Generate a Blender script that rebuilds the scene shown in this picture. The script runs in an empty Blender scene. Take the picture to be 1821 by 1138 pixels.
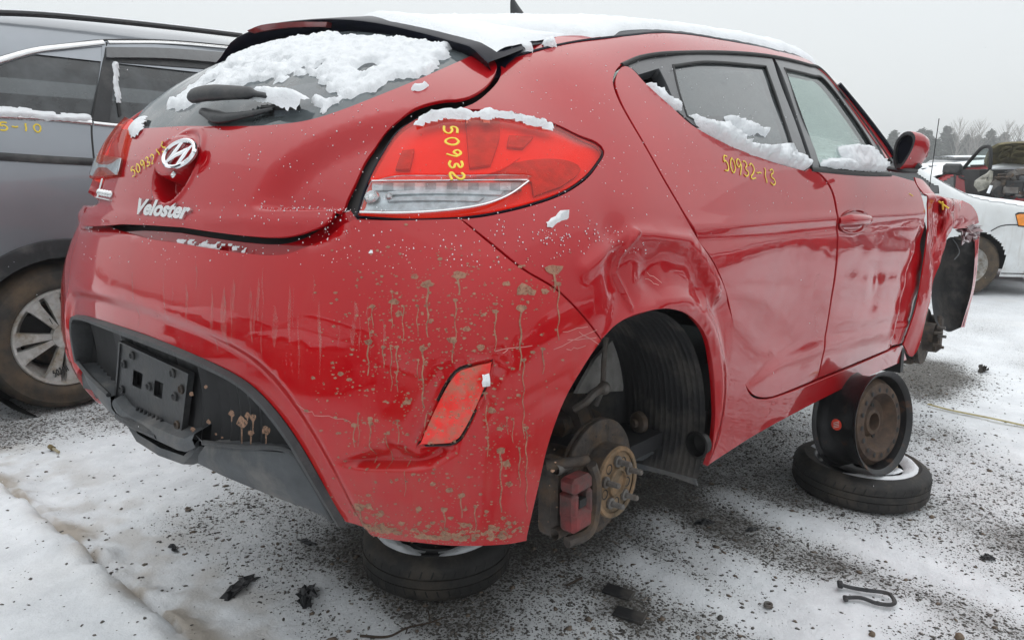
import bpy, bmesh, math, random
import numpy as np
from mathutils import Vector, Matrix
from mathutils.geometry import delaunay_2d_cdt
random.seed(7); RNG = np.random.default_rng(7)
C = bpy.context.scene.collection
PI = math.pi
R_ = math.radians
# ============================================================ camera, sky, sun, exposure
CW = np.array([-1.42, -1.67, 1.25])         # camera in the world (ground at z = 0)
PITCHW = R_(12.0); ROLLW = R_(1.5)
sc = bpy.context.scene
cd = bpy.data.cameras.new('camera'); cam = bpy.data.objects.new('camera', cd); C.objects.link(cam)
cd.sensor_width = 36; cd.lens = 1310/1821*36; cd.clip_start = .05; cd.clip_end = 2000
_y = R_(40.8)
_Fw = np.array([math.cos(_y)*math.cos(PITCHW), math.sin(_y)*math.cos(PITCHW), -math.sin(PITCHW)]); _r0 = np.array([math.sin(_y), -math.cos(_y), 0.0]); _u0 = np.cross(_r0, _Fw)
_Rw = math.cos(ROLLW)*_r0+math.sin(ROLLW)*_u0; _Uw = -math.sin(ROLLW)*_r0+math.cos(ROLLW)*_u0
cam.matrix_world = Matrix([[_Rw[i], _Uw[i], -_Fw[i], CW[i]] for i in range(3)]+[[0, 0, 0, 1]])
sc.camera = cam
w = bpy.data.worlds.new('World'); sc.world = w; w.use_nodes = True
nt = w.node_tree; nt.nodes.clear()
sky = nt.nodes.new('ShaderNodeTexSky'); sky.sky_type = 'NISHITA'; sky.sun_disc = False
SUN_EL, SUN_ROT = R_(52), R_(50)      # compass: rotation is measured from +y towards +x
sky.sun_elevation = SUN_EL; sky.sun_rotation = SUN_ROT; sky.dust_density = 4; sky.air_density = 1
bg1 = nt.nodes.new('ShaderNodeBackground'); bg1.inputs['Strength'].default_value = .055
bg2 = nt.nodes.new('ShaderNodeBackground'); bg2.inputs['Strength'].default_value = 1.0
tc = nt.nodes.new('ShaderNodeTexCoord'); sp = nt.nodes.new('ShaderNodeSeparateXYZ')
mr = nt.nodes.new('ShaderNodeMapRange'); mr.inputs['From Min'].default_value = -.02; mr.inputs['From Max'].default_value = .9
ns = nt.nodes.new('ShaderNodeTexNoise'); ns.inputs['Scale'].default_value = 1.6; ns.inputs['Detail'].default_value = 3
ad = nt.nodes.new('ShaderNodeMath'); ad.operation = 'MULTIPLY_ADD'; ad.inputs[1].default_value = .16
cr = nt.nodes.new('ShaderNodeValToRGB')                                  # even cloud cover, a little brighter overhead
cr.color_ramp.elements[0].color = (.84, .88, .895, 1); cr.color_ramp.elements[1].color = (1.45, 1.50, 1.54, 1); cr.color_ramp.elements[1].position = 1
e_ = cr.color_ramp.elements.new(.42); e_.color = (.88, .925, .945, 1)
nt.links.new(tc.outputs['Generated'], sp.inputs[0]); nt.links.new(sp.outputs['Z'], mr.inputs['Value'])
nt.links.new(tc.outputs['Generated'], ns.inputs['Vector'])
nt.links.new(ns.outputs['Fac'], ad.inputs[0]); nt.links.new(mr.outputs[0], ad.inputs[2]); nt.links.new(ad.outputs[0], cr.inputs[0])
nt.links.new(cr.outputs[0], bg2.inputs['Color']); nt.links.new(sky.outputs[0], bg1.inputs['Color'])
mx = nt.nodes.new('ShaderNodeMixShader'); mx.inputs[0].default_value = .86
out = nt.nodes.new('ShaderNodeOutputWorld')
nt.links.new(bg1.outputs[0], mx.inputs[1]); nt.links.new(bg2.outputs[0], mx.inputs[2]); nt.links.new(mx.outputs[0], out.inputs['Surface'])
sd = bpy.data.lights.new('sun', 'SUN'); sd.energy = .6; sd.angle = R_(120); sd.color = (1, .98, .95)
sun = bpy.data.objects.new('sun', sd); C.objects.link(sun)
sun.rotation_euler = Vector((math.sin(SUN_ROT)*math.cos(SUN_EL), math.cos(SUN_ROT)*math.cos(SUN_EL), math.sin(SUN_EL))).to_track_quat('Z', 'Y').to_euler()
sc.view_settings.view_transform = 'Standard'; sc.view_settings.look = 'None'
sc.view_settings.exposure = 0.16; sc.view_settings.gamma = 1; sc.view_settings.use_curve_mapping = False
sc.cycles.max_bounces = 8; sc.cycles.diffuse_bounces = 3; sc.cycles.glossy_bounces = 4; sc.cycles.transmission_bounces = 6
sc.cycles.transparent_max_bounces = 12; sc.cycles.caustics_reflective = False; sc.cycles.caustics_refractive = False
# ============================================================ the red car is worked out in its own frame; it stands slightly tilted on its props
# ------------------------------------------------------------ camera numbers
CAM = np.array([-1.42, -1.67, .843]); FPX = 1310.0
YAW, PITCH = math.radians(40.8), math.radians(9.35)
_F = np.array([math.cos(YAW)*math.cos(PITCH), math.sin(YAW)*math.cos(PITCH), -math.sin(PITCH)])
_R = np.array([math.sin(YAW), -math.cos(YAW), 0.0]); _U = np.cross(_R, _F)
def ray(px):
    px = np.atleast_2d(np.asarray(px, float))
    return _F + _R*((px[:, :1]-910.5)/FPX) - _U*((px[:, 1:2]-569)/FPX)
def at(u, v, ax, val):
    d = ray([(u, v)])[0]; k = 'xyz'.index(ax)
    return CAM + d*(val-CAM[k])/d[k]
def pj(p):
    d = np.atleast_2d(np.asarray(p, float))-CAM; z = d@_F
    return np.stack([910.5+FPX*(d@_R)/z, 569-FPX*(d@_U)/z], 1)

# ------------------------------------------------------------ smooth tables
def _cr(t):                                  # Catmull-Rom weights
    return np.stack([-.5*t+t*t-.5*t**3, 1-2.5*t*t+1.5*t**3, .5*t+2*t*t-1.5*t**3, -.5*t*t+.5*t**3])
def _spl(xs, ys, q):                         # cubic hermite through (xs, ys), monotone-ish tangents
    xs = np.asarray(xs, float); ys = np.asarray(ys, float)
    m = np.gradient(ys, xs, axis=0)
    q = np.clip(q, xs[0], xs[-1]); i = np.clip(np.searchsorted(xs, q)-1, 0, len(xs)-2)
    h = (xs[i+1]-xs[i]); t = (q-xs[i])/h
    if ys.ndim == 2: t = t[:, None]; h = h[:, None]
    return ((1+2*t)*(1-t)**2)*ys[i]+t*(1-t)**2*h*m[i]+t*t*(3-2*t)*ys[i+1]+t*t*(t-1)*h*m[i+1]
class Table:                                 # smooth function of two variables from a coarse table
    def __init__(s, xs, ys, vals, step=.04, blur=2):
        s.x0, s.y0, s.h = xs[0]-.2, ys[0]-.2, step
        gx = np.arange(s.x0, xs[-1]+.2, step); gy = np.arange(s.y0, ys[-1]+.2, step)
        a = _spl(xs, np.asarray(vals, float).T, gx)          # (gx, ny)
        b = _spl(ys, a.T, gy).T                              # (gx, gy)
        for _ in range(blur):
            p = np.pad(b, 1, 'edge'); b = (p[:-2, 1:-1]+p[2:, 1:-1]+2*p[1:-1, 1:-1])/4
            p = np.pad(b, 1, 'edge'); b = (p[1:-1, :-2]+p[1:-1, 2:]+2*p[1:-1, 1:-1])/4
        s.g = b
    def __call__(s, x, y):
        nx, ny = s.g.shape
        fx = np.clip((x-s.x0)/s.h, 1, nx-3.001); fy = np.clip((y-s.y0)/s.h, 1, ny-3.001)
        ix = fx.astype(int); iy = fy.astype(int); wx = _cr(fx-ix); wy = _cr(fy-iy); r = 0
        for a in range(4):
            for b in range(4): r = r+wx[a]*wy[b]*s.g[ix+a-1, iy+b-1]
        return r
def smax(a, b, k):
    h = np.clip(1-np.abs(a-b)/k, 0, None); return np.maximum(a, b)+h**3*k/6
def sstep(a, b, x):
    t = np.clip((x-a)/(b-a), 0, 1); return t*t*(3-2*t)
def gauss(d2, s): return np.exp(-d2/(2*s*s))

# ------------------------------------------------------------ the red hatchback's body: side, rear and top surfaces
WX = [-.8, -.45, -.1, .3, .7, 1.2, 1.8, 2.4, 3.0, 3.6]
WZ = [.10, .22, .35, .50, .65, .78, .88, .97, 1.06, 1.16, 1.26, 1.36, 1.46]
WV = [
 [.78, .81, .82, .83, .84, .84, .84, .84, .84, .80],
 [.84, .86, .855, .855, .86, .86, .86, .86, .86, .84],
 [.86, .88, .88, .875, .875, .875, .875, .875, .88, .86],
 [.87, .895, .905, .89, .875, .875, .875, .88, .90, .87],
 [.85, .89, .915, .90, .875, .875, .875, .885, .90, .87],
 [.83, .87, .895, .89, .875, .87, .87, .88, .88, .85],
 [.80, .84, .85, .86, .86, .86, .86, .86, .85, .80],
 [.75, .79, .80, .825, .835, .84, .84, .83, .80, .74],
 [.67, .71, .735, .77, .785, .79, .79, .77, .73, .66],
 [.53, .61, .665, .70, .72, .73, .73, .71, .66, .58],
 [.46, .54, .60, .635, .655, .67, .665, .64, .59, .5],
 [.40, .47, .53, .565, .585, .60, .595, .57, .52, .44],
 [.34, .40, .46, .49, .51, .53, .52, .50, .45, .38]]
TW = Table(WX, WZ, WV)
EZ = [.0, .18, .26, .34, .45, .56, .66, .73, .79, .86, .92, .98, 1.03, 1.1, 1.2, 1.3]
EV = [-.61, -.67, -.715, -.74, -.757, -.752, -.735, -.715, -.695, -.675, -.655, -.635, -.60, -.54, -.45, -.36]
TE = Table([0, .9], EZ, np.array([[a, b] for a, b in zip(EV, [e+.19 for e in EV])]))
TXX = [-.9, -.75, -.6, -.45, -.3, -.15, 0, .2, .5, .9, 1.3, 1.7, 2.0, 2.3, 2.6, 2.9, 3.2, 3.6]
TXV = [.83, .93, 1.03, 1.115, 1.19, 1.25, 1.295, 1.345, 1.395, 1.435, 1.47, 1.482, 1.39, 1.20, 1.05, .96, .90, .80]
TT = Table(TXX, [0, .3, .6, .9], np.array([[z-d*c for z, d in zip(TXV, [.16]*6+[.13, .11, .09, .08, .08, .085, .09, .10, .12, .12, .12, .12])] for c in (0, .25, 1, 2.25)]))
def lift(y, z): return (.085*sstep(.82, 1.25, z)+.045*sstep(.52, .22, z))*sstep(-.35, .6, y)   # the photo shows the far side riding a little higher
def wide(y, z): return 1+(.03+.06*sstep(.55, .25, z)+.26*sstep(.80, 1.06, z))*sstep(.0, .45, y)
def unlift(V):
    V = np.array(V, float); z = V[:, 2].copy()
    for _ in range(8): z = V[:, 2]+lift(V[:, 1], z)
    V[:, 1] *= wide(V[:, 1], z); V[:, 2] = z; return V
def red_body(p, off=0.0):
    x, z = p[:, 0], p[:, 2]-lift(p[:, 1], p[:, 2]); w = np.abs(p[:, 1]/wide(p[:, 1], p[:, 2]))
    fs = w-TW(x, z)
    e = TE(np.full_like(w, 0), z)+.15*(w/.9)**2.4
    fr = e-x
    ft = (z-TT(x, w))*.85
    kz = .20-.09*sstep(.75, .95, z)
    f = smax(fs, fr, kz)
    f = smax(f, ft, .16-.06*sstep(.1, .5, x))
    f = smax(f, x-3.42, .2)
    return f-off
def grad(F, p, h=.002):
    g = np.stack([F(p+np.array(e)*h)-F(p-np.array(e)*h) for e in ((1, 0, 0), (0, 1, 0), (0, 0, 1))], 1)
    return g/np.linalg.norm(g, axis=1, keepdims=True)
def shoot(F, o, d, t0, t1, n=0):              # walk along o + t d to the surface
    L = np.linalg.norm(d, axis=1); o = np.broadcast_to(o, d.shape).astype(float); t = np.full(len(d), float(t0)); act = np.arange(len(d))
    for k in range(90):
        f = F(o[act]+d[act]*t[act, None]); t[act] += .62*f/L[act]; act = act[(np.abs(f) > 2e-5) & (t[act] < t1) & (t[act] > t0-.5)]
        if not len(act): break
    P = o+d*t[:, None]; bad = (t >= t1) | (np.abs(F(P)) > .003); P[bad] = np.nan
    return P
def onpix(F, px, t0=.6, t1=7): return shoot(F, CAM, ray(px), t0, t1, 160)

# car frame -> world
_RAX = np.array([0, 0, 1.0])
def _rot(a):
    K = np.array([[0, -_RAX[2], _RAX[1]], [_RAX[2], 0, -_RAX[0]], [-_RAX[1], _RAX[0], 0]])
    return np.eye(3)+math.sin(a)*K+(1-math.cos(a))*K@K
RT = np.stack([_Rw, _Uw, _Fw], 1)@np.stack([_R, _U, _F], 0)
MT = Matrix([[*RT[i], (CW-RT@CAM)[i]] for i in range(3)]+[[0, 0, 0, 1]])
def tow(p): return (np.atleast_2d(p)-CAM)@RT.T+CW
def rayw(px):
    px = np.atleast_2d(np.asarray(px, float))
    return _Fw+_Rw*((px[:, :1]-910.5)/FPX)-_Uw*((px[:, 1:2]-569)/FPX)
def gpt(u, v, z=0.0):                        # point of the world at height z seen at (u, v)
    d = rayw([(u, v)])[0]; return CW+d*(z-CW[2])/d[2]
def atw(u, v, ax, val):
    d = rayw([(u, v)])[0]; k = 'xyz'.index(ax); return CW+d*(val-CW[k])/d[k]
def atd(u, v, dist):                         # point of the world at a given horizontal distance
    d = rayw([(u, v)])[0]; return CW+d*dist/math.hypot(d[0], d[1])
# ============================================================ materials
MATS = {}
def nodes(name):
    m = bpy.data.materials.new(name); m.use_nodes = True; n = m.node_tree; b = n.nodes['Principled BSDF']
    MATS[name] = m; return m, n, b
def N(n, kind, **kw):
    x = n.nodes.new(kind)
    for k, v in kw.items():
        if k in x.inputs.keys() if hasattr(x.inputs, 'keys') else False: x.inputs[k].default_value = v
        else: setattr(x, k, v)
    return x
def noise(n, scale, detail=4, rough=.55, vec=None):
    x = n.nodes.new('ShaderNodeTexNoise'); x.inputs['Scale'].default_value = scale; x.inputs['Detail'].default_value = detail
    x.inputs['Roughness'].default_value = rough
    if vec is not None: n.links.new(vec, x.inputs['Vector'])
    return x.outputs['Fac']
def objco(n, sx=1, sy=1, sz=1):
    t = n.nodes.new('ShaderNodeTexCoord')
    if (sx, sy, sz) == (1, 1, 1): return t.outputs['Object']
    m = n.nodes.new('ShaderNodeMapping'); m.inputs['Scale'].default_value = (sx, sy, sz); n.links.new(t.outputs['Object'], m.inputs[0]); return m.outputs[0]
def rng(n, v, a, b, c=0, d=1):
    m = n.nodes.new('ShaderNodeMapRange'); m.inputs[1].default_value = a; m.inputs[2].default_value = b; m.inputs[3].default_value = c; m.inputs[4].default_value = d
    n.links.new(v, m.inputs[0]); return m.outputs[0]
def mixc(n, f, a, b):
    m = n.nodes.new('ShaderNodeMix'); m.data_type = 'RGBA'
    if isinstance(f, float): m.inputs[0].default_value = f
    else: n.links.new(f, m.inputs[0])
    for i, c in ((6, a), (7, b)):
        if isinstance(c, tuple): m.inputs[i].default_value = (*c, 1)
        else: n.links.new(c, m.inputs[i])
    return m.outputs[2]
def math_(n, op, a, b):
    m = n.nodes.new('ShaderNodeMath'); m.operation = op
    for i, c in ((0, a), (1, b)):
        if isinstance(c, (int, float)): m.inputs[i].default_value = c
        else: n.links.new(c, m.inputs[i])
    return m.outputs[0]
def bump(n, b, h, strength=.3, dist=.01):
    x = n.nodes.new('ShaderNodeBump'); x.inputs['Strength'].default_value = strength; x.inputs['Distance'].default_value = dist
    n.links.new(h, x.inputs['Height']); n.links.new(x.outputs[0], b.inputs['Normal']); return x
def pbr(name, col, rough=.5, metal=0, var=.25, vscale=20, bmp=0, bscale=80, coat=0, dirt=None, dirt_amt=.4, dscale=7, spec=None):
    m, n, b = nodes(name); co = objco(n)
    c1 = tuple(c*(1-var) for c in col); c2 = tuple(min(1, c*(1+var)) for c in col)
    c = mixc(n, rng(n, noise(n, vscale, 5, vec=co), .3, .7), c1, c2)
    if dirt:
        f = rng(n, noise(n, dscale, 8, .65, vec=co), .62-.3*dirt_amt, .75-.1*dirt_amt)
        c = mixc(n, f, c, dirt); r = rng(n, f, 0, 1, rough, max(rough, .8)); n.links.new(r, b.inputs['Roughness'])
    else: b.inputs['Roughness'].default_value = rough
    n.links.new(c, b.inputs['Base Color'])
    b.inputs['Metallic'].default_value = metal; b.inputs['Coat Weight'].default_value = coat; b.inputs['Coat Roughness'].default_value = .04
    if spec is not None: b.inputs['Specular IOR Level'].default_value = spec
    if bmp: bump(n, b, noise(n, bscale, 4, vec=co), bmp, .004)
    return m
def glass(name, tint, refl=1.0, rough=.02, grime_sheen=(.35, .37, .38), gamt=.06, fk=1.15):
    m = bpy.data.materials.new(name); m.use_nodes = True; n = m.node_tree; n.nodes.clear(); MATS[name] = m
    tr = N(n, 'ShaderNodeBsdfTransparent'); tr.inputs[0].default_value = (*tint, 1)
    gl = N(n, 'ShaderNodeBsdfGlossy'); gl.inputs['Roughness'].default_value = rough; gl.inputs[0].default_value = (refl, refl, refl, 1)
    fr = N(n, 'ShaderNodeFresnel'); fr.inputs[0].default_value = 1.55
    fm = math_(n, 'MULTIPLY', fr.outputs[0], fk)
    a = N(n, 'ShaderNodeMixShader'); n.links.new(fm, a.inputs[0]); n.links.new(tr.outputs[0], a.inputs[1]); n.links.new(gl.outputs[0], a.inputs[2])
    df = N(n, 'ShaderNodeBsdfDiffuse'); df.inputs[0].default_value = (*grime_sheen, 1)
    b = N(n, 'ShaderNodeMixShader'); f = rng(n, noise(n, 9, 6, vec=objco(n)), .35, .8, gamt*.4, gamt*1.8)
    n.links.new(f, b.inputs[0]); n.links.new(a.outputs[0], b.inputs[1]); n.links.new(df.outputs[0], b.inputs[2])
    o = N(n, 'ShaderNodeOutputMaterial'); n.links.new(b.outputs[0], o.inputs[0]); return m

def paint_mat(name, col, dust=(.30, .20, .14), dustamt=.35, coatrough=.012, metal=.0, lowdirt=True, zlo=.15, zhi=.6, rough=.38):
    m, n, b = nodes(name); co = objco(n)
    base = mixc(n, rng(n, noise(n, 3, 3, vec=co), .3, .7), tuple(c*.93 for c in col), tuple(c*1.07 for c in col))
    # dried road dirt: broad film lower down, specks and vertical washes of it
    sepn = N(n, 'ShaderNodeSeparateXYZ'); n.links.new(co, sepn.inputs[0])
    low = rng(n, sepn.outputs['Z'], zlo, zhi, 1, 0)
    film = rng(n, noise(n, 5, 9, .7, vec=co), .42, .85)
    wash = rng(n, noise(n, 26, 5, .6, vec=objco(n, 1, 1, .06)), .55, .8)
    v = N(n, 'ShaderNodeTexVoronoi'); v.inputs['Scale'].default_value = 75; n.links.new(co, v.inputs['Vector'])
    sel = rng(n, noise(n, 6, 3, vec=co), .5, .68)
    sz = math_(n, 'MULTIPLY', sel, .19)
    spk = math_(n, 'LESS_THAN', v.outputs['Distance'], sz)
    f = math_(n, 'MULTIPLY', math_(n, 'ADD', math_(n, 'MULTIPLY', film, .55), math_(n, 'MULTIPLY', wash, .55)), math_(n, 'ADD', low, .12))
    f = math_(n, 'MULTIPLY', f, dustamt)
    f = math_(n, 'MAXIMUM', f, math_(n, 'MULTIPLY', spk, math_(n, 'MULTIPLY', low, .8*min(1, dustamt*2))))
    f = math_(n, 'MINIMUM', f, 1.0)
    n.links.new(mixc(n, f, base, dust), b.inputs['Base Color'])
    n.links.new(rng(n, f, 0, .7, rough, .9), b.inputs['Roughness'])
    b.inputs['Metallic'].default_value = metal; b.inputs['Specular IOR Level'].default_value = .04; b.inputs['Coat IOR'].default_value = 1.47
    n.links.new(rng(n, f, .05, .8, .92, .1), b.inputs['Coat Weight']); 
    cr_ = rng(n, noise(n, 14, 6, .7, vec=co), .3, .8, coatrough, coatrough+.045); n.links.new(cr_, b.inputs['Coat Roughness'])
    # small droplets / grit standing on the paint
    v2 = N(n, 'ShaderNodeTexVoronoi'); v2.inputs['Scale'].default_value = 150; n.links.new(co, v2.inputs['Vector'])
    s2 = math_(n, 'MULTIPLY', rng(n, noise(n, 9, 4, vec=co), .52, .66), .28)
    d = math_(n, 'SUBTRACT', s2, v2.outputs['Distance']); d = math_(n, 'MAXIMUM', d, 0.0)
    x = N(n, 'ShaderNodeBump'); x.inputs['Strength'].default_value = .5; x.inputs['Distance'].default_value = .006
    n.links.new(d, x.inputs['Height']); n.links.new(x.outputs[0], b.inputs['Coat Normal'])
    return m

def snow_mat(name, col=(.90, .92, .94), scale=60, bs=.6, thin=False):
    m, n, b = nodes(name); co = objco(n)
    n.links.new(mixc(n, rng(n, noise(n, scale*.25, 6, .7, vec=co), .3, .75), tuple(c*.93 for c in col), col), b.inputs['Base Color'])
    b.inputs['Roughness'].default_value = .75; b.inputs['Specular IOR Level'].default_value = .25
    b.inputs['Subsurface Weight'].default_value = 0
    bump(n, b, noise(n, scale, 8, .75, vec=co), bs, .012); return m

RED = paint_mat('red_paint', (.40, .002, .005), dustamt=.38, zlo=.15, zhi=.72)
REDC = paint_mat('red_paint_clean', (.37, .002, .006), dustamt=.07)
BLK = pbr('black_plastic', (.022, .023, .025), .5, bmp=.25, dirt=(.10, .095, .09), dirt_amt=.35)
GREYP = pbr('grey_plastic', (.055, .06, .065), .55, bmp=.2, dirt=(.17, .16, .15), dirt_amt=.5)
TRIM = pbr('satin_black_trim', (.035, .037, .04), .35, bmp=.12, bscale=300, coat=.2)
GLOSSB = pbr('gloss_black', (.004, .005, .012), .35, coat=.10, spec=.05)
SEAL = pbr('rubber_seal', (.008, .008, .008), .6)
DARK = pbr('dark_interior', (.015, .015, .017), .85)
CLOTH = pbr('seat_cloth', (.05, .05, .055), .95)
LINER = pbr('liner_black', (.013, .013, .014), .65, bmp=.35, dirt=(.09, .08, .07), dirt_amt=.5)
STEEL = pbr('dirty_steel', (.16, .15, .14), .6, .4, bmp=.4, dirt=(.08, .05, .03), dirt_amt=.7)
RUST = pbr('rusty_iron', (.15, .11, .07), .85, .15, var=.5, vscale=40, bmp=.7, dirt=(.28, .17, .09), dirt_amt=.6, dscale=25)
RUSTD = pbr('dark_rusted_iron', (.060, .050, .044), .8, .2, var=.5, vscale=30, bmp=.6, dirt=(.13, .085, .05), dirt_amt=.5, dscale=18)
RIMST = pbr('black_steel_rim', (.010, .010, .011), .35, bmp=.2, dirt=(.12, .055, .025), dirt_amt=.15, dscale=12)
RIMR = pbr('rusty_rim_face', (.10, .06, .035), .6, .2, var=.4, bmp=.3, dirt=(.05, .035, .03), dirt_amt=.8, dscale=16)
CALI = pbr('red_caliper', (.20, .03, .03), .7, bmp=.5, dirt=(.075, .05, .045), dirt_amt=1.0, dscale=22)
RUB = pbr('tyre_rubber', (.022, .021, .020), .75, bmp=.35, dirt=(.085, .07, .055), dirt_amt=.55)
RUBD = pbr('muddy_tyre_rubber', (.030, .027, .024), .8, bmp=.35, dirt=(.11, .075, .045), dirt_amt=.8)
ALLOY = pbr('silver_alloy', (.46, .45, .43), .4, .3, dirt=(.22, .17, .11), dirt_amt=.6, dscale=14)
CHROME = pbr('chrome', (.80, .80, .82), .08, 1, var=.03)
CHROMED = pbr('dull_bright_trim', (.72, .72, .72), .25, .9, var=.08)
YEL = pbr('yellow_paint_marker', (.80, .60, .06), .6, var=.1)
BLKPEN = pbr('black_marker', (.02, .02, .02), .7)
DUST = pbr('pale_dust_film', (.55, .30, .26), .9, var=.2)
_n = DUST.node_tree; _t = _n.nodes.new('ShaderNodeBsdfTransparent'); _m = _n.nodes.new('ShaderNodeMixShader'); _n.links.new(rng(_n, noise(_n, 60, 5, .7, vec=objco(_n)), .35, .7, .03, .32), _m.inputs[0])
_n.links.new(_t.outputs[0], _m.inputs[1]); _n.links.new(_n.nodes['Principled BSDF'].outputs[0], _m.inputs[2]); _n.links.new(_m.outputs[0], _n.nodes['Material Output'].inputs[0])
MUD = pbr('dried_mud', (.34, .20, .13), .95, var=.3, vscale=60, bmp=.3)
_n = MUD.node_tree; _t = _n.nodes.new('ShaderNodeBsdfTransparent'); _m = _n.nodes.new('ShaderNodeMixShader'); _n.links.new(rng(_n, noise(_n, 130, 5, .7, vec=objco(_n)), .35, .65, .45, .95), _m.inputs[0])
_n.links.new(_t.outputs[0], _m.inputs[1]); _n.links.new(_n.nodes['Principled BSDF'].outputs[0], _m.inputs[2]); _n.links.new(_m.outputs[0], _n.nodes['Material Output'].inputs[0])
SNOW = snow_mat('fresh_snow'); SNOWR = snow_mat('wet_clumped_snow', (.91, .93, .95), 110, .6)
GLSD = glass('privacy_glass', (.10, .11, .115), 1, .02, (.24, .26, .27), .24)  # grime share raised so its grey stands in for reflected sky
GLSC = glass('clear_green_glass', (.80, .90, .87), 1, .02, (.55, .6, .6), .04, .6)
GLSR = glass('rear_window_glass', (.13, .14, .15), 1, .03, (.18, .21, .22), .45)
LREDM = glass('red_lamp_lens', (1, .42, .30), 1, .03, (.95, .04, .01), .10, .45)
LCLR = glass('clear_lamp_lens', (.92, .94, .95), 1, .03, (.6, .6, .6), .03, .6)
LWHT = pbr('lamp_reflector_white', (.85, .85, .85), .4, 0, var=.05)
LREF = pbr('lamp_reflector_grey', (.58, .62, .64), .3, .35, var=.3, vscale=50)
LREDP = pbr('lamp_red_plastic', (.98, .045, .006), .5, 0, var=.03)
LREDD = pbr('lamp_dark_red', (.48, .018, .01), .35, 0, var=.3, vscale=40, coat=.6)
REFLR = pbr('reflector_red', (.85, .02, .012), .4, 0, coat=.35, dirt=(.38, .14, .09), dirt_amt=.65, dscale=42)
AMBER = pbr('amber_lens', (.85, .26, .02), .25, 0, coat=1)

# ============================================================ object helpers
def link(name, me, mats, parent=None, mat4=None):
    o = bpy.data.objects.new(name, me); C.objects.link(o)
    for m in (mats if isinstance(mats, (list, tuple)) else [mats]): me.materials.append(m)
    if mat4 is not None: o.matrix_world = mat4
    if parent is not None: o.parent = parent; o.matrix_parent_inverse = PINV.get(parent.name, Matrix.Identity(4))
    return o
PINV = {}
def mesh(name, V, Fc, mat, parent=None, smooth=True, normals=None, mat4=None, mi=None):
    me = bpy.data.meshes.new(name); me.from_pydata([tuple(map(float, v)) for v in V], [], [tuple(map(int, f)) for f in Fc])
    if smooth: me.polygons.foreach_set('use_smooth', [True]*len(me.polygons))
    if mi is not None: me.polygons.foreach_set('material_index', mi)
    me.update()
    if normals is not None: me.normals_split_custom_set_from_vertices([tuple(map(float, x)) for x in normals])
    return link(name, me, mat, parent, mat4)
def thing(name, label, cat, loc=(0, 0, 0), group=None, rz=0, m=None):
    o = bpy.data.objects.new(name, None); C.objects.link(o); o.empty_display_size = .1
    o.location = loc; o.rotation_euler = (0, 0, rz)
    if m is not None: o.matrix_world = m
    o['label'] = label; o['category'] = cat
    if group: o['group'] = group
    return o
def tag(o, label, cat=None, group=None, kind=None):
    if label: o['label'] = label
    if cat: o['category'] = cat
    if group: o['group'] = group
    if kind: o['kind'] = kind
    return o
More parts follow.
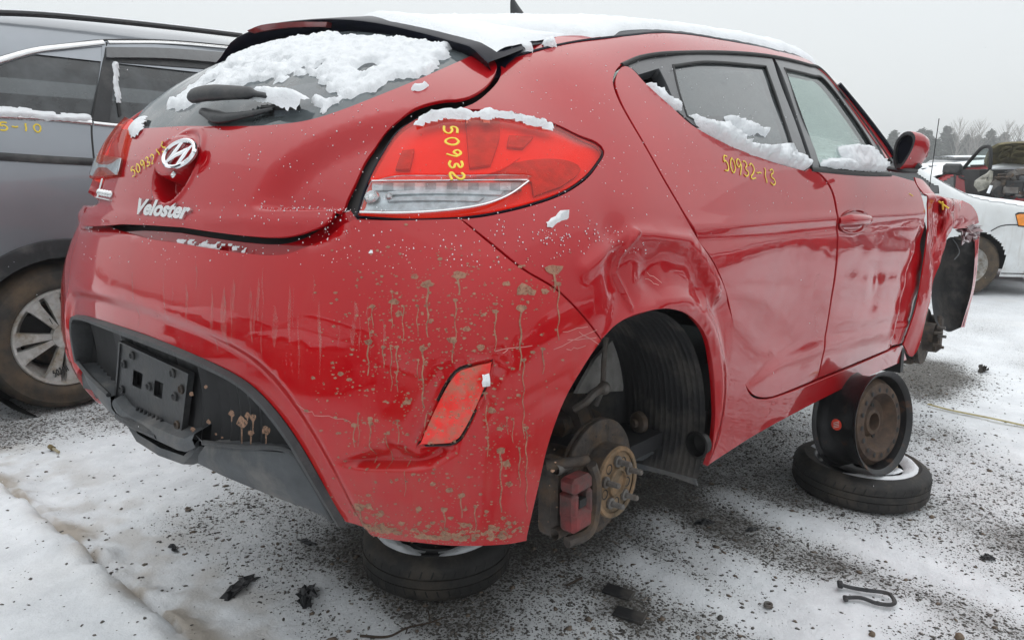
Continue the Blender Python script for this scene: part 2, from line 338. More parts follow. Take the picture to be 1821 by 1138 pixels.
class MB:                                    # mesh builder
    def __init__(s): s.V = []; s.F = []; s.n = 0
    def add(s, V, Fc):
        V = np.asarray(V, float).reshape(-1, 3); s.V.append(V); s.F += [tuple(i+s.n for i in f) for f in Fc]; s.n += len(V); return s
    def box(s, c, size, R=None, bev=0):
        c = np.asarray(c, float); h = np.asarray(size, float)/2; b = min(bev, *(h*.9)) if bev else 0
        if not b:
            V = np.array([[x, y, z] for x in (-1, 1) for y in (-1, 1) for z in (-1, 1)])*h
            Fc = [(0, 1, 3, 2), (4, 6, 7, 5), (0, 4, 5, 1), (2, 3, 7, 6), (0, 2, 6, 4), (1, 5, 7, 3)]
        else:
            V = []; 
            for x in (-1, 1):
                for y in (-1, 1):
                    for z in (-1, 1):
                        q = np.array([x, y, z])
                        for k in range(3):
                            v = q*(h-b); v[k] = q[k]*h[k]; V.append(v)
            V = np.array(V); ix = lambda x, y, z, k: ((x*2+y)*2+z)*3+k
            Fc = []
            for k in range(3):
                a, c_ = [i for i in range(3) if i != k]
                for sgn in (0, 1):
                    q = []
                    for (i, j) in ((0, 0), (1, 0), (1, 1), (0, 1)):
                        t = [0, 0, 0]; t[k] = sgn; t[a] = i; t[c_] = j; q.append(ix(*t, k))
                    Fc.append(tuple(q))
            for k in range(3):
                a, c_ = [i for i in range(3) if i != k]
                for i in (0, 1):
                    for j in (0, 1):
                        t0 = [0, 0, 0]; t0[a] = i; t0[c_] = j; t1 = list(t0); t1[k] = 1
                        Fc.append((ix(*t0, a), ix(*t1, a), ix(*t1, c_), ix(*t0, c_)))
            for x in (0, 1):
                for y in (0, 1):
                    for z in (0, 1): Fc.append(tuple(ix(x, y, z, k) for k in range(3)))
        if R is not None: V = V@np.asarray(R).T
        return s.add(V+c, Fc)
    def tube(s, P, r, n=8, cap=True, flat=1.0, up=None):
        P = np.asarray(P, float); m = len(P); r = np.broadcast_to(r, (m,)).astype(float)
        T = np.gradient(P, axis=0); T /= np.linalg.norm(T, axis=1, keepdims=True)+1e-12
        a = np.array([0, 0, 1.]) if up is None else np.asarray(up, float)
        if up is None and abs(T[0]@a) > .9: a = np.array([1., 0, 0])
        V = []
        for i in range(m):
            ai = a if (up is None or np.ndim(up) == 1) else up[i]
            b = np.cross(T[i], ai); b /= np.linalg.norm(b)+1e-12; c = np.cross(b, T[i])
            if up is None: a = c
            for k in range(n):
                t = 2*PI*k/n; V.append(P[i]+r[i]*(math.cos(t)*b+math.sin(t)*c*flat))
        Fc = [(i*n+k, i*n+(k+1) % n, (i+1)*n+(k+1) % n, (i+1)*n+k) for i in range(m-1) for k in range(n)]
        if cap: Fc += [tuple(range(n))[::-1], tuple((m-1)*n+k for k in range(n))]
        return s.add(V, Fc)
    def lathe(s, prof, c=(0, 0, 0), axis=(0, 0, 1), n=32, arc=(0, 2*PI), cap=False, sq=None):   # prof: (radius, height along axis)
        ax = np.asarray(axis, float); ax /= np.linalg.norm(ax)
        e1 = np.cross(ax, [0, 0, 1.]) if abs(ax[2]) < .9 else np.array([1., 0, 0]); e1 /= np.linalg.norm(e1); e2 = np.cross(ax, e1)
        full = abs(arc[1]-arc[0]-2*PI) < 1e-6; k = n if full else n+1; V = []
        for (r, h) in prof:
            for i in range(k):
                t = arc[0]+(arc[1]-arc[0])*i/n; V.append(np.asarray(c)+ax*h+r*(math.cos(t)*e1+math.sin(t)*e2))
        Fc = []
        for j in range(len(prof)-1):
            for i in range(n):
                a, b = j*k+i, j*k+(i+1) % k; Fc.append((a, b, b+k, a+k))
        if cap: Fc += [tuple(range(k))[::-1], tuple((len(prof)-1)*k+i for i in range(k))]
        return s.add(V, Fc)
    def grid(s, G):                          # G: rows x cols x 3
        G = np.asarray(G, float); a, b = G.shape[:2]
        return s.add(G.reshape(-1, 3), [(i*b+j, i*b+j+1, (i+1)*b+j+1, (i+1)*b+j) for i in range(a-1) for j in range(b-1)])
    def slab(s, G, t):                       # grid with thickness t (vector)
        G = np.asarray(G, float); t = np.asarray(t, float); a, b = G.shape[:2]; s.grid(G); s.grid((G+t)[:, ::-1])
        e = np.concatenate([G[0, :], G[1:, -1], G[-1, -2::-1], G[-2::-1, 0]]); k = len(e)
        s.add(np.concatenate([e, e+t]), [(i, i+k, (i+1) % k+k, (i+1) % k) for i in range(k-1)]); return s
    def ball(s, c, r, n=8, m=6, sc_=(1, 1, 1)):
        V = [np.asarray(c)+np.array([0, 0, -1])*r*np.asarray(sc_)]
        for j in range(1, m):
            p = PI*j/m-PI/2
            for i in range(n): V.append(np.asarray(c)+r*np.array([math.cos(p)*math.cos(2*PI*i/n), math.cos(p)*math.sin(2*PI*i/n), math.sin(p)])*np.asarray(sc_))
        V.append(np.asarray(c)+np.array([0, 0, 1])*r*np.asarray(sc_)); L = len(V)-1
        Fc = [(0, 1+(i+1) % n, 1+i) for i in range(n)]+[(1+j*n+i, 1+j*n+(i+1) % n, 1+(j+1)*n+(i+1) % n, 1+(j+1)*n+i) for j in range(m-2) for i in range(n)]
        Fc += [(L, L-n+i, L-n+(i+1) % n) for i in range(n)]
        return s.add(V, Fc)
    def build(s, name, mat, parent=None, smooth=True, mat4=None, sharp=40):
        o = mesh(name, np.concatenate(s.V), s.F, mat, parent, smooth, mat4=mat4)
        if smooth and sharp: o.data.set_sharp_from_angle(angle=R_(sharp))
        return o

# ------------------------------------------------------------ value noise
_PG = RNG.random((257, 257))
def vnoise(x, y, oct=4, g=.5):
    r = 0; a = 1; t = 0
    for o in range(oct):
        X = (x*2**o+o*37.3) % 256; Y = (y*2**o+o*17.7) % 256; i = X.astype(int); j = Y.astype(int); fx = X-i; fy = Y-j
        fx = fx*fx*(3-2*fx); fy = fy*fy*(3-2*fy)
        r = r+a*((_PG[i, j]*(1-fx)+_PG[i+1, j]*fx)*(1-fy)+(_PG[i, j+1]*(1-fx)+_PG[i+1, j+1]*fx)*fy); t += a; a *= g
    return r/t

# ------------------------------------------------------------ panels cut from a body surface
def cspl(P, closed=False, step=.012, corners=()):   # dense Catmull-Rom through 3-D points, broken at corner indices
    P = np.asarray(P, float); n = len(P)
    if closed:
        if corners: k = min(corners); P = np.roll(P, -k, axis=0); corners = sorted((c-k) % n for c in corners)
        P = np.vstack([P, P[:1]])
        if not corners: ext = [P[-2], P[1]]
        n += 1
    cs = sorted(set(corners) | ({0, n-1} if (corners or not closed) else set()))
    out = []
    for i in range(n-1):
        p1, p2 = P[i], P[i+1]
        p0 = P[i-1] if (i > 0 and i not in cs) else (P[-2] if (closed and not corners and i == 0) else 2*p1-p2)
        p3 = P[i+2] if (i+2 < n and i+1 not in cs) else (P[1] if (closed and not corners and i == n-2) else 2*p2-p1)
        m = max(1, int(math.ceil(np.linalg.norm(p2-p1)/step)))
        # centripetal-ish: limit tangents to the chord
        L = np.linalg.norm(p2-p1); t1 = (p2-p0); t2 = (p3-p1)
        t1 = t1/(np.linalg.norm(t1)+1e-9)*L; t2 = t2/(np.linalg.norm(t2)+1e-9)*L
        for k in range(m):
            t = k/m; out.append((2*t**3-3*t*t+1)*p1+(t**3-2*t*t+t)*t1+(-2*t**3+3*t*t)*p2+(t**3-t*t)*t2)
    if not closed: out.append(P[-1])
    return np.array(out)
def parse(L):                                 # list of (u,v) or (u,v,'c'); 3-D points pass as ndarray/3 floats
    pts, cor = [], []
    for i, a in enumerate(L):
        if len(a) >= 3 and a[-1] == 'c': cor.append(i); a = a[:-1]
        pts.append(tuple(a))
    return pts, cor
class Cap:                                    # chart round a capsule-like spine
    def __init__(s, x0=.3, zc=.5, R=.85, far=1.9): s.x0, s.zc, s.R, s.far = x0, zc, R, far
    def fwd(s, P):
        dx = s.x0-P[:, 0]; dz = P[:, 2]-s.zc; w = -P[:, 1]
        az = np.where(dx > 0, np.arctan2(np.maximum(dx, 0), w), 0)
        h = np.where(dx > 0, np.hypot(dx, w), w)
        return np.stack([np.where(dx > 0, -az*s.R, P[:, 0]-s.x0), np.arctan2(dz, h)*.8], 1)
    def dirs(s, q):
        az = np.maximum(-q[:, 0], 0)/s.R; ph = q[:, 1]/.8
        o = np.stack([s.x0+np.maximum(q[:, 0], 0), 0*az, 0*az+s.zc], 1)
        return o, np.stack([-np.sin(az)*np.cos(ph), -np.cos(az)*np.cos(ph), np.sin(ph)], 1)
class Top:
    far = 3.0
    def fwd(s, P): return P[:, :2].copy()
    def dirs(s, q): return np.stack([q[:, 0], q[:, 1], 0*q[:, 0]], 1), np.tile([0, 0, 1.], (len(q), 1))
class Side:
    far = 1.6
    def fwd(s, P): return P[:, [0, 2]].copy()
    def dirs(s, q): return np.stack([q[:, 0], 0*q[:, 0], q[:, 1]], 1), np.tile([0, -1., 0], (len(q), 1))
CAP, TOP, SIDE = Cap(), Top(), Side()
def back(Fn, ch, q):
    o, d = ch.dirs(q); return shoot(Fn, o+d*ch.far, -d, 0, ch.far, 90)
def inpoly(P, Q):
    x, y = P[:, 0], P[:, 1]; r = np.zeros(len(P), bool); a = Q; b = np.roll(Q, -1, axis=0)
    for (x1, y1), (x2, y2) in zip(a, b):
        if y1 == y2: continue
        m = ((y1 > y) != (y2 > y)) & (x < (x2-x1)*(y-y1)/(y2-y1)+x1); r ^= m
    return r
def polyd(P, Q, closed=True):
    d = np.full(len(P), 1e9); a = Q if closed else Q[:-1]; b = np.roll(Q, -1, axis=0) if closed else Q[1:]
    for p, q in zip(a, b):
        e = q-p; t = np.clip(((P-p)@e)/(e@e+1e-12), 0, 1); d = np.minimum(d, np.linalg.norm(P-p-t[:, None]*e, axis=1))
    return d
def curve(Fn, L, closed=False, step=.012, pix=onpix):
    pts, cor = parse(L)
    px = [i for i, p in enumerate(pts) if len(p) == 2]
    pts = [tuple(p[:3]) if len(p) >= 3 else p for p in pts]
    P = np.zeros((len(pts), 3))
    if px: P[px] = pix(Fn, [pts[i] for i in px])
    for i, p in enumerate(pts):
        if len(p) == 3: P[i] = p
    if np.isnan(P).any():
        bad = [pts[i] for i in range(len(pts)) if np.isnan(P[i]).any()]; print('MISSED', bad)
        cor = [c-sum(np.isnan(P[:c, 0])) for c in cor if not np.isnan(P[c, 0])]; P = P[~np.isnan(P[:, 0])]
    return cspl(P, closed, step, cor)
def panel(name, Fn, L, mat, parent=None, ch=CAP, sp=.02, lip=.012, gap=.002, holes=(), sym=False, mirror=False, mat4=None, disp=None, step=.012, pix=onpix, raw=False, fine=(), crease=()):
    if raw: O = np.asarray(L, float)
    elif sym:                                 # L runs on the right half from centre line to centre line
        H = curve(Fn, L, False, step, pix); H[0, 1] = H[-1, 1] = 0; M = H[1:-1][::-1].copy(); M[:, 1] *= -1; H, M = unlift(H), unlift(M); O = np.vstack([H, M])
    else: O = curve(Fn, L, True, step, pix)
    loops = [O]+[h if isinstance(h, np.ndarray) else curve(Fn, h, True, step, pix) for h in holes]
    Q = [ch.fwd(l) for l in loops]
    for k, q in enumerate(Q):                 # inset for the panel gap
        area = np.sum(q[:, 0]*np.roll(q[:, 1], -1)-np.roll(q[:, 0], -1)*q[:, 1]); sgn = (1 if area > 0 else -1)*(1 if k == 0 else -1)
        t = np.roll(q, -1, axis=0)-np.roll(q, 1, axis=0); t /= np.linalg.norm(t, axis=1, keepdims=True)+1e-9
        Q[k] = q+sgn*gap*np.stack([-t[:, 1], t[:, 0]], 1)
    lo, hi = Q[0].min(0), Q[0].max(0); h = sp*.87
    gx, gy = np.meshgrid(np.arange(lo[0], hi[0], sp), np.arange(lo[1], hi[1], h)); gx = gx+(np.arange(gx.shape[0]) % 2)[:, None]*sp/2
    g = np.stack([gx.ravel(), gy.ravel()], 1); m = inpoly(g, Q[0]) & (polyd(g, Q[0]) > sp*.45)
    for q in Q[1:]: m &= ~inpoly(g, q) & (polyd(g, q) > sp*.45)
    g = g[m]
    extra = []
    for c3, r3, s3 in fine:                   # denser points round a detail
        qc = ch.fwd(np.asarray(c3, float)[None])[0]; X, Y = np.meshgrid(np.arange(-r3, r3, s3), np.arange(-r3, r3, s3*.87)); X = X+(np.arange(X.shape[0]) % 2)[:, None]*s3/2; e_ = np.stack([X.ravel(), Y.ravel()], 1); e_ = e_[np.hypot(e_[:, 0], e_[:, 1]) < r3]+qc; g = g[np.linalg.norm(g-qc, axis=1) > r3+s3*.3]; extra.append(e_)
    for cl in crease:                         # rows of points along a sharp line of the relief
        q_ = ch.fwd(np.asarray(cl, float)); t_ = np.gradient(q_, axis=0); t_ /= np.linalg.norm(t_, axis=1, keepdims=True)+1e-9; n_ = np.stack([-t_[:, 1], t_[:, 0]], 1)
        d_ = polyd(g, q_, False); g = g[d_ > .021]; extra += [q_+n_*o_ for o_ in (-.018, -.011, -.006, -.002, .002, .006, .011, .018)]
    for e_ in extra:
        k_ = inpoly(e_, Q[0]) & (polyd(e_, Q[0]) > .004)
        for q in Q[1:]: k_ &= ~inpoly(e_, q) & (polyd(e_, q) > .004)
        g = np.vstack([g, e_[k_]])
    allq = np.vstack(Q+[g]); edges = []; st = 0
    for q in Q: edges += [(st+i, st+(i+1) % len(q)) for i in range(len(q))]; st += len(q)
    vs, _, fs, ov, _, _ = delaunay_2d_cdt([Vector(map(float, v)) for v in allq], edges, [], 0, 1e-6)
    V2 = np.array([tuple(v) for v in vs]); T = np.array([f for f in fs if len(f) == 3])
    c = V2[T].mean(1); k = inpoly(c, Q[0])
    for q in Q[1:]: k &= ~inpoly(c, q)
    T = T[k]
    # boundary edges
    P = back(Fn, ch, V2); bad = np.isnan(P[:, 0])
    if bad.any(): T = T[~bad[T].any(1)]; P[bad] = 0
    Nn = grad(Fn, np.where(bad[:, None], 1.0, P))
    if disp is not None:
        P0 = P.copy(); dd = disp(P0); P = P0+Nn*dd[:, None]
        e1 = np.cross(Nn, [0, 0, 1.]); e1 /= np.linalg.norm(e1, axis=1, keepdims=True)+1e-9; e2 = np.cross(Nn, e1); h_ = .004
        g1 = (disp(P0+e1*h_)-disp(P0-e1*h_))/(2*h_); g2 = (disp(P0+e2*h_)-disp(P0-e2*h_))/(2*h_)
        Nn = Nn-e1*g1[:, None]-e2*g2[:, None]; Nn /= np.linalg.norm(Nn, axis=1, keepdims=True)
    a, b, d = P[T[:, 0]], P[T[:, 1]], P[T[:, 2]]
    flip = np.einsum('ij,ij->i', np.cross(b-a, d-a), Nn[T[:, 0]]) < 0; T[flip] = T[flip][:, ::-1]
    ed = {}
    for t in T:
        for i in range(3): e = (t[i], t[(i+1) % 3]); ed[e] = 1
    bd = [(i, j) for (i, j) in ed if (j, i) not in ed]
    n = len(P); ids = sorted({i for e in bd for i in e}); mp = {v: n+k for k, v in enumerate(ids)}; n2 = n+len(ids)
    out = {i: np.zeros(3) for i in ids}
    for i, j in bd:
        o_ = np.cross(P[j]-P[i], Nn[i]); l = np.linalg.norm(o_)
        if l > 1e-9: out[i] += o_/l; out[j] += o_/l
    E = np.array([out[i]/(np.linalg.norm(out[i])+1e-9) for i in ids]) if ids else np.zeros((0, 3))
    r = .0012
    A = P[ids]+E*r-Nn[ids]*r; B = P[ids]+E*r-Nn[ids]*lip
    faces = [tuple(t) for t in T]
    for i, j in bd: faces += [(j, i, mp[i], mp[j]), (mp[j], mp[i], mp[i]+len(ids), mp[j]+len(ids))]
    V = np.vstack([P, A, B]); NN = np.vstack([Nn, E*.8+Nn[ids]*.2, E])
    o = mesh(name, V, faces, mat, parent, normals=NN, mat4=mat4)
    if mirror:
        V2_ = V.copy(); V2_[:, 1] *= -1; V2_ = unlift(V2_); N2 = NN.copy(); N2[:, 1] *= -1
        mesh(name, V2_, [f[::-1] for f in faces], mat, parent, normals=N2, mat4=mat4)
    return o
def strip(name, Fn, L, rad, mat, parent=None, off=0.0, pix=onpix, closed=False, flat=1, mat4=None, n=8, step=.02):
    P = curve(Fn, L, closed, step, pix); Nn = grad(Fn, P); P = P+Nn*off
    if closed: P = np.vstack([P, P[:1]]); Nn = np.vstack([Nn, Nn[:1]])
    mb = MB(); mb.tube(P, rad, n, up=Nn, flat=flat); return mb.build(name, mat, parent, mat4=mat4)

# ------------------------------------------------------------ handwriting
GL = {'5': [[(.9, 0), (.25, .05), (.15, .42), (.55, .36), (.9, .62), (.6, .95), (.05, .98)]], '0': [[(.5, 0), (.12, .3), (.15, .75), (.5, 1), (.85, .7), (.85, .25), (.5, 0)]],
      '9': [[(.85, .25), (.5, .0), (.15, .25), (.4, .5), (.85, .25), (.8, .65), (.6, 1.05)]], '3': [[(.1, .08), (.6, 0), (.85, .2), (.4, .45), (.9, .7), (.5, 1), (.05, .9)]],
      '2': [[(.1, .2), (.5, 0), (.85, .25), (.5, .65), (.08, 1), (.95, .92)]], '1': [[(.5, 0), (.45, 1)]], '-': [[(.1, .5), (.9, .45)]], '4': [[(.2, 0), (.1, .55), (.9, .5)], [(.7, .1), (.65, 1)]],
      'X': [[(0, .1), (1, .9)], [(.5, 0), (.45, 1)]], 'A': [[(0, 1), (.5, 0), (.9, 1)], [(.2, .6), (.7, .6)]]}
def writing(name, Fn, txt, p0, p1, hv, mat, parent, rad=.0022, off=.0015, pix=onpix, mat4=None, adv=None):
    p0, p1, hv = map(lambda a: np.asarray(a, float), (p0, p1, hv)); n = len(txt)
    for k, ch_ in enumerate(txt):
        mb = MB()
        a = p0+(p1-p0)*k/n; w_ = (p1-p0)/n*.74
        for st in GL[ch_]:
            q = cspl([(x, y, 0) for x, y in st], False, .08)[:, :2]
            px = a+q[:, :1]*w_+q[:, 1:2]*hv+np.array([[math.sin(9*t+k), math.cos(7*t+k)] for t in np.linspace(0, 1, len(q))])*np.linalg.norm(hv)*.03
            P = pix(Fn, px); ok = ~np.isnan(P[:, 0])
            if ok.sum() < 2: continue
            P = P[ok]; Nn = grad(Fn, P); mb.tube(P+Nn*off, rad, 5, up=Nn, flat=.45)
        if mb.V: mb.build(name, mat, parent, mat4=mat4)
def text_mesh(name, txt, O, ex, ey, size_w, thick, mat, parent, shear=.35, mat4=None, body=None, bold=.012):
    cu = bpy.data.curves.new('t', 'FONT'); cu.body = txt; cu.extrude = .08; cu.bevel_depth = .012; cu.offset = bold; cu.shear = shear; cu.resolution_u = 3
    ob = bpy.data.objects.new('t', cu); C.objects.link(ob); dg = bpy.context.evaluated_depsgraph_get(); me = bpy.data.meshes.new_from_object(ob.evaluated_get(dg))
    bpy.data.objects.remove(ob); V = np.array([v.co[:] for v in me.vertices]); Fc = [tuple(p.vertices) for p in me.polygons]; bpy.data.meshes.remove(me)
    w_ = V[:, 0].max()-V[:, 0].min(); s = size_w/w_; V[:, 0] -= V[:, 0].min()
    ex = np.asarray(ex)/np.linalg.norm(ex); ey = np.asarray(ey)-np.dot(ey, ex)*ex; ey /= np.linalg.norm(ey); en = np.cross(ex, ey)
    return mesh(name, np.asarray(O)+V[:, :1]*s*ex+V[:, 1:2]*s*ey*(body or 1)+(V[:, 2:3]+.08)/.16*thick*en, Fc, mat, parent, smooth=False, mat4=mat4)
def snowpatch(name, Fn, L, label, parent=None, ch=CAP, sp=.008, th=.02, pix=onpix, rough=.5, mat4=MT, seed=0, off=.001, holes=(), sym=False, mat=None, edge=.012, raggy=.006, raw=False, thr=None, cat='snow'):
    if raw: O = np.asarray(L, float)
    elif sym:
        H = curve(Fn, L, False, .01, pix); H[0, 1] = H[-1, 1] = 0; M = H[1:-1][::-1].copy(); M[:, 1] *= -1; H, M = unlift(H), unlift(M); O = np.vstack([H, M])
    else: O = curve(Fn, L, True, .006, pix)
    q = ch.fwd(O); t = np.roll(q, -1, axis=0)-np.roll(q, 1, axis=0); t /= np.linalg.norm(t, axis=1, keepdims=True)+1e-9
    q = q+np.stack([-t[:, 1], t[:, 0]], 1)*((vnoise(q[:, 0]*45+seed, q[:, 1]*45+100, 3, .7)-.5)*raggy*4)[:, None]
    lo, hi = q.min(0), q.max(0); gx, gy = np.meshgrid(np.arange(lo[0], hi[0]+sp, sp), np.arange(lo[1], hi[1]+sp, sp))
    g = np.stack([gx.ravel(), gy.ravel()], 1)+RNG.normal(0, sp*.12, (gx.size, 2)); ins = inpoly(g, q); dist = polyd(g, q); dist = np.where(ins, dist, -dist)
    for h in holes:
        Hq = ch.fwd(curve(Fn, h, True, .006, pix)); i2 = inpoly(g, Hq); d2 = polyd(g, Hq); dist = np.minimum(dist, np.where(i2, -d2, d2))
    if thr is not None: dist = np.minimum(dist, thr(g))
    keep = dist > -sp*1.8; idx = -np.ones(len(g), int); idx[keep] = np.arange(keep.sum()); gk = g[keep]; dk = dist[keep]
    P = back(Fn, ch, gk); Nn = grad(Fn, np.nan_to_num(P, nan=1.0))
    nz = vnoise(gk[:, 0]*62+seed*3.1, gk[:, 1]*62+seed, 5, .66); nz2 = vnoise(gk[:, 0]*9+seed, gk[:, 1]*9+50, 2)
    hgt = np.clip(dk/edge, 0, 1)**.6*th*(.35+rough*(nz*1.6-.3)+.45*nz2)
    V = P+Nn*np.where(dk < 0, dk*.8, np.maximum(hgt, 0)+off*np.clip(dk/.004, 0, 1))[:, None]
    H_, W_ = gx.shape; I = idx.reshape(H_, W_); a, b, c, d = I[:-1, :-1].ravel(), I[:-1, 1:].ravel(), I[1:, 1:].ravel(), I[1:, :-1].ravel()
    m = (a >= 0) & (b >= 0) & (c >= 0) & (d >= 0) & ~np.isnan(P[:, 0])[a] & ~np.isnan(P[:, 0])[b] & ~np.isnan(P[:, 0])[c] & ~np.isnan(P[:, 0])[d]
    Fc = np.stack([a, b, c, d], 1)[m]
    if len(Fc):
        f0 = Fc[0]; nn = np.cross(V[f0[1]]-V[f0[0]], V[f0[3]]-V[f0[0]])
        if nn@Nn[f0[0]] < 0: Fc = Fc[:, ::-1]
    V = np.nan_to_num(V)
    o = mesh(name, V, Fc, mat or SNOWR, parent, mat4=None if parent is not None else mat4)
    tag(o, label, cat if parent is None else None, kind='stuff'); return o
# ============================================================ GROUND
def gm(name):
    m, n, b = nodes(name); co = objco(n)
    at_ = N(n, 'ShaderNodeAttribute'); at_.attribute_name = 'grit'
    v = N(n, 'ShaderNodeTexVoronoi'); v.inputs['Scale'].default_value = 62; v.inputs['Randomness'].default_value = 1; n.links.new(co, v.inputs['Vector'])
    v2 = N(n, 'ShaderNodeTexVoronoi'); v2.inputs['Scale'].default_value = 130; n.links.new(co, v2.inputs['Vector'])
    sz = math_(n, 'MULTIPLY', at_.outputs['Fac'], .62)
    w1 = math_(n, 'ADD', v.outputs['Distance'], math_(n, 'MULTIPLY', noise(n, 160, 3, vec=co), .5))
    g1 = rng(n, math_(n, 'SUBTRACT', math_(n, 'ADD', sz, .22), w1), -.03, .05)
    w2 = math_(n, 'ADD', v2.outputs['Distance'], math_(n, 'MULTIPLY', noise(n, 300, 2, vec=co), .5))
    g2 = rng(n, math_(n, 'SUBTRACT', math_(n, 'ADD', math_(n, 'MULTIPLY', at_.outputs['Fac'], .68), .205), w2), -.03, .05)
    nn = rng(n, noise(n, 30, 6, .7, vec=co), .78, .80)
    thin = rng(n, math_(n, 'ADD', at_.outputs['Fac'], math_(n, 'MULTIPLY', noise(n, 13, 8, .8, vec=co), .9)), .93, 1.30, 0, .8)
    g = math_(n, 'MAXIMUM', math_(n, 'MAXIMUM', g1, g2), thin)
    sn = mixc(n, rng(n, noise(n, 7, 7, .7, vec=co), .35, .7), (.68, .70, .72), (.86, .88, .90))
    tint = mixc(n, rng(n, noise(n, 1.4, 5, .6, vec=co), .55, .72, 0, .30), sn, (.68, .65, .60))
    tint = mixc(n, rng(n, math_(n, 'ADD', at_.outputs['Fac'], math_(n, 'MULTIPLY', noise(n, 3.5, 7, .7, vec=co), .7)), .5, 1.15, 0, .7), tint, (.36, .355, .345))
    dt = N(n, 'ShaderNodeAttribute'); dt.attribute_name = 'dirt'
    tint = mixc(n, dt.outputs['Fac'], tint, (.36, .30, .23))
    st = mixc(n, rng(n, noise(n, 90, 3, vec=co), .3, .7), (.035, .033, .031), (.13, .12, .105))
    n.links.new(mixc(n, g, tint, st), b.inputs['Base Color']); n.links.new(rng(n, g, 0, 1, .75, .6), b.inputs['Roughness'])
    b.inputs['Specular IOR Level'].default_value = .3
    h = math_(n, 'SUBTRACT', math_(n, 'MULTIPLY', noise(n, 45, 8, .7, vec=co), .6), math_(n, 'MULTIPLY', g, .35)); bump(n, b, h, .8, .012)
    return m
GM = gm('snow_and_gravel')
GC = np.array([1.0, -.3])
def lines(pts, w):
    P = [gpt(u, v)[:2] for u, v in pts]; return lambda q: gauss(polyd(q, np.array(P), False)**2, w)
clean = [lines([(1175, 925), (1300, 1010), (1460, 1100), (1600, 1180)], .09), lines([(1130, 990), (1250, 1060), (1420, 1138)], .05), lines([(1290, 880), (1480, 950), (1821, 1075)], .07), lines([(1640, 690), (1821, 760)], .6), lines([(560, 1020), (700, 1138)], .05), lines([(0, 830), (250, 1000), (430, 1138)], .06), lines([(180, 800), (330, 860)], .15), lines([(1480, 1050), (1590, 1075)], .07), lines([(30, 870), (190, 900)], .2)]
dark = [lines([(900, 900), (1250, 860), (1450, 760)], .35), lines([(700, 1000), (930, 960), (1130, 900)], .18), lines([(0, 750), (120, 770), (280, 740)], .25), lines([(1080, 1040), (1120, 1090)], .05), lines([(1430, 890), (1640, 900), (1821, 960)], .10), lines([(1130, 1060), (1150, 1100)], .04), lines([(1500, 1010), (1821, 1100)], .12)]
_rg = np.array([gpt(u, v)[:2] for u, v in [(-60, 830), (60, 900), (150, 975), (250, 1062), (350, 1150), (420, 1220)]])
def side_ridge(q):
    a, b = _rg[0], _rg[-1]; e = b-a; return ((q[:, 0]-a[0])*e[1]-(q[:, 1]-a[1])*e[0])/np.linalg.norm(e)
def gstate(q):
    x, y = q[:, 0], q[:, 1]; g = .45+.44*(vnoise(x*1.3+9, y*1.3+4, 5, .62)-.5)*2.2
    # wheel-track streaks parallel to the rows
    s = (x*.42-y*.9); g += .16*np.sin(s*6+3*vnoise(x*.6, y*.6, 2))*.6
    for f in dark: g += .20*f(q)
    for f in clean: g -= .42*f(q)
    d = polyd(q, _rg, False); s_ = side_ridge(q); sgn = np.where(s_ > 0, 1, -1)*SR
    bank = sstep(-.02, .10, d*sgn); g = g*(1-bank)-.5*bank
    rut = gauss((d*sgn+.10)**2, .06); dirt = (1.3*gauss((d*sgn-.0)**2, .040)+.5*gauss((d*sgn+.16)**2, .09))*sstep(.32, .66, vnoise(x*11, y*11, 4)); g -= .3*rut
    far = sstep(2.5, 8, np.hypot(x-1.2, y+.3)); g = g*(1-.75*far)+.02*far+.25*far*(vnoise(x*.7+50, y*.7, 4)-.45)
    pud = gauss(((x-PUD[0])/1.9)**2+((y-PUD[1])/1.0)**2, .20); g += 1.0*pud
    return np.clip(g, 0, 1), np.clip(dirt*.8, 0, .8), bank
SR = 1
PUD = gpt(1655, 668)[:2]
if (side_ridge(np.array([gpt(100, 1100)[:2]]))[0] > 0) is False or side_ridge(np.array([gpt(100, 1100)[:2]]))[0] < 0: SR = -1
def gheight(q):
    x, y = q[:, 0], q[:, 1]; g, dirt, bank = gstate(q)
    z = .014*(vnoise(x*1.1, y*1.1, 3)-.5)+.016*(vnoise(x*6+5, y*6, 4)-.5)*(1-bank)+.006*(vnoise(x*28, y*28, 2)-.5)*(1-bank)
    d = polyd(q, _rg, False)*np.where(side_ridge(q) > 0, 1, -1)*SR
    z += .050*bank+.025*gauss((d-.05)**2, .05)+.060*(vnoise(x*14, y*14, 4)-.35)*gauss(d**2, .07)+.014*(vnoise(x*9, y*9, 3)-.5)*gauss((d+.12)**2, .12)+.012*(vnoise(x*2.2, y*2.2, 3)-.5)*bank
    z -= .012*np.clip(g, 0, .6)
    return z
def tri_grid(xs, ys, hole=None):
    X, Y = np.meshgrid(xs, ys); q = np.stack([X.ravel(), Y.ravel()], 1); g, dr, _ = gstate(q); z = gheight(q)*sstep(16, 9, np.hypot(q[:, 0]-1, q[:, 1]+.3)); nx, ny = len(xs), len(ys)
    I = np.arange(nx*ny).reshape(ny, nx); Fq = np.stack([I[:-1, :-1].ravel(), I[:-1, 1:].ravel(), I[1:, 1:].ravel(), I[1:, :-1].ravel()], 1)
    return np.column_stack([q, z]), Fq, g, dr
def nonuni(lo, a, b, hi, fine, growth=1.18):
    L = list(np.arange(a, b, fine)); s = fine; x = L[-1]
    while x < hi: s *= growth; x += s; L.append(x)
    s = fine; x = L[0]
    while x > lo: s *= growth; x -= s; L.insert(0, x)
    return np.array(L)
xs = nonuni(-400, -1.3, 3.3, 400, .016, 1.10); ys = nonuni(-400, -2.0, 2.2, 400, .016, 1.10)
V, Fq, gr, dr = tri_grid(xs, ys)
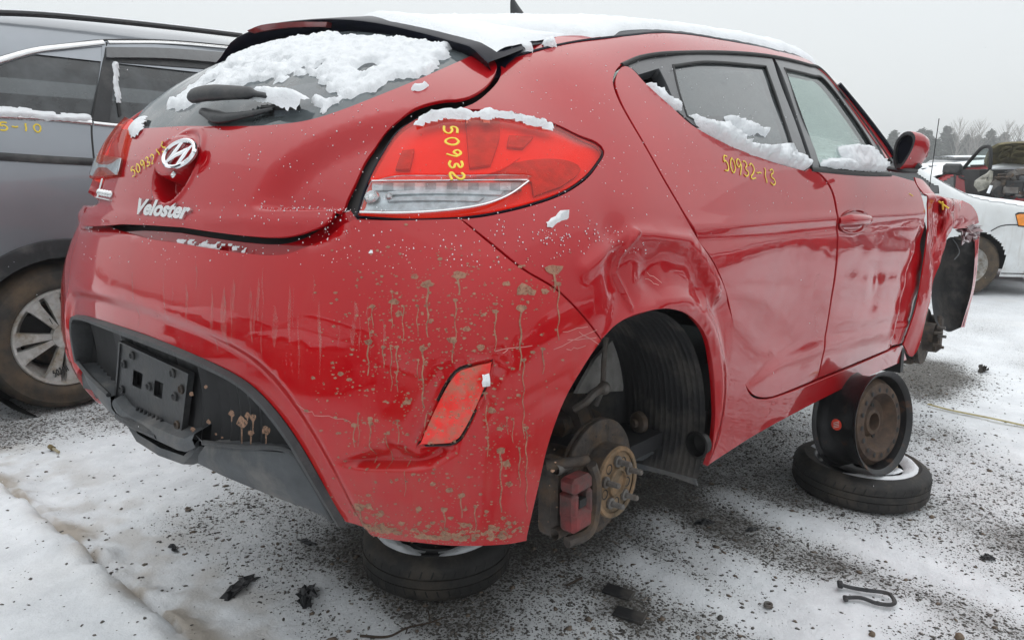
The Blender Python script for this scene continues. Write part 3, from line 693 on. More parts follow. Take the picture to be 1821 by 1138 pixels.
me = bpy.data.meshes.new('ground'); me.vertices.add(len(V)); me.vertices.foreach_set('co', V.ravel()); me.loops.add(Fq.size); me.loops.foreach_set('vertex_index', Fq.ravel().astype(np.int32)); me.polygons.add(len(Fq)); me.polygons.foreach_set('loop_start', np.arange(0, Fq.size, 4, dtype=np.int32)); me.update(calc_edges=True)
me.polygons.foreach_set('use_smooth', np.ones(len(Fq), bool))
for nm, ar in (('grit', gr), ('dirt', dr)):
    a_ = me.attributes.new(nm, 'FLOAT', 'POINT'); a_.data.foreach_set('value', ar.astype(np.float32))
ground = link('ground', me, GM); ground['kind'] = 'structure'; ground['label'] = 'snow-dusted gravel yard with tracks and a trodden snow bank'
print('ground verts', len(V))
# loose gravel standing proud of the snow
def gravel(name, n, box, rmin, rmax, label, mat, p=1.0):
    q = np.stack([RNG.uniform(box[0], box[1], n*5), RNG.uniform(box[2], box[3], n*5)], 1); g, _, _ = gstate(q); k = RNG.random(len(q)) < np.clip(g*1.5, .09, 1)**1.2*p; q = q[k][:n]; z = gheight(q)
    r = rmin+(rmax-rmin)*RNG.random(len(q))**3; base = np.array([(1, 0, 0), (.3, .95, 0), (-.8, .6, 0), (-.8, -.6, 0), (.3, -.95, 0), (0.1, 0, .75), (0, 0, -.5)])
    a = RNG.uniform(0, 2*PI, len(q)); ca, sa = np.cos(a), np.sin(a); B = base[None]*(1+.3*RNG.normal(0, 1, (len(q), 7, 3)).clip(-1.2, 1.2)); B = B*np.stack([r*1.2, r*.8, r*.7], 1)[:, None]
    X = B[:, :, 0]*ca[:, None]-B[:, :, 1]*sa[:, None]+q[:, 0:1]; Y = B[:, :, 0]*sa[:, None]+B[:, :, 1]*ca[:, None]+q[:, 1:2]; Z = B[:, :, 2]+z[:, None]+r[:, None]*.1
    V = np.stack([X, Y, Z], 2).reshape(-1, 3); f = np.array([(0, 1, 5), (1, 2, 5), (2, 3, 5), (3, 4, 5), (4, 0, 5), (1, 0, 6), (2, 1, 6), (3, 2, 6), (4, 3, 6), (0, 4, 6)]); Fc = (f[None]+np.arange(len(q))[:, None, None]*7).reshape(-1, 3)
    me = bpy.data.meshes.new(name); me.vertices.add(len(V)); me.vertices.foreach_set('co', V.ravel()); me.loops.add(Fc.size); me.loops.foreach_set('vertex_index', Fc.ravel().astype(np.int32)); me.polygons.add(len(Fc)); me.polygons.foreach_set('loop_start', np.arange(0, Fc.size, 3, dtype=np.int32)); me.update(calc_edges=True)
    return tag(link(name, me, mat), label, 'gravel', kind='stuff')
GRV = pbr('wet_dark_gravel', (.085, .078, .07), .55, var=.6, vscale=35, dirt=(.30, .26, .22), dirt_amt=.35, dscale=18)
gravel('gravel', 80000, (-1.3, 4.2, -2.4, 2.6), .0018, .0075, 'fine dark gravel poking through the thin snow', GRV)
gravel('gravel', 900, (-1.2, 3.6, -2.0, 2.2), .008, .014, 'scattered coarser dark stones lying on the snow', pbr('brown_stones', (.13, .10, .075), .7, var=.5, vscale=25))
# ============================================================ TREES
CON = pbr('pine_needles', (.040, .060, .045), .9, var=.5, vscale=1.2); BARK = pbr('bark', (.09, .075, .06), .95)
def pine_meshes(k):
    r = np.random.default_rng(100+k); H = 9.0; V = []; Fc = []; bare = .30+.1*r.random()
    for L in range(17):
        h = H*(bare+(1-bare)*L/16); spread = (H*.30)*(1-((h/H-bare)/(1-bare))**1.6)*(.75+.4*r.random())+.25
        for b in range(6):
            a = r.random()*2*PI; ln = spread*(.55+.6*r.random()); up = .12+.25*r.random()
            for j in range(11):
                t = .25+.75*j/10; c_ = np.array([math.cos(a)*ln*t, math.sin(a)*ln*t, h+up*ln*t*.5+r.normal(0, .10)])+r.normal(0, .12, 3)
                s_ = .20+.16*r.random(); n = len(V); d = r.normal(0, 1, (3, 3)); d[:, 2] *= .35; d /= np.linalg.norm(d, axis=1, keepdims=True); V += list(c_+d*s_*1.5); Fc.append((n, n+1, n+2)); 
                n = len(V); d = r.normal(0, 1, (3, 3)); d[:, 2] *= .5; d /= np.linalg.norm(d, axis=1, keepdims=True); V += list(c_+d*s_); Fc.append((n, n+1, n+2))
    return V, Fc
def pine(o0, x, y, s, rz, lab):
    t = thing('pine_tree', lab, 'tree', (x, y, 0), 'pine trees beyond the yard', rz); t.scale = (s*1.1, s*1.1, s)
    for nm, me in o0:
        o = bpy.data.objects.new(nm, me); C.objects.link(o); o.parent = t
PM = []
for k in range(3):
    V, Fc = pine_meshes(k); me = bpy.data.meshes.new('crown'); me.from_pydata([tuple(v) for v in V], [], Fc); me.materials.append(CON); me.update()
    mb = MB(); mb.tube([(0, 0, 0), (0.05, 0, 4), (0, .03, 8.8)], [.16, .11, .03], 7); o = mb.build('trunk', BARK); tm = o.data; bpy.data.objects.remove(o); PM.append([('crown', me), ('trunk', tm)])
TP = [(1590, 236, 'first pine left of the side mirror'), (1583, 248, 'low pine just beside the windscreen pillar'), (1640, 232, 'pine peeping just right of the side mirror'), (1652, 236, 'round-headed pine right of the mirror'), (1685, 229, 'tallest layered pine between mirror and antenna tip'), (1697, 243, 'small pine in front of the tallest one'), (1722, 243, 'pine behind the bare birch'), (1740, 245, 'narrow pine left of the open bonnet'),
      (1763, 235, 'broad pine above the open bonnet'), (1786, 240, 'pine above the right part of the open bonnet'), (1812, 252, 'pine at the right edge of the photo'), (1668, 250, 'low pine right behind the car antenna'), (1751, 250, 'low pine between two taller ones'), (1628, 244, 'pine hidden mostly by the side mirror')]
def horizon_v(u): return 569-1310*math.tan(PITCHW)+(u-910.5)*math.tan(ROLLW)
for k, (u, v, lb) in enumerate(TP):
    D = 120+20*((k*7) % 5)/5; p = atd(u, v, D); pine(PM[k % 3], p[0], p[1], p[2]/9.1, k*1.3, lb)
def bare(u, v, lab, k):
    D = 112; p = atd(u, v, D); H = p[2]; t = thing('bare_tree', lab, 'tree', (p[0], p[1], 0), 'leafless trees beyond the yard'); r = np.random.default_rng(k)
    mb = MB(); mb.tube([(0, 0, 0), (.1, .05, H*.5), (.15, 0, H)], [.10, .06, .012], 5); mb.build('trunk', MATS.get('pale_bark') or pbr('pale_bark', (.28, .26, .24), .9), t)
    mb = MB()
    for j in range(46):
        h = H*(.35+.62*r.random()); a = r.random()*2*PI; ln = (H-h)*.45+.5; q0 = np.array([.1*h/H, .02, h]); q1 = q0+np.array([math.cos(a)*ln*.5, math.sin(a)*ln*.5, ln*.8]); q2 = q1+np.array([math.cos(a+.5)*ln*.3, math.sin(a+.5)*ln*.3, ln*.5]); mb.tube([q0, q1, q2], [.028, .018, .008], 3)
    mb.build('branches', MATS['pale_bark'], t)
for k, (u, v, lb) in enumerate([(1709, 214, 'bare birch with a thin white trunk, tallest of the leafless trees'), (1745, 216, 'bushy leafless tree between two pines'), (1795, 220, 'thin leafless tree over the open bonnet'), (1815, 226, 'leafless tree at the right edge of the photo'), (1730, 234, 'low leafless tree right of the birch')]): bare(u, v, lb, k)
# the wood behind them, all round the yard
mb_V = []; mb_F = []; n0 = 0
r = np.random.default_rng(5)
for k in range(520):
    a = r.random()*2*PI; D = r.uniform(135, 190); x, y = D*math.cos(a), D*math.sin(a); H = r.uniform(3.6, 6.5); n = 26
    c_ = np.stack([x+r.normal(0, 1.6, n), y+r.normal(0, 1.6, n), H*r.random(n)**.8], 1); d = r.normal(0, 1, (n, 3, 3)); d /= np.linalg.norm(d, axis=2, keepdims=True); s_ = (.9*(1.25-c_[:, 2]/H))[:, None, None]
    V = (c_[:, None]+d*s_*1.2).reshape(-1, 3); V[:, 2] = np.abs(V[:, 2]); mb_V.append(V); mb_F += [(n0+3*i, n0+3*i+1, n0+3*i+2) for i in range(n)]; n0 += 3*n
for k in range(2600):                          # low scrub
    a = r.random()*2*PI; D = r.uniform(140, 175); c_ = np.array([D*math.cos(a), D*math.sin(a), r.uniform(0, 2.9)]); d = r.normal(0, 1, (3, 3)); V = c_+d*1.1; V[:, 2] = np.abs(V[:, 2]); mb_V.append(V); mb_F.append((n0, n0+1, n0+2)); n0 += 3
o = mesh('far_wood', np.vstack(mb_V), mb_F, pbr('scrub', (.085, .08, .07), .95, var=.4, vscale=.4), smooth=False); tag(o, 'grey-brown belt of distant woodland closing off the yard', 'woodland', kind='stuff')

# ============================================================ OTHER CARS
def fr(o, h): 
    o = np.asarray(o, float); return o, np.array([math.cos(h), math.sin(h), 0]), np.array([-math.sin(h), math.cos(h), 0])
def mkfield(o, h, TXs, WZs, xr, xf, k=.12, crown=.08):
    O_, ex, ey = fr(o, h); xs, ts = zip(*TXs); zs, ws = zip(*WZs); TT_ = Table(xs, [0, 1], np.array([ts, ts]), blur=1); WW_ = Table([0, 1], zs, np.array([[a, a] for a in ws]), blur=1)
    def F(p):
        q = p-O_; x = q@ex; y = q@ey; z = q[:, 2]; w_ = np.abs(y)
        f = smax(w_-WW_(0*x+.5, z)*(1-.10*sstep(xf-.9, xf, x)**2-.08*sstep(xr+.6, xr, x)**2), (z-TT_(x, 0*x+.5)+crown*w_**2)*.85, k)
        f = smax(f, x-xf+.10*w_**2+.12*np.clip(z-.6, 0, 1), .25); return smax(f, xr-x+.08*w_**2+.25*np.clip(z-.9, 0, 1), .2)
    return F
CARS = dict(
 sedan=dict(T=[(-1.1, 1.0), (-.9, 1.02), (-.3, 1.06), (.3, 1.34), (.8, 1.43), (1.4, 1.44), (1.8, 1.36), (2.3, 1.10), (2.55, .99), (3.0, .92), (3.4, .80), (3.6, .70)], W=[(.15, .78), (.3, .84), (.6, .87), (.8, .86), (.95, .83), (1.1, .74), (1.3, .62), (1.45, .52), (1.6, .4)], xr=-1.0, xf=3.5, wb=2.65, R=.32, win=[(-.15, .98), (.30, 1.28), (.8, 1.36), (1.4, 1.37), (1.75, 1.31), (2.25, 1.0)], belt=.95, ws=(1.85, 2.42), rw=(-.25, .35)),
 suv=dict(T=[(-1.0, 1.60), (-.8, 1.66), (-.3, 1.72), (.5, 1.75), (1.3, 1.74), (1.8, 1.62), (2.3, 1.25), (2.5, 1.12), (3.0, 1.04), (3.4, .92), (3.6, .8)], W=[(.2, .82), (.4, .90), (.7, .93), (1.0, .91), (1.15, .88), (1.4, .78), (1.6, .70), (1.75, .60), (1.9, .45)], xr=-.95, xf=3.55, wb=2.7, R=.36, win=[(-.7, 1.12), (-.55, 1.5), (.2, 1.60), (1.3, 1.61), (1.8, 1.45), (2.2, 1.16)], belt=1.13, ws=(1.85, 2.4), rw=(-1.2, -.8)))
CARS['long_sedan'] = dict(CARS['sedan'], xf=3.85, T=[(a if a < 3.3 else a+.35, b*1.115) for a, b in CARS['sedan']['T']], W=[(a*1.115, b) for a, b in CARS['sedan']['W']], win=[(a, b*1.115) for a, b in CARS['sedan']['win']], belt=1.06)
DGL = pbr('dark_car_glass', (.02, .024, .026), .06, coat=1); DGL2 = pbr('snowy_car_glass', (.55, .60, .60), .3, coat=.6)
def far_car(name, lab, kind, o, h, paint, nx=70, na=36, snow=.05, group=None, sc_=1.0, wheels=True, glassmat=None):
    P_ = CARS[kind]; F = mkfield(o, h, P_['T'], P_['W'], P_['xr'], P_['xf']); O_, ex, ey = fr(o, h)
    t = thing(name, lab, 'car', o, group, h); PINV[t.name] = (Matrix.Translation(o)@Matrix.Rotation(h, 4, 'Z')).inverted()
    xs = np.linspace(P_['xr']+.02, P_['xf']-.02, nx); zc = .62; an = np.linspace(-.62, PI+.62, na*2)
    # end caps by shooting along x too: spine limited, ends closed by fan
    x0, x1 = P_['xr']+.55, P_['xf']-.55; rows = []
    for a in np.linspace(0, 1, nx):
        s_ = -.95+a*(1.9+(x1-x0)); 
        if s_ < 0: o_ = x0; az = -s_/.95*PI/2*.98; dx = -math.sin(az); cz = math.cos(az)
        elif s_ > x1-x0: o_ = x1; az = (s_-(x1-x0))/.95*PI/2*.98; dx = math.sin(az); cz = math.cos(az)
        else: o_ = x0+s_; dx = 0; cz = 1
        for b in an: rows.append((o_, dx, math.cos(b)*cz, math.sin(b)*(cz if True else 1)))
    rows = np.array(rows); org = O_+rows[:, :1]*ex+np.array([0, 0, zc]); d = rows[:, 1:2]*ex+rows[:, 2:3]*ey+rows[:, 3:4]*np.array([0, 0, 1]); d /= np.linalg.norm(d, axis=1, keepdims=True)
    P = shoot(F, org+d*1.9, -d, 0, 1.9); bad = np.isnan(P[:, 0]); P = np.where(bad[:, None], org+d*.8, P); m = len(an)
    q = np.stack([(P-O_)@ex, (P-O_)@ey, P[:, 2]-O_[2]], 1); G = q.reshape(nx, m, 3); I = np.arange(nx*m).reshape(nx, m)
    f = np.stack([I[:-1, :-1], I[1:, :-1], I[1:, 1:], I[:-1, 1:]], 2).reshape(-1, 4); c_ = q[f].mean(1)
    Nn = grad(F, P); nl = np.stack([Nn@ex, Nn@ey, Nn[:, 2]], 1)[f].mean(1)
    arch = np.zeros(len(f), bool)
    for xw in (0, P_['wb']): arch |= (np.hypot(c_[:, 0]-xw, c_[:, 2]-P_['R']) < P_['R']*1.12) & (np.abs(c_[:, 1]) > .4)
    low = c_[:, 2] < .2
    wp_ = np.array(P_['win']); poly = np.vstack([wp_, [[wp_[-1, 0], P_['belt']], [wp_[0, 0], P_['belt']]]])
    side = inpoly(c_[:, [0, 2]], poly) & (np.abs(nl[:, 1]) > .45)
    for xp in (1.0, -.05 if 'sedan' in kind else .05): side &= np.abs(c_[:, 0]-xp-.12*(c_[:, 2]-1)) > .045
    wsd = (c_[:, 0] > P_['ws'][0]) & (c_[:, 0] < P_['ws'][1]) & (np.abs(c_[:, 1]) < .62) & (c_[:, 2] > P_['belt']+.04) & (nl[:, 2] > .3)
    rwd = (c_[:, 0] > P_['rw'][0]) & (c_[:, 0] < P_['rw'][1]) & (np.abs(c_[:, 1]) < .60) & (c_[:, 2] > P_['belt']+.06) & (np.abs(nl[:, 1]) < .5)
    gl = (side | wsd | rwd) & ~arch
    def sub(nm, mask, mat, par, off=0):
        if not mask.any(): return None
        ff = f[mask]; u_, inv = np.unique(ff, return_inverse=True); Pn = P[u_]+Nn[u_]*off; ff = inv.reshape(ff.shape)
        a, b, d_ = Pn[ff[:, 0]], Pn[ff[:, 1]], Pn[ff[:, 2]]; fl = np.einsum('ij,ij->i', np.cross(b-a, d_-a), Nn[u_][ff[:, 0]]) < 0; ff[fl] = ff[fl][:, ::-1]
        return mesh(nm, Pn, ff, mat, par)
    body = sub('body', ~gl & ~arch & ~low, paint, t);  sub('windscreen', wsd, DGL2 if snow else DGL, t, -.006); sub('rear_window', rwd, DGL, t, -.006)
    xr_ = -.05 if 'sedan' in kind else .05
    for s_ in (1, -1):
        for a_, b_ in ((-9, xr_), (xr_, 1.0), (1.0, 9)):
            xx_ = c_[:, 0]-.12*(c_[:, 2]-1); sub('window', side & ~arch & (c_[:, 1]*s_ > 0) & (xx_ > a_) & (xx_ < b_), glassmat or DGL, t, -.006)
    if snow:
        up = (nl[:, 2] > .86) & (c_[:, 2] > .8)
        s_ = sub('snow_cover', up, SNOW, t, snow); 
        if s_: s_['kind'] = 'stuff'
    if wheels:
        for xw in (0, P_['wb']):
            for s_ in (1, -1):
                cw = O_+ex*xw+ey*s_*(.74 if 'sedan' in kind else .80)+np.array([0, 0, P_['R']]); Rw = P_['R']
                mb = MB(); mb.lathe([(Rw*.60, .095), (Rw*.66, .105), (Rw*.92, .10), (Rw, .075), (Rw, -.075), (Rw*.92, -.10), (Rw*.6, -.10)], c=cw, axis=ey*s_, n=32); wh = mb.build('wheel', RUBD, t)
                mb = MB(); mb.lathe([(Rw*.62, .09), (Rw*.58, .075), (Rw*.50, .03), (Rw*.2, .05), (0, .055)], c=cw, axis=ey*s_, n=24); mb.build('hubcap', ALLOY, wh)
    mb = MB(); mb.box((0, 0, 0), (P_['xf']-P_['xr']-.5, 1.30, .30)); V = mb.V[0]+[(P_['xf']+P_['xr'])/2, 0, .42]; mb.V = [O_+V[:, :1]*ex+V[:, 1:2]*ey+V[:, 2:]*np.array([0, 0, 1])]; mb.build('underbody', SEAL, t)
    return t, F
WHP = paint_mat('white_car_paint', (.74, .76, .76), dust=(.30, .24, .17), dustamt=1.0, zlo=.1, zhi=1.1)
# --- the white sedan behind the red car's wing
wc = gpt(1712, 524); HW = R_(-52); exw = np.array([math.cos(HW), math.sin(HW), 0]); eyw = np.array([-math.sin(HW), math.cos(HW), 0])
o_ = wc+eyw*.80-exw*2.65; o_[2] = 0; print('white', wc)
wt, WF = far_car('white_sedan', 'mud-flecked white sedan with snow on its bonnet, behind the red front wing', 'long_sedan', tuple(o_), HW, WHP, nx=240, na=110, snow=.006)
def onpixw(F, px): return shoot(F, CW, rayw(px), .8, 40)
class SideAt:
    far = 2.5
    def __init__(s, o, h): s.o, s.ex, s.ey = fr(o, h)
    def fwd(s, P): return np.stack([(P-s.o)@s.ex, P[:, 2]], 1)
    def dirs(s, q): return s.o*[1, 1, 0]+q[:, :1]*s.ex+q[:, 1:]*np.array([0, 0, 1]), np.tile(-s.ey, (len(q), 1))
sw_ = SideAt(o_, HW)
am = panel('side_marker_surround', lambda p: WF(p)-.006, [(1806, 381, 'c'), (1811, 378, 'c'), (1835, 378, 'c'), (1835, 405, 'c'), (1811, 403, 'c')], SEAL, wt, ch=sw_, sp=.05, gap=0, lip=.01, pix=onpixw)
panel('side_marker', lambda p: WF(p)-.012, [(1808, 383, 'c'), (1813, 381, 'c'), (1832, 381, 'c'), (1832, 402, 'c'), (1812, 401, 'c')], AMBER, wt, ch=sw_, sp=.05, gap=0, lip=.01, pix=onpixw)
for L in ([(1762, 411), (1780, 402), (1805, 400), (1840, 404)], [(1780, 486), (1821, 487), (1860, 488)]):
    P = curve(WF, L, pix=onpixw, step=.05); mb = MB(); mb.tube(P+[0, 0, 0], .006, 5); mb.build('panel_seam', SEAL, wt)
a_, b_ = atd(1652, 338, depth_ := 8.0), atd(1670, 211, 8.0); mb = MB(); mb.tube([a_, b_], .004, 5); mb.build('antenna', SEAL, wt)
a_ = onpixw(WF, [(1652, 334), (1680, 334), (1712, 336)]); 
if not np.isnan(a_).any(): mb = MB(); mb.tube(cspl(a_+[0, 0, .03], False, .05), .012, 5); mb.build('wiper', SEAL, wt)
# --- red car with its door open, further off
RP2 = paint_mat('dull_red_paint', (.30, .02, .025), dustamt=.1); 
p = gpt(1700, 352); rc, RFd = far_car('red_car_open_door', 'small dull red car with its door hanging open, beyond the white sedan', 'sedan', tuple(atd(1640, 300, 13.2)*[1, 1, 0]), R_(-62), RP2, nx=120, na=60, snow=.05)
c0 = atd(1704, 300, 11.6)*[1, 1, 0]; dd = atd(1756, 300, 11.2)*[1, 1, 0]-c0; L_ = np.linalg.norm(dd); dd /= L_; nn = np.array([-dd[1], dd[0], 0])
def dr(x, z, o=0): return c0+dd*x+np.array([0, 0, z])+nn*o
mb = MB(); mb.slab(np.array([[dr(x, z, .02*math.sin(z*3)) for x in np.linspace(0, L_, 6)] for z in (.92, .98, 1.08, 1.16, 1.24)])*1.0, nn*.05); dpan = mb.build('open_door', RP2, rc)
mb = MB(); mb.slab(np.array([[dr(x, z, .02*math.sin(z*3)) for x in np.linspace(0, L_, 6)] for z in (.45, .6, .75, .92)])*1.0, nn*.05); mb.build('door_lower', RP2, dpan)
mb = MB(); q_ = [dr(.0, 1.24), dr(.10, 1.34), dr(.28, 1.52), dr(L_*.75, 1.60), dr(L_, 1.58), dr(L_*.97, 1.24)]; mb.tube(cspl(q_, True, .05), .022, 6, cap=False); mb.build('door_frame', SEAL, dpan)
mb = MB(); mb.add([dr(.03, 1.25, .01), dr(L_*.95, 1.25, .01), dr(L_*.97, 1.57, .01), dr(L_*.75, 1.58, .01), dr(.28, 1.50, .01)], [(0, 1, 2, 3, 4)]); mb.build('door_glass', GLSC, dpan, smooth=False)
q_ = atd(1694, 301, 11.3); mb = MB(); mb.box(q_, (.10, .22, .14), bev=.03); mb.build('door_mirror', BLK, dpan)
# --- tan vehicle with raised bonnet and bare engine bay
tn = thing('tan_van', 'tan vehicle with its bonnet raised, engine bay stripped and headlamp hanging, at the right edge', 'car', tuple(atd(1800, 340, 11.5)*[1, 1, 0]))
PINV[tn.name] = Matrix.Translation(tn.location).inverted(); Dt = 11.0
TAN = pbr('tan_bonnet_underside', (.20, .17, .085), .75, var=.3, vscale=6, bmp=.4, bscale=20, dirt=(.07, .06, .04), dirt_amt=.6, dscale=5)
hb_ = [[(1758, 300), (1753, 290), (1757, 278), (1765, 265), (1778, 258)], [(1768, 296), (1770, 285), (1774, 272), (1780, 263), (1790, 256)], [(1790, 293), (1790, 282), (1792, 270), (1796, 262), (1803, 255)], [(1840, 293), (1840, 282), (1842, 270), (1843, 262), (1848, 254)], [(1890, 300), (1895, 290), (1895, 278), (1893, 268), (1890, 258)]]
G_ = np.array([[atd(u, v, Dt+.9-.12*j-.10*(len(col)-1-j)*0) for j, (u, v) in enumerate(col)] for col in hb_]); mb = MB(); mb.slab(resamp2(G_, 14, 12) if 'resamp2' in globals() else G_, _r0*0+np.array([.03, .03, .02])); bon = mb.build('bonnet', TAN, tn)
mb = MB()
for (i0, i1, j0, j1) in ((1, 2, 1, 2), (2, 3, 1, 2), (1, 2, 2.2, 3.2), (2, 3, 2.2, 3.2)):      # pressed pockets of the inner frame
    def bp(a_, b_): i, j = int(a_), int(b_); fa, fb = a_-i, b_-j; return ((G_[i, j]*(1-fb)+G_[i, j+1]*fb)*(1-fa)+(G_[i+1, j]*(1-fb)+G_[i+1, j+1]*fb)*fa)-_r0*0-np.array([.05, .03, 0])
    q_ = cspl([bp(i0+.15, j0+.1), bp(i1-.2, j0+.12), bp(i1-.15, j1-.15), bp(i0+.2, j1-.1)], True, .05); mb.tube(np.vstack([q_, q_[:1]]), .016, 5, cap=False)
mb.build('bonnet_rib', TAN, bon)
mb = MB(); gg = np.array([[atd(u, v, d_) for u, v, d_ in r_] for r_ in ([(1762, 300, 11.3), (1790, 297, 11.6), (1850, 297, 12), (1900, 300, 12)], [(1764, 295, 11.6), (1790, 288, 12), (1850, 287, 12.3), (1900, 290, 12.3)], [(1775, 291, 12), (1795, 284, 12.5), (1850, 283, 12.8), (1900, 286, 12.8)])]); mb.slab(gg, (0, 0, -.05)); mb.build('cowl_snow', SNOW, tn)['kind'] = 'stuff'
mb = MB(); gb = np.array([[atd(u, v, 11.1) for u in (1742, 1770, 1800, 1850, 1900)] for v in (302, 318, 334, 350)]); gb[:, :, 2] -= 0; mb.slab(gb, (.6, .4, 0)); mb.build('engine_bay', SEAL, tn)
r_ = np.random.default_rng(3); EM = [RUSTD, STEEL, GREYP, RIMST]
for k_ in range(26):
    u, v = r_.uniform(1762, 1840), r_.uniform(306, 344); c_ = atd(u, v, 10.95); mb = MB()
    if k_ % 3 == 0: mb.tube(cspl([c_, c_+r_.normal(0, .12, 3)*[.3, 1, .6], c_+r_.normal(0, .2, 3)*[.3, 1, .5]], False, .03), .018, 6)
    elif k_ % 3 == 1: mb.box(c_, r_.uniform(.06, .22, 3), bev=.015)
    else: mb.lathe([(.0, -.05), (.07, -.05), (.07, .05), (.03, .06), (0, .06)], c=c_, axis=r_.normal(0, 1, 3), n=14)
    mb.build('engine_part', EM[k_ % 4], tn)
mb = MB()
for L in ([(1736, 330), (1745, 318), (1756, 312), (1764, 304)], [(1738, 338), (1750, 334), (1760, 322), (1762, 308)]): mb.tube(cspl([atd(u, v, 10.8) for u, v in L], False, .03), .025, 7)
mb.box(atd(1746, 327, 10.8), (.10, .16, .14), bev=.04); mb.build('headlamp_frame', pbr('tan_headlamp', (.24, .23, .19), .4, coat=.5, var=.4), tn)
mb = MB(); mb.tube([atd(1757, 344, 10.7), atd(1763, 330, 10.7)], .018, 6); mb.build('snowy_bracket', SNOW, tn)
mb = MB(); mb.box(atd(1770, 372, 11.0)*[1, 1, 0]+[0.3, .2, .55], (1.0, 2.4, .5)); mb.build('front_panel', DARK, tn)
# --- snow-covered cars in the next rows
for k_, (u, D, kd, h, lb) in enumerate([(1672, 21, 'sedan', -50, 'snow-covered car roof just right of the side mirror'), (1712, 24, 'sedan', -70, 'snow-covered car behind the red car with the open door'), (1765, 27, 'suv', -45, 'snow-covered vehicle furthest back, under the pines'), (1610, 23, 'sedan', -40, 'snow-covered car hidden behind the side mirror')]):
    p = atd(u, 300, D)*[1, 1, 0]; far_car('snowy_car', lb, kd, tuple(p-[.5, -.8, 0]), R_(h), WHP if k_ % 2 else pbr('grey_car_paint', (.2, .21, .22), .3, coat=1), nx=50, na=24, snow=.09, group='snow-covered cars in the far rows')
# --- rows of the yard behind and beside the photographer, seen only as reflections in the red paint
DKP = pbr('dark_car_paint', (.03, .035, .05), .25, coat=1); SLV = pbr('silver_car_paint', (.30, .31, .32), .3, .3, coat=1)
for k_, (x, y, h, kd, pm, lb) in enumerate([(-7.1, -3.4, 0, 'suv', DKP, 'dark sport utility vehicle behind the photographer, mirrored in the bumper'), (-6.9, -.8, 2, 'sedan', SLV, 'silver sedan behind the photographer, mirrored in the bumper'), (-7.2, 2.0, -2, 'suv', pbr('deep_green_paint', (.02, .05, .04), .3, coat=1), 'green vehicle behind the photographer, mirrored in the bumper'), (-7.0, 4.9, 1, 'sedan', DKP, 'dark sedan far left behind the photographer'),
        (-2.8, -8.6, 92, 'suv', DKP, 'dark vehicle to the right of the photographer, mirrored in the doors'), (.2, -8.9, 88, 'sedan', WHP, 'white sedan to the right of the photographer, mirrored in the doors'), (3.2, -8.6, 91, 'suv', DKP, 'dark tall vehicle to the right, mirrored in the doors'), (6.4, -9.0, 90, 'sedan', DKP, 'dark sedan to the right, mirrored in the doors'), (9.4, -7.9, 89, 'suv', DKP, 'dark tall vehicle further along the right row'), (12.4, -7.7, 91, 'sedan', RP2, 'red sedan far along the right row'), (15.4, -7.9, 90, 'suv', DKP, 'dark tall vehicle far along the right row'), (18.4, -7.8, 92, 'sedan', SLV, 'silver sedan second to last in the right row'), (21.6, -7.9, 88, 'suv', DKP, 'dark tall vehicle at the end of the right row')]):
    far_car('parked_car', lb, kd, (x, y-(.8 if x < -1 and h > 45 else 2.0 if h > 45 and x < 9 else 0), 0), R_(h), pm, nx=44, na=22, snow=.05, group='cars in the rows behind the photographer')
# ============================================================ THE GREY SPORT UTILITY VEHICLE ON THE LEFT
wg = gpt(140, 727); YS = wg[1]+.03
SO = np.array([wg[0], YS+.90, 0]); RS = .5*260*float((wg-CW)@_Fw)/1310*1.0; zc_ = atw(138, 598, 'y', YS)[2]; print('R', RS, zc_)
SF = mkfield(SO, 0, [(-1.2, 1.60), (-.9, 1.74), (-.5, 1.83), (0, 1.905), (.6, 1.94), (1.3, 1.945), (2.0, 1.86), (2.6, 1.36), (3.4, 1.1)], [(.15, .84), (.35, .88), (.6, .915), (.85, .925), (1.05, .915), (1.2, .89), (1.4, .84), (1.6, .78), (1.75, .71), (1.9, .60), (2.05, .45)], -1.05, 3.6, k=.16, crown=.06)
suv = thing('sport_utility_vehicle', 'dark grey sport utility vehicle with chrome window strips, standing left of the red hatchback', 'car', (SO[0], SO[1], 0)); PINV[suv.name] = Matrix.Translation((SO[0], SO[1], 0)).inverted()
GRM = paint_mat('grey_metallic', (.27, .29, .315), dust=(.3, .29, .27), dustamt=.25, metal=.55, zlo=.1, zhi=.5, rough=.35)
sv = SideAt(SO, 0)
def sg(x, z): return tuple(shoot(SF, np.array([[SO[0]+x, SO[1]-2.0, z]]), np.array([[0, 1., 0]]), 0, 2)[0])
Ra = RS*1.13
arcp = [sg(Ra*math.cos(t), zc_+Ra*math.sin(t)) for t in np.linspace(-.45, PI+.45, 22)]
QG = [(-160, 175, 'c'), (-80, 146), (0, 115), (60, 97), (120, 88), (182, 82, 'c'), (164, 208, 'c'), (80, 204), (-60, 199), (-160, 197, 'c')]
DG = [(206, 108, 'c'), (300, 112), (430, 124, 'c'), (440, 245, 'c'), (320, 236), (193, 222, 'c')]
SP_ = [sg(-1.0, .5), sg(-.65, .35)]+arcp[::-1]+[sg(.65, .33), sg(3.4, .33)+('c',), sg(3.45, .8), sg(2.7, 1.15), sg(2.3, 1.5), sg(1.9, 1.72), sg(1.3, 1.82), sg(.6, 1.82), sg(0, 1.79), sg(-.5, 1.71), sg(-.85, 1.58)+('c',), sg(-1.0, 1.1)]
SP_ = [p for p in SP_ if not np.isnan(np.array(p[:3], float)).any()]
def qcurve(L): return curve(SF, L, True, .02, onpixw)
q1, q2 = qcurve(QG), qcurve(DG)
panel('body_side', SF, SP_, GRM, suv, ch=sv, sp=.035, gap=0, lip=.03, holes=[q1, q2])
panel('quarter_window', lambda p: SF(p)+.008, q1, GLSD, suv, ch=sv, raw=True, sp=.08, gap=-.004, lip=.003)
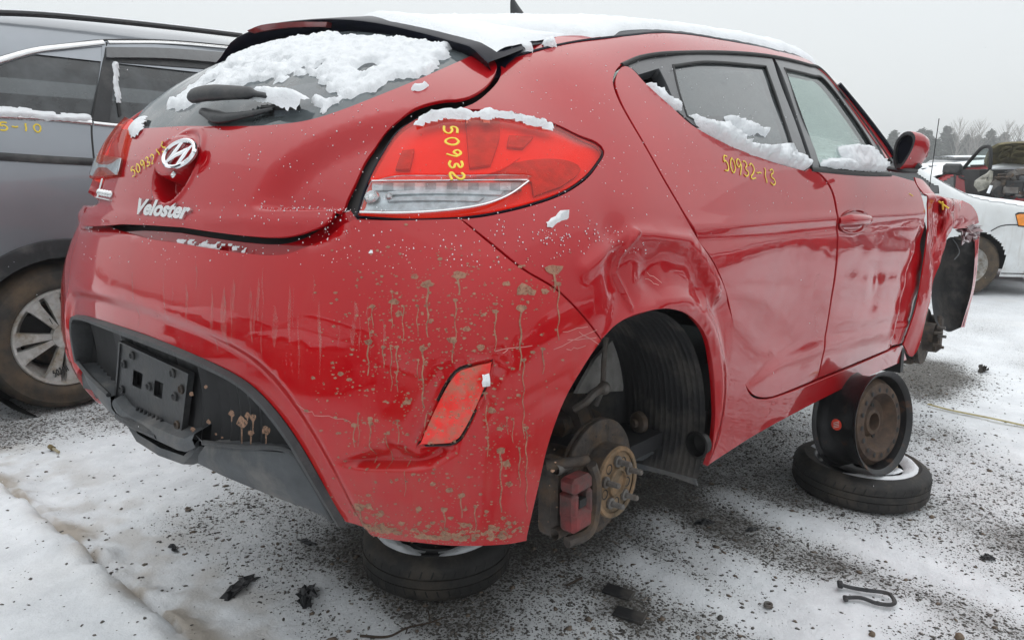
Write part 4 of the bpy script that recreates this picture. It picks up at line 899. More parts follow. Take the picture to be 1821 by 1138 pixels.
dw = panel('door_window', lambda p: SF(p)+.008, q2, GLSD, suv, ch=sv, raw=True, sp=.08, gap=-.004, lip=.003)
# dark pillar between the windows, small fixed pane, window frame
panel('pillar_cover', lambda p: SF(p)-.004, [(188, 84, 'c'), (206, 100, 'c'), (201, 160), (194, 222, 'c'), (165, 219, 'c'), (176, 150)], BLK, suv, ch=sv, sp=.08, gap=0, lip=.006, pix=onpixw)
panel('window_frame', lambda p: SF(p)-.003, [(203, 101, 'c'), (430, 116, 'c'), (430, 127, 'c'), (204, 111, 'c')], BLK, suv, ch=sv, sp=.08, gap=0, lip=.008, pix=onpixw)
panel('fixed_pane_frame', lambda p: SF(p)-.002, [(202, 140, 'c'), (206, 145), (216, 205, 'c'), (212, 208, 'c')], SEAL, dw, ch=sv, sp=.08, gap=0, lip=.01, pix=onpixw)
panel('rain_visor', lambda p: SF(p)-.022, [(190, 84, 'c'), (300, 86), (430, 96, 'c'), (430, 115, 'c'), (300, 104), (190, 102, 'c')], pbr('smoked_visor', (.045, .047, .05), .18, coat=1), suv, ch=sv, sp=.08, gap=0, lip=.020, pix=onpixw)
def st_(nm, L, r_, m_, off=.004, flat=.4):
    P = curve(SF, L, False, .04, onpixw); Nn = grad(SF, P); mb = MB(); mb.tube(P+Nn*off, r_, 8, up=Nn, flat=flat); return mb.build(nm, m_, suv)
st_('chrome_strip', [(-160, 163), (-80, 134), (0, 108), (60, 91), (120, 83), (184, 76)], .014, CHROMED); st_('chrome_strip', [(192, 76), (300, 77), (430, 88)], .010, CHROMED)
st_('chrome_strip', [(-100, 203), (0, 207), (80, 211), (163, 219)], .013, CHROMED); st_('chrome_strip', [(166, 220), (205, 224), (300, 232)], .010, CHROMED)
st_('window_seal', [(-160, 158), (-80, 128), (0, 103), (60, 87), (120, 79), (186, 72), (300, 73), (430, 84)], .006, SEAL, .001)
st_('door_seam', [(190, 76), (182, 120), (170, 180), (163, 222), (165, 262), (170, 300), (182, 340), (200, 380)], .0045, SEAL, .0005)
st_('door_moulding', [(-100, 274), (0, 279), (80, 284), (170, 289)], .018, BLK, .006); st_('door_moulding', [(176, 290), (240, 293)], .018, BLK, .006)
# roof, rails, far side, interior
xs_ = np.linspace(-.95, 3.3, 40); ysr = np.linspace(-.74, .74, 20); X, Y = np.meshgrid(xs_, ysr, indexing='ij'); P = shoot(SF, np.stack([SO[0]+X.ravel(), SO[1]+Y.ravel(), 0*X.ravel()+3], 1), np.tile([0, 0, -1.], (X.size, 1)), 0, 2.9); P = np.where(np.isnan(P), [SO[0], SO[1], 1.5], P)
mb = MB(); mb.grid(P.reshape(40, 20, 3)); mb.build('roof', GRM, suv)
P = cspl([atw(u, v, 'y', YS+.27) for u, v in [(-200, 26), (-60, 23), (60, 26), (200, 38), (330, 52), (430, 64)]], False, .05); print('rail', P[::12].round(2).tolist()); mb = MB(); mb.tube(P, .014, 8); mb.build('roof_rail', BLK, suv)
mb = MB(); mb.tube(P+[0, .01, .014], .010, 6, flat=.6); tag(mb.build('rail_snow', SNOW, suv), None, kind='stuff')
mb = MB(); mb.box((SO[0]+1.2, SO[1]+.80, 1.0), (4.2, .05, 1.2)); mb.box((SO[0]+1.2, SO[1], .42), (4.2, 1.6, .1)); mb.build('far_side', DARK, suv)
yy, zz = np.meshgrid(np.linspace(-.86, .86, 26), np.linspace(.36, 1.80, 24), indexing='ij'); P = shoot(SF, np.stack([0*yy.ravel()+SO[0]-2.2, SO[1]+yy.ravel(), zz.ravel()], 1), np.tile([1., 0, 0], (yy.size, 1)), 0, 2.2); ok = ~np.isnan(P[:, 0]); P = np.nan_to_num(P); I = np.arange(26*24).reshape(26, 24); f_ = np.stack([I[:-1, :-1], I[:-1, 1:], I[1:, 1:], I[1:, :-1]], 2).reshape(-1, 4); f_ = f_[ok[f_].all(1)]; mesh('tailgate', P, f_, GRM, suv)
for x_ in (.25, 1.2):
    mb = MB(); mb.box((SO[0]+x_, SO[1], .95), (.16, 1.4, .7), bev=.05)
    for y_ in (-.45, .45): mb.box((SO[0]+x_-.02, SO[1]+y_, 1.38), (.10, .26, .18), bev=.04)
    mb.build('seat_row', CLOTH, suv)
# wheel arch: cladding and dark well
cw = np.array([wg[0], YS+.02, zc_])
mb = MB(); rows = []
for (r_, o_) in ((Ra+.075, .004), (Ra+.07, -.014), (Ra+.01, -.020), (Ra-.012, -.012), (Ra-.012, .10)):
    row = []
    for t in np.linspace(-.35, PI+.35, 50):
        q = np.array([SO[0]+(r_+.01)*math.cos(t)*1.02, 0, zc_+r_*math.sin(t)]); row.append(q)
    row = np.array(row); S_ = shoot(SF, row*[1, 0, 1]+[0, SO[1]-2, 0], np.tile([0, 1., 0], (50, 1)), 0, 2); S_[:, 1] += o_; rows.append(S_)
mb.grid(np.array(rows)); mb.build('arch_cladding', BLK, suv, sharp=50)
mb = MB(); mb.lathe([(Ra-.005, -.02), (Ra, .35), (.1, .36)], c=cw, axis=(0, 1, 0), n=40, arc=(-.2, 2*PI-.2)); mb.build('wheel_well', SEAL, suv)
RO = RS
mb = MB(); Rr = 86/1310*float((wg-CW)@_Fw)
mb.lathe([(Rr+.0, .0), (Rr+.012, -.016), (Rr+.03, -.022), (RO*.80, -.022), (RO*.86, -.016), (RO*.90, -.016), (RO*.965, .004), (RO, .035), (RO, .20), (RO*.9, .24), (Rr, .22)], c=cw, axis=(0, 1, 0), n=72); ty_ = mb.build('tyre', RUBD, suv, sharp=35)
mb = MB(); mb.lathe([(Rr+.002, -.004), (Rr-.004, -.012), (Rr-.016, -.008), (Rr-.022, .02), (Rr-.05, .06), (Rr-.06, .2)], c=cw, axis=(0, 1, 0), n=64); rm = mb.build('rim', ALLOY, suv, sharp=40)
mb = MB(); mb.lathe([(.065, .045), (.06, .018), (.03, .012), (0, .012)], c=cw, axis=(0, 1, 0), n=24); mb.build('hub_cap', ALLOY, rm)
for k_ in range(5):
    for s_ in (-1, 1):
        a = 2*PI*k_/5+R_(188)+s_*R_(9); er = np.array([math.cos(a), 0, math.sin(a)]); et = np.array([-math.sin(a), 0, math.cos(a)]); G_ = []
        for r_, w0, dy in ((.05, .013, .024), (Rr*.5, .020, .010), (Rr*.8, .030, .000), (Rr-.012, .044, -.004)):
            b_ = cw+er*r_+et*s_*(.012*r_/.2); G_.append([b_-et*w0+[0, dy+.03, 0], b_-et*w0*.9+[0, dy, 0], b_+et*w0*.9+[0, dy, 0], b_+et*w0+[0, dy+.03, 0]])
        mb = MB(); mb.grid(np.array(G_)); mb.build('spoke', ALLOY, rm, sharp=35)
mb = MB(); mb.lathe([(0, .13), (.16, .13), (.16, .15)], c=cw, axis=(0, 1, 0), n=30); mb.build('brake_disc', RUSTD, suv)
wl = lambda p: (cw[1]-.006)-p[:, 1]
def onw(F_, px): return np.array([atw(u, v, 'y', cw[1]-.008) for u, v in px])
wlg = lambda p: p[:, 1]*-1.0
writing('marker_digit', wlg, '5021A', (93, 660), (120, 648), (4, 10), BLKPEN, rm, rad=.0028, off=0, pix=onw)
writing('marker_digit', wlg, '1', (84, 566), (94, 566), (6, 10), BLKPEN, rm, rad=.002, off=0, pix=onw)
writing('painted_digit', SF, '45-10', (-22, 217), (78, 222), (2, 14), YEL, suv, rad=.004, pix=onpixw)
# snow on the sill strips
o = snowpatch('sill_snow', lambda p: SF(p)-.006, [(-60, 196), (0, 194), (60, 200), (120, 207), (158, 208), (162, 215), (100, 215), (40, 209), (-60, 205)], 'snow along the bottom of the rear quarter window', parent=suv, ch=sv, sp=.012, th=.035, edge=.03, rough=.5, pix=onpixw)
o = snowpatch('pane_snow', lambda p: SF(p)-.004, [(202, 112), (208, 112), (207, 140), (214, 182), (210, 184), (203, 150)], 'snow strip on the edge of the door window', parent=suv, ch=sv, sp=.008, th=.02, pix=onpixw)
# ============================================================ THE RED HATCHBACK
BASE = Matrix.Translation((1.2, 0, -.2))
car = thing('hatchback_car', 'red hatchback without wheels, propped up on spare tyres, its tail splashed with mud', 'car', m=MT@BASE)
PINV[car.name] = BASE.inverted()
def seg_d(P2, L):                             # distance to open polyline in 2-D
    return polyd(P2, np.asarray(L, float), False)
def px3(L): return onpix(red_body, [p[:2] for p in L])
# --- relief traced on the body
_sc_top = px3([(452, 378), (458, 345), (482, 308), (520, 273), (570, 244), (630, 221), (700, 202), (770, 191), (835, 176)])
_sc_bot = px3([(430, 371), (520, 373), (626, 372)])
_sc_poly = np.vstack([_sc_top, px3([(858, 168), (790, 215), (700, 290), (640, 376)]), _sc_bot[::-1]])
def wz(P): return np.stack([np.abs(P[:, 1])-.25*np.minimum(P[:, 0]+.6, .6), P[:, 2]], 1)
_q_top, _q_bot, _q_poly = wz(_sc_top), wz(_sc_bot), wz(_sc_poly)
_em = px3([(321.5, 277)])[0]; _cup = px3([(319, 302)])[0]
def ell(P, c, a, b, rot=0):
    y, z = P[:, 1]-c[1], P[:, 2]-c[2]; cs, sn = math.cos(rot), math.sin(rot); y, z = cs*y+sn*z, -sn*y+cs*z
    return np.hypot(y/a, z/b)
CUPA, CUPB = .088, .078; TNA, TNB = .078, .046
def d_hatch(P):
    q = wz(P); d = np.zeros(len(P)); ins = inpoly(q, _q_poly)
    d -= np.where(ins, .030*sstep(0, .075, seg_d(q, _q_top))*sstep(0, .010, seg_d(q, _q_bot)), 0)
    r = ell(P, _cup+np.array([0, 0, .006]), CUPA, CUPB); rt = ell(P, _em+np.array([0, 0, -.004]), TNA, TNB)
    d += .004*sstep(1.16, 1.04, r)*sstep(.92, 1.0, r)
    cav = sstep(1.0, .88, r)*sstep(.98, 1.08, rt)*sstep(.012, -.012, P[:, 2]-_em[2]); d -= .045*cav
    d += .010*sstep(1.04, .90, rt)
    d += .004*gauss((P[:, 2]-.80)**2, .012)
    return d
_fl = px3([(262, 603), (350, 640), (425, 680), (470, 722), (515, 782), (560, 858), (606, 937)]); _flw = np.stack([np.abs(_fl[:, 1]), _fl[:, 2]], 1)
_fl2 = _fl.copy()
_lc = px3([(578, 822), (640, 836), (700, 838), (765, 834), (815, 808)]); _lcw = np.stack([_lc[:, 1], _lc[:, 2]], 1)
_lp = px3([(578, 822), (640, 836), (700, 838), (765, 834), (815, 808), (835, 770), (770, 780), (735, 800), (690, 780), (640, 800)]); _lpw = np.stack([_lp[:, 1], _lp[:, 2]], 1)
_rf = px3([(738, 798), (770, 725), (808, 662), (842, 648), (879, 640), (880, 655), (855, 720), (820, 785), (800, 796)])
_ltop = _lp[4:]
_ltw = np.stack([_ltop[:, 1], _ltop[:, 2]], 1); _ltw = np.vstack([_lcw[-1:], _ltw, _lcw[:1]])
def ywz(P): return np.stack([-np.abs(P[:, 1]), P[:, 2]], 1)
def ax_(P): return np.stack([np.arctan2(.3-P[:, 0], -P[:, 1])*.85, P[:, 2]], 1)
_rfq = ax_(_rf)
ARC = (-.035, .262)                            # wheel arch centre
def arch_r(P): return np.hypot((P[:, 0]-ARC[0]), (P[:, 2]-ARC[1]))
_dent = px3([(1105, 470)])[0]; _rdg = px3([(1128, 415), (1112, 450), (1108, 485), (1122, 520), (1126, 545)])
_dent2 = px3([(1165, 480)])[0]; _shl = px3([(1040, 480), (1080, 445), (1125, 418), (1180, 420), (1225, 430), (1250, 462), (1275, 520)])
def d_quarter(P):
    xz = P[:, [0, 2]]; d = np.zeros(len(P)); rt = P[:, 1] < 0
    r = arch_r(P); lo = sstep(.95, .75, P[:, 2])
    d += .010*gauss((r-.365)**2, .016)*lo*(P[:, 0] < .6)
    dd = -.014*gauss((P[:, 0]-_dent[0])**2+(.55*(P[:, 2]-_dent[2]))**2, .030)+.010*gauss(seg_d(xz, _rdg[:, [0, 2]])**2, .0045)*sstep(.52, .6, P[:, 2])
    dd += -.012*gauss((P[:, 0]-_dent2[0])**2+(P[:, 2]-_dent2[2]+.01)**2, .028)+.005*gauss((P[:, 0]-_dent2[0]-.03)**2+(P[:, 2]-_dent2[2]+.02)**2, .012)
    ds = seg_d(xz, _shl[:, [0, 2]]); dd += .009*gauss(ds**2, .012)
    zl = np.interp(P[:, 0], _shl[:, 0], _shl[:, 2]); dd += -.015*sstep(0, .055, zl-P[:, 2])*sstep(-.30, -.16, P[:, 0])*sstep(.36, .22, P[:, 0])*sstep(.345, .43, r)
    dd += -.006*gauss((P[:, 0]-.12)**2+(P[:, 2]-.63)**2, .022)+.006*gauss((P[:, 0]-.16)**2+(P[:, 2]-.61)**2, .012)
    return d+np.where(rt, dd, 0)
def d_bumper(P):
    d = np.zeros(len(P)); q = np.stack([np.abs(P[:, 1]), P[:, 2]], 1)
    df = seg_d(P[:, [1, 2]], _opw); d -= .013*sstep(.072, .042, df)*(P[:, 0] < -.45)
    ins = inpoly(ywz(P), _lpw) & (P[:, 0] < -.3); d -= np.where(ins, .022*sstep(0, .010, seg_d(ywz(P), _lcw))*sstep(.0, .028, seg_d(ywz(P), _ltw)), 0)
    a = ax_(P); a2 = a.copy(); a2[:, 0] = np.where(P[:, 1] > 0, PI*.85-a[:, 0], a[:, 0]); rd = polyd(a2, _rfq)
    d -= .006*sstep(.018, .004, rd)*(~inpoly(a2, _rfq))
    r = arch_r(P); d += .008*gauss((r-.365)**2, .018)*sstep(-.45, -.3, P[:, 0])
    # upper edge rolls inwards under the hatch
    d -= .016*sstep(.755, .785, P[:, 2])*sstep(.62, .50, np.abs(P[:, 1]))
    d += .0022*(vnoise(P[:, 1]*5+3, P[:, 2]*7, 2)-.5)
    return d
_cr1 = px3([(1338, 640), (1400, 610), (1470, 590), (1540, 575), (1612, 560)]); _cr2 = px3([(1640, 440), (1625, 480), (1612, 540), (1600, 585)])
_cr3 = px3([(1250, 395), (1350, 392), (1480, 392), (1640, 398)])
_low = px3([(1335, 700), (1390, 655), (1440, 632), (1500, 610), (1590, 588)])
_impact = px3([(1560, 505)])[0]
def d_door(P):
    xz = P[:, [0, 2]]; x, z = P[:, 0], P[:, 2]; d = np.zeros(len(P)); rt = P[:, 1] < 0
    env = sstep(1.15, 1.45, x)*sstep(.80, .66, z)*sstep(.2, .4, z)
    wv = .0026*np.sin(z*46+x*5+2*vnoise(x*3, z*5, 2))*env*sstep(.2, .9, vnoise(x*4+2, z*3, 2)*1.6)
    dd = wv-.006*sstep(.0, .05, seg_d(xz, _low[:, [0, 2]]))*(z > np.interp(x, _low[:, 0], _low[:, 2]))*sstep(.75, .5, z)
    dd += -.030*gauss(seg_d(xz, _cr2[:, [0, 2]])**2, .055)+.012*gauss(seg_d(xz, _cr2[:, [0, 2]]+np.array([-.12, 0]))**2, .02)
    dd += -.006*gauss((x-_impact[0])**2+(z-_impact[2])**2, .05)+.004*gauss((x-_impact[0])**2+(z-_impact[2])**2, .02)
    dd += .0022*(vnoise(x*5, z*9, 3)-.5)*sstep(.85, .7, z)
    dd += -.010*gauss((x-.9)**2*.35+(z-.42)**2, .10)
    dd += .004*gauss((z-.775)**2, .014)-.004*gauss((z-.75)**2, .014)
    return d+np.where(rt, dd, 0)

# --- bumper
ARCH = [(1070, 605, 'c'), (1040, 650), (1005, 712), (978, 785), (960, 860), (945, 925), (937, 962, 'c')]
BUMP = [(318, 431), (372, 440), (440, 449), (500, 451), (545, 437), (576, 420), (606, 397), (628, 389, 'c'), (700, 390), (760, 389), (818, 387, 'c'), (870, 430), (930, 478), (990, 515), (1040, 565)]+ARCH+[
        (850, 972), (760, 968), (680, 958), (606, 937, 'c'), (560, 858), (515, 782), (470, 722), (425, 680), (350, 640), (262, 603)]
RFL = [(738, 798, 'c'), (770, 725), (808, 662), (842, 648), (879, 640, 'c'), (878, 660), (855, 720), (820, 785), (800, 796, 'c')]
def onb(x, y, z): q = CAP.fwd(np.array([[x, y, z]])); return tuple(back(red_body, CAP, q)[0])
OPL = [(200, 581), (160, 568), (134, 562), (123, 568), (124, 600), (131, 642), (146, 692, 'c')]
_ra = curve(red_body, [(628, 389, 'c'), (700, 390), (760, 389), (818, 387, 'c'), (870, 430), (930, 478), (990, 515), (1040, 565)]+ARCH, False, .05); _la = _ra[::-1].copy(); _la[:, 1] *= -1; _la = unlift(_la)
BUMP = BUMP[:-1]+[(262, 603)]+OPL+[onb(-.60, .76, .22), onb(-.50, .82, .20)]+[tuple(p)+(('c',) if i in (0,) else ()) for i, p in enumerate(_la) if i % 2 == 0 and (p[0] > -.55)]+[(163, 387, 'c'), (195, 402), (226, 412), (270, 424)]
_rfc = curve(red_body, RFL, True); _rfm = _rfc.copy(); _rfm[:, 1] *= -1
def both(L): M = np.array(L); M[:, 1] *= -1; return [np.array(L), M]
def dn(L, st=.008): return cspl(L, False, st)
_fli = _fl.copy(); _cn = np.array([0, 0, .22]); _dv = _fli-_cn; _dv[:, 0] = 0; _fli += _dv/np.linalg.norm(_dv, axis=1, keepdims=True)*.054
OPEN = curve(red_body, [tuple(p[:2]) for p in OPL[::-1]]+[(262, 603), (350, 640), (425, 680), (470, 722), (515, 782), (560, 858), (606, 937)], False, .02); _opw = OPEN[:, [1, 2]]
_fli = OPEN.copy(); _dv = _fli-_cn; _dv[:, 0] = 0; _fli += _dv/np.linalg.norm(_dv, axis=1, keepdims=True)*.057; _fli = _fli[4:]
bumper = panel('bumper', red_body, BUMP, RED, car, crease=[_fli]+both(dn(_lc[:, :])), sp=.014, disp=d_bumper, lip=.02, holes=[_rfc, _rfm[::-1]])
rfn = panel('reflector', lambda p: red_body(p, -.007), _rfc, REFLR, bumper, raw=True, gap=.004, lip=.012); rfn['label'] = 'mud-spattered red corner reflector'
panel('reflector', lambda p: red_body(p, -.007), _rfm, REFLR, bumper, raw=True, gap=.004, lip=.012)
for m_ in (1, -1):
    P = _rfc.copy(); P[:, 1] *= m_; Nn = grad(red_body, P); P = np.vstack([P, P[:1]])-np.vstack([Nn, Nn[:1]])*.012
    mb = MB(); mb.tube(P, .0022, 5); mb.build('reflector_surround', SEAL, bumper)

# --- diffuser, the black plastic in the bumper's opening
OPEN = curve(red_body, [tuple(p[:2]) for p in OPL[::-1]]+[(262, 603), (350, 640), (425, 680), (470, 722), (515, 782), (560, 858), (606, 937)], False, .02)          # left foot -> top -> right foot
cen = np.array([0, 0, .30])
def inner(k, dx): 
    V = OPEN.copy(); c_ = np.stack([0*V[:, 0], 0*V[:, 0], np.full(len(V), .22)], 1); d_ = V-c_; d_[:, 0] = 0; l = np.linalg.norm(d_, axis=1, keepdims=True)
    V = V-d_/l*k; V[:, 0] += dx; return V
mb = MB(); rows = [inner(-.002, .012), inner(.004, -.001), inner(.015, .0), inner(.019, .010), inner(.024, .05)]
mb.grid(np.array(rows)); diff = mb.build('diffuser_frame', BLK, car, sharp=30)
mb = MB(); bk = inner(.022, .045); top_ = bk.copy(); n_ = len(bk)
rows = []
for t in np.linspace(0, 1, 9):
    r_ = bk.copy(); r_[:, 2] = bk[:, 2]*(1-t)+np.minimum(bk[:, 2], .325)*t; r_[:, 0] = bk[:, 0]+.012*math.sin(t*3); rows.append(r_)
G_ = np.array(rows); G_[:, :, 0] += .006*np.sin(G_[:, :, 1]*190)
mb.grid(G_); mb.build('diffuser_panel', pbr('black_ribbed_plastic', (.010, .010, .011), .6, bmp=.1), car)
# lower valance, right and left of the tail pipes
for s_ in (1, -1):
    A_ = np.array([at(*p, 'x', x_) for p, x_ in zip([(366, 792), (440, 799), (520, 806), (545, 838), (570, 880), (594, 926)], [-.728, -.715, -.695, -.675, -.655, -.635])])
    B_ = np.array([at(*p, 'x', x_) for p, x_ in zip([(352, 826), (400, 848), (450, 868), (500, 888), (548, 905), (594, 928)], [-.728, -.715, -.695, -.675, -.655, -.635])])
    rows = [A_+[.05, 0, .004], A_+[.012, 0, .003], A_, A_*.5+B_*.5+[-.008, 0, 0], B_, B_+[.03, 0, .0], B_+[.10, 0, .02]]
    G_ = np.array(rows); G_[:, :, 1] *= s_; G_ = unlift(G_.reshape(-1, 3)).reshape(G_.shape)
    mb = MB(); mb.grid(G_); mb.build('valance', GREYP, car, sharp=35)
    # rolled lip along the top of the valance
    L_ = A_.copy(); L_[:, 1] *= s_; L_ = unlift(L_); mb = MB(); mb.tube(cspl(L_, False, .02)+[-.004, 0, .006], .006, 8); mb.build('valance_lip', BLK, car)
# tail pipe housing under the plate
mb = MB()
for y_ in (.075, -.075):
    mb.lathe([(.052, -.01), (.056, .0), (.050, .006), (.046, .03), (.045, .25)], c=(-.625, y_, .285), axis=(1, 0, 0), n=24)
mb.build('tail_pipe', pbr('dark_pipe', (.03, .03, .032), .35, .8), car)
p_ = [at(*q, 'x', -.70) for q in ((226, 733), (360, 790), (366, 792), (352, 826), (300, 800), (248, 762))]
mb = MB(); hs = np.array([[-.205, .36], [-.16, .34], [-.12, .335], [0, .335], [.12, .335], [.16, .34], [.205, .36]])
up_ = np.array([[-.735, y, z] for y, z in hs]); lo_ = np.array([[-.712, y*.98, z_] for (y, z), z_ in zip(hs, (.33, .295, .27, .262, .27, .295, .33))])
mb.grid([up_+[.06, 0, .02], up_, up_+[-.006, 0, -.012], up_+[.0, 0, -.03]]); mb.grid([lo_+[-.01, 0, .018], lo_+[-.014, 0, .0], lo_+[.01, 0, -.008], lo_+[.2, 0, 0]])
for s_ in (1, -1): mb.grid([[(-.735, s_*.205, .36), (-.712, s_*.20, .325)], [(-.730, s_*.235, .345), (-.708, s_*.24, .30)], [(-.715, s_*.26, .335), (-.70, s_*.27, .31)]])
mb.build('exhaust_surround', GREYP, car)
# licence plate carrier: moulded black plate with holes, bosses and a lip
PC = at(267, 688, 'x', -.712); e1 = np.array([0, -1, 0.]); 
tl, tr_, br_, bl = [at(*q, 'x', -.712) for q in ((214, 606), (338, 664), (324, 780), (205, 724))]
print('plate', tl, tr_, br_, bl)
def quadmap(a, b): return (tl*(1-a)+tr_*a)*(1-b)+(bl*(1-a)+br_*a)*b
xs_ = sorted({0, .03, .10, .24, .38, .50, .56, .68, .80, .97, 1}); ys_ = [0, .04, .12, .32, .55, .70, .85, .96, 1]
G_ = np.array([[quadmap(a, b) for a in xs_] for b in ys_]); G_[:, :, 0] += 0
hid = {(3, 3): 1, (3, 6): 1}
V = G_.reshape(-1, 3); nx_ = len(xs_); Fc = [(i*nx_+j, i*nx_+j+1, (i+1)*nx_+j+1, (i+1)*nx_+j) for i in range(len(ys_)-1) for j in range(nx_-1) if (i, j) not in hid]
mb = MB(); mb.add(V, Fc); mb.add(V+[.010, 0, 0], [f[::-1] for f in Fc])
e = [G_[0, j] for j in range(nx_)]+[G_[i, -1] for i in range(1, len(ys_))]+[G_[-1, j] for j in range(nx_-2, -1, -1)]+[G_[i, 0] for i in range(len(ys_)-2, 0, -1)]
e = np.array(e); k_ = len(e); mb.add(np.vstack([e+[-.004, 0, 0], e+[.010, 0, 0]]), [(i, (i+1) % k_, (i+1) % k_+k_, i+k_) for i in range(k_)])
c_ = e.mean(0); e2_ = e+(c_-e)/np.linalg.norm(c_-e, axis=1, keepdims=True)*.008; mb.add(np.vstack([e+[-.004, 0, 0], e2_+[-.004, 0, 0], e2_+[0, 0, 0]]), [(i, i+k_, (i+1) % k_+k_, (i+1) % k_) for i in range(k_)]+[(i+k_, i+2*k_, (i+1) % k_+2*k_, (i+1) % k_+k_) for i in range(k_)])
plate = mb.build('plate_bracket', BLK, car, sharp=30)
for a, b in ((.22, .12), (.80, .10), (.10, .30), (.93, .27), (.10, .68), (.93, .82), (.50, .45), (.86, .42)):
    mb = MB(); c2_ = quadmap(a, b)+np.array([-.001, 0, 0]); mb.lathe([(.0105, 0), (.0105, -.004), (.0075, -.006), (.006, -.002), (0, -.001)], c=c2_, axis=(1, 0, 0), n=12); mb.build('boss', RUSTD if a > .9 and b > .2 else BLK, plate)
for k_ in range(7):
    a = .36+.06*k_; mb = MB(); q0, q1 = quadmap(a, .83), quadmap(a, .92); mb.tube([q0+[-.002, 0, 0], q1+[-.002, 0, 0]], .004, 6); mb.build('rib', BLK, plate)
mb = MB(); L_ = [quadmap(.2, 1.02)+[-.02, 0, 0], quadmap(.5, 1.0)+[-.03, 0, 0], quadmap(.8, 1.02)+[-.02, 0, 0]]; mb.tube(L_, .010, 8); mb.build('bracket_lip', BLK, plate)
# lamp connector hanging at the left of the bracket, and the bare crash bar behind
cc = at(190, 640, 'x', -.63); mb = MB(); mb.box(cc, (.05, .055, .035), bev=.004); mb.box(cc+[-.01, -.02, -.016], (.04, .06, .012), bev=.003); mb.build('wiring_connector', BLK, car)
mb = MB(); mb.tube(cspl([cc+[0, 0, .02], cc+[.01, -.03, .07], cc+[.02, -.02, .12]], False, .01), .004, 6); mb.build('wire', SEAL, car)
mb = MB(); a_ = [at(*q, 'x', -.60) for q in ((178, 590), (214, 612), (214, 720), (160, 690))]; mb.add(np.array(a_), [(0, 1, 2, 3)]); mb.add(np.array(a_)+[.004, 0, 0], [(3, 2, 1, 0)]); mb.build('crash_bar', pbr('bare_metal', (.42, .45, .47), .35, .6, bmp=.1), car)
# left-hand corner fin of the diffuser
f_ = [at(*q, 'x', -.67) for q in ((134, 590), (158, 596), (182, 642), (228, 732), (165, 694), (148, 690))]
mb = MB(); V = np.array(f_); V[3, 0] = -.66; V[[1, 2], 0] = -.62; mb.add(V, [(0, 1, 2), (0, 2, 4, 5), (2, 3, 4)]); mb.add(V+[.006, 0, 0], [(2, 1, 0), (5, 4, 2, 0), (4, 3, 2)]); mb.build('diffuser_fin', GREYP, car, sharp=20)

# --- tailgate
RH = lambda p: red_body(p, .010)
def onh(L): return onpix(RH, [q[:2] for q in L])
GLASS = [(410, 226), (470, 223), (540, 215), (600, 198), (680, 167), (760, 134), (850, 95, 'c')]
HATCH = [(318, 404), (372, 412), (440, 420), (500, 422), (545, 413), (585, 391), (614, 364), (632, 325), (655, 278), (683, 240), (712, 212), (745, 189), (782, 179), (827, 174), (858, 158), (877, 137), (883, 116), (872, 99, 'c'), (852, 93, 'c'), (760, 134), (680, 167), (600, 198), (540, 215), (470, 223), (400, 226)]
def pixd(disp):                               # pick points whose relief-displaced position is seen at the pixel
    def f(F_, px):
        px = np.asarray(px, float); q = px.copy()
        for _ in range(5):
            P = onpix(F_, q); Pd = P+grad(F_, np.nan_to_num(P, nan=1.))*disp(np.nan_to_num(P, nan=1.))[:, None]; e = px-pj(Pd); q = q+np.nan_to_num(e)*.8
        return onpix(F_, q)
    return f
hatch = panel('tailgate', RH, HATCH, REDC, car, sym=True, sp=.0125, pix=pixd(d_hatch), disp=d_hatch, lip=.007, gap=.001, fine=[(_cup, .115, .0042)], crease=both(dn(px3([(452, 373), (520, 373), (600, 372)]))))
# tailgate jamb: its black colour holds both rubber seal and the gap's shade
Rn = lambda p: red_body(p, -.022)
J = [(300, 402), (372, 415), (440, 424), (520, 428), (572, 413), (612, 375), (640, 315), (668, 262), (700, 222), (740, 205), (800, 196), (845, 178), (880, 145), (889, 118)]
panel('hatch_jamb', lambda p: red_body(p, -.034), [(318, 392), (440, 405), (510, 405), (560, 390), (600, 345), (628, 290), (655, 240), (700, 190), (760, 165), (820, 160), (850, 145), (860, 110, 'c'), (900, 85, 'c'), (905, 130), (885, 170), (845, 205), (800, 215), (740, 225), (700, 270), (670, 330), (650, 390), (600, 425), (560, 450), (500, 466), (440, 465), (318, 448)], SEAL, car, sym=True, sp=.03, gap=0, lip=.004)
JL = [(318, 414), (372, 423), (440, 432), (500, 435), (540, 425), (570, 408), (600, 385), (622, 375, 'c'), (640, 400, 'c'), (606, 418), (576, 440), (545, 455), (500, 468), (440, 466), (372, 458), (318, 449)]
panel('bumper_ledge', lambda p: red_body(p, -.020), JL, REDC, car, sym=True, sp=.03, gap=0, lip=.004)
HG = curve(RH, [(400, 226), (470, 223), (540, 215), (600, 198), (680, 167), (760, 134), (850, 95)], False); HG[0, 1] = 0
# rear glass reaches up under the spoiler
ytop = [.0, .12, .24, .36, .44]; Ptop = shoot(RH, np.array([[-.13+.13*(y/.44)**2, -y, 2.5] for y in ytop]), np.tile([0, 0, -1.], (5, 1)), 0, 2.4, 120)
Hh = np.vstack([HG, Ptop[::-1]]); Ml = Hh[1:-1][::-1].copy(); Ml[:, 1] *= -1
rgl = panel('rear_window', lambda p: red_body(p, .006), np.vstack([Hh, Ml]), GLSR, hatch, ch=TOP, raw=True, sp=.03, lip=.004, gap=0)
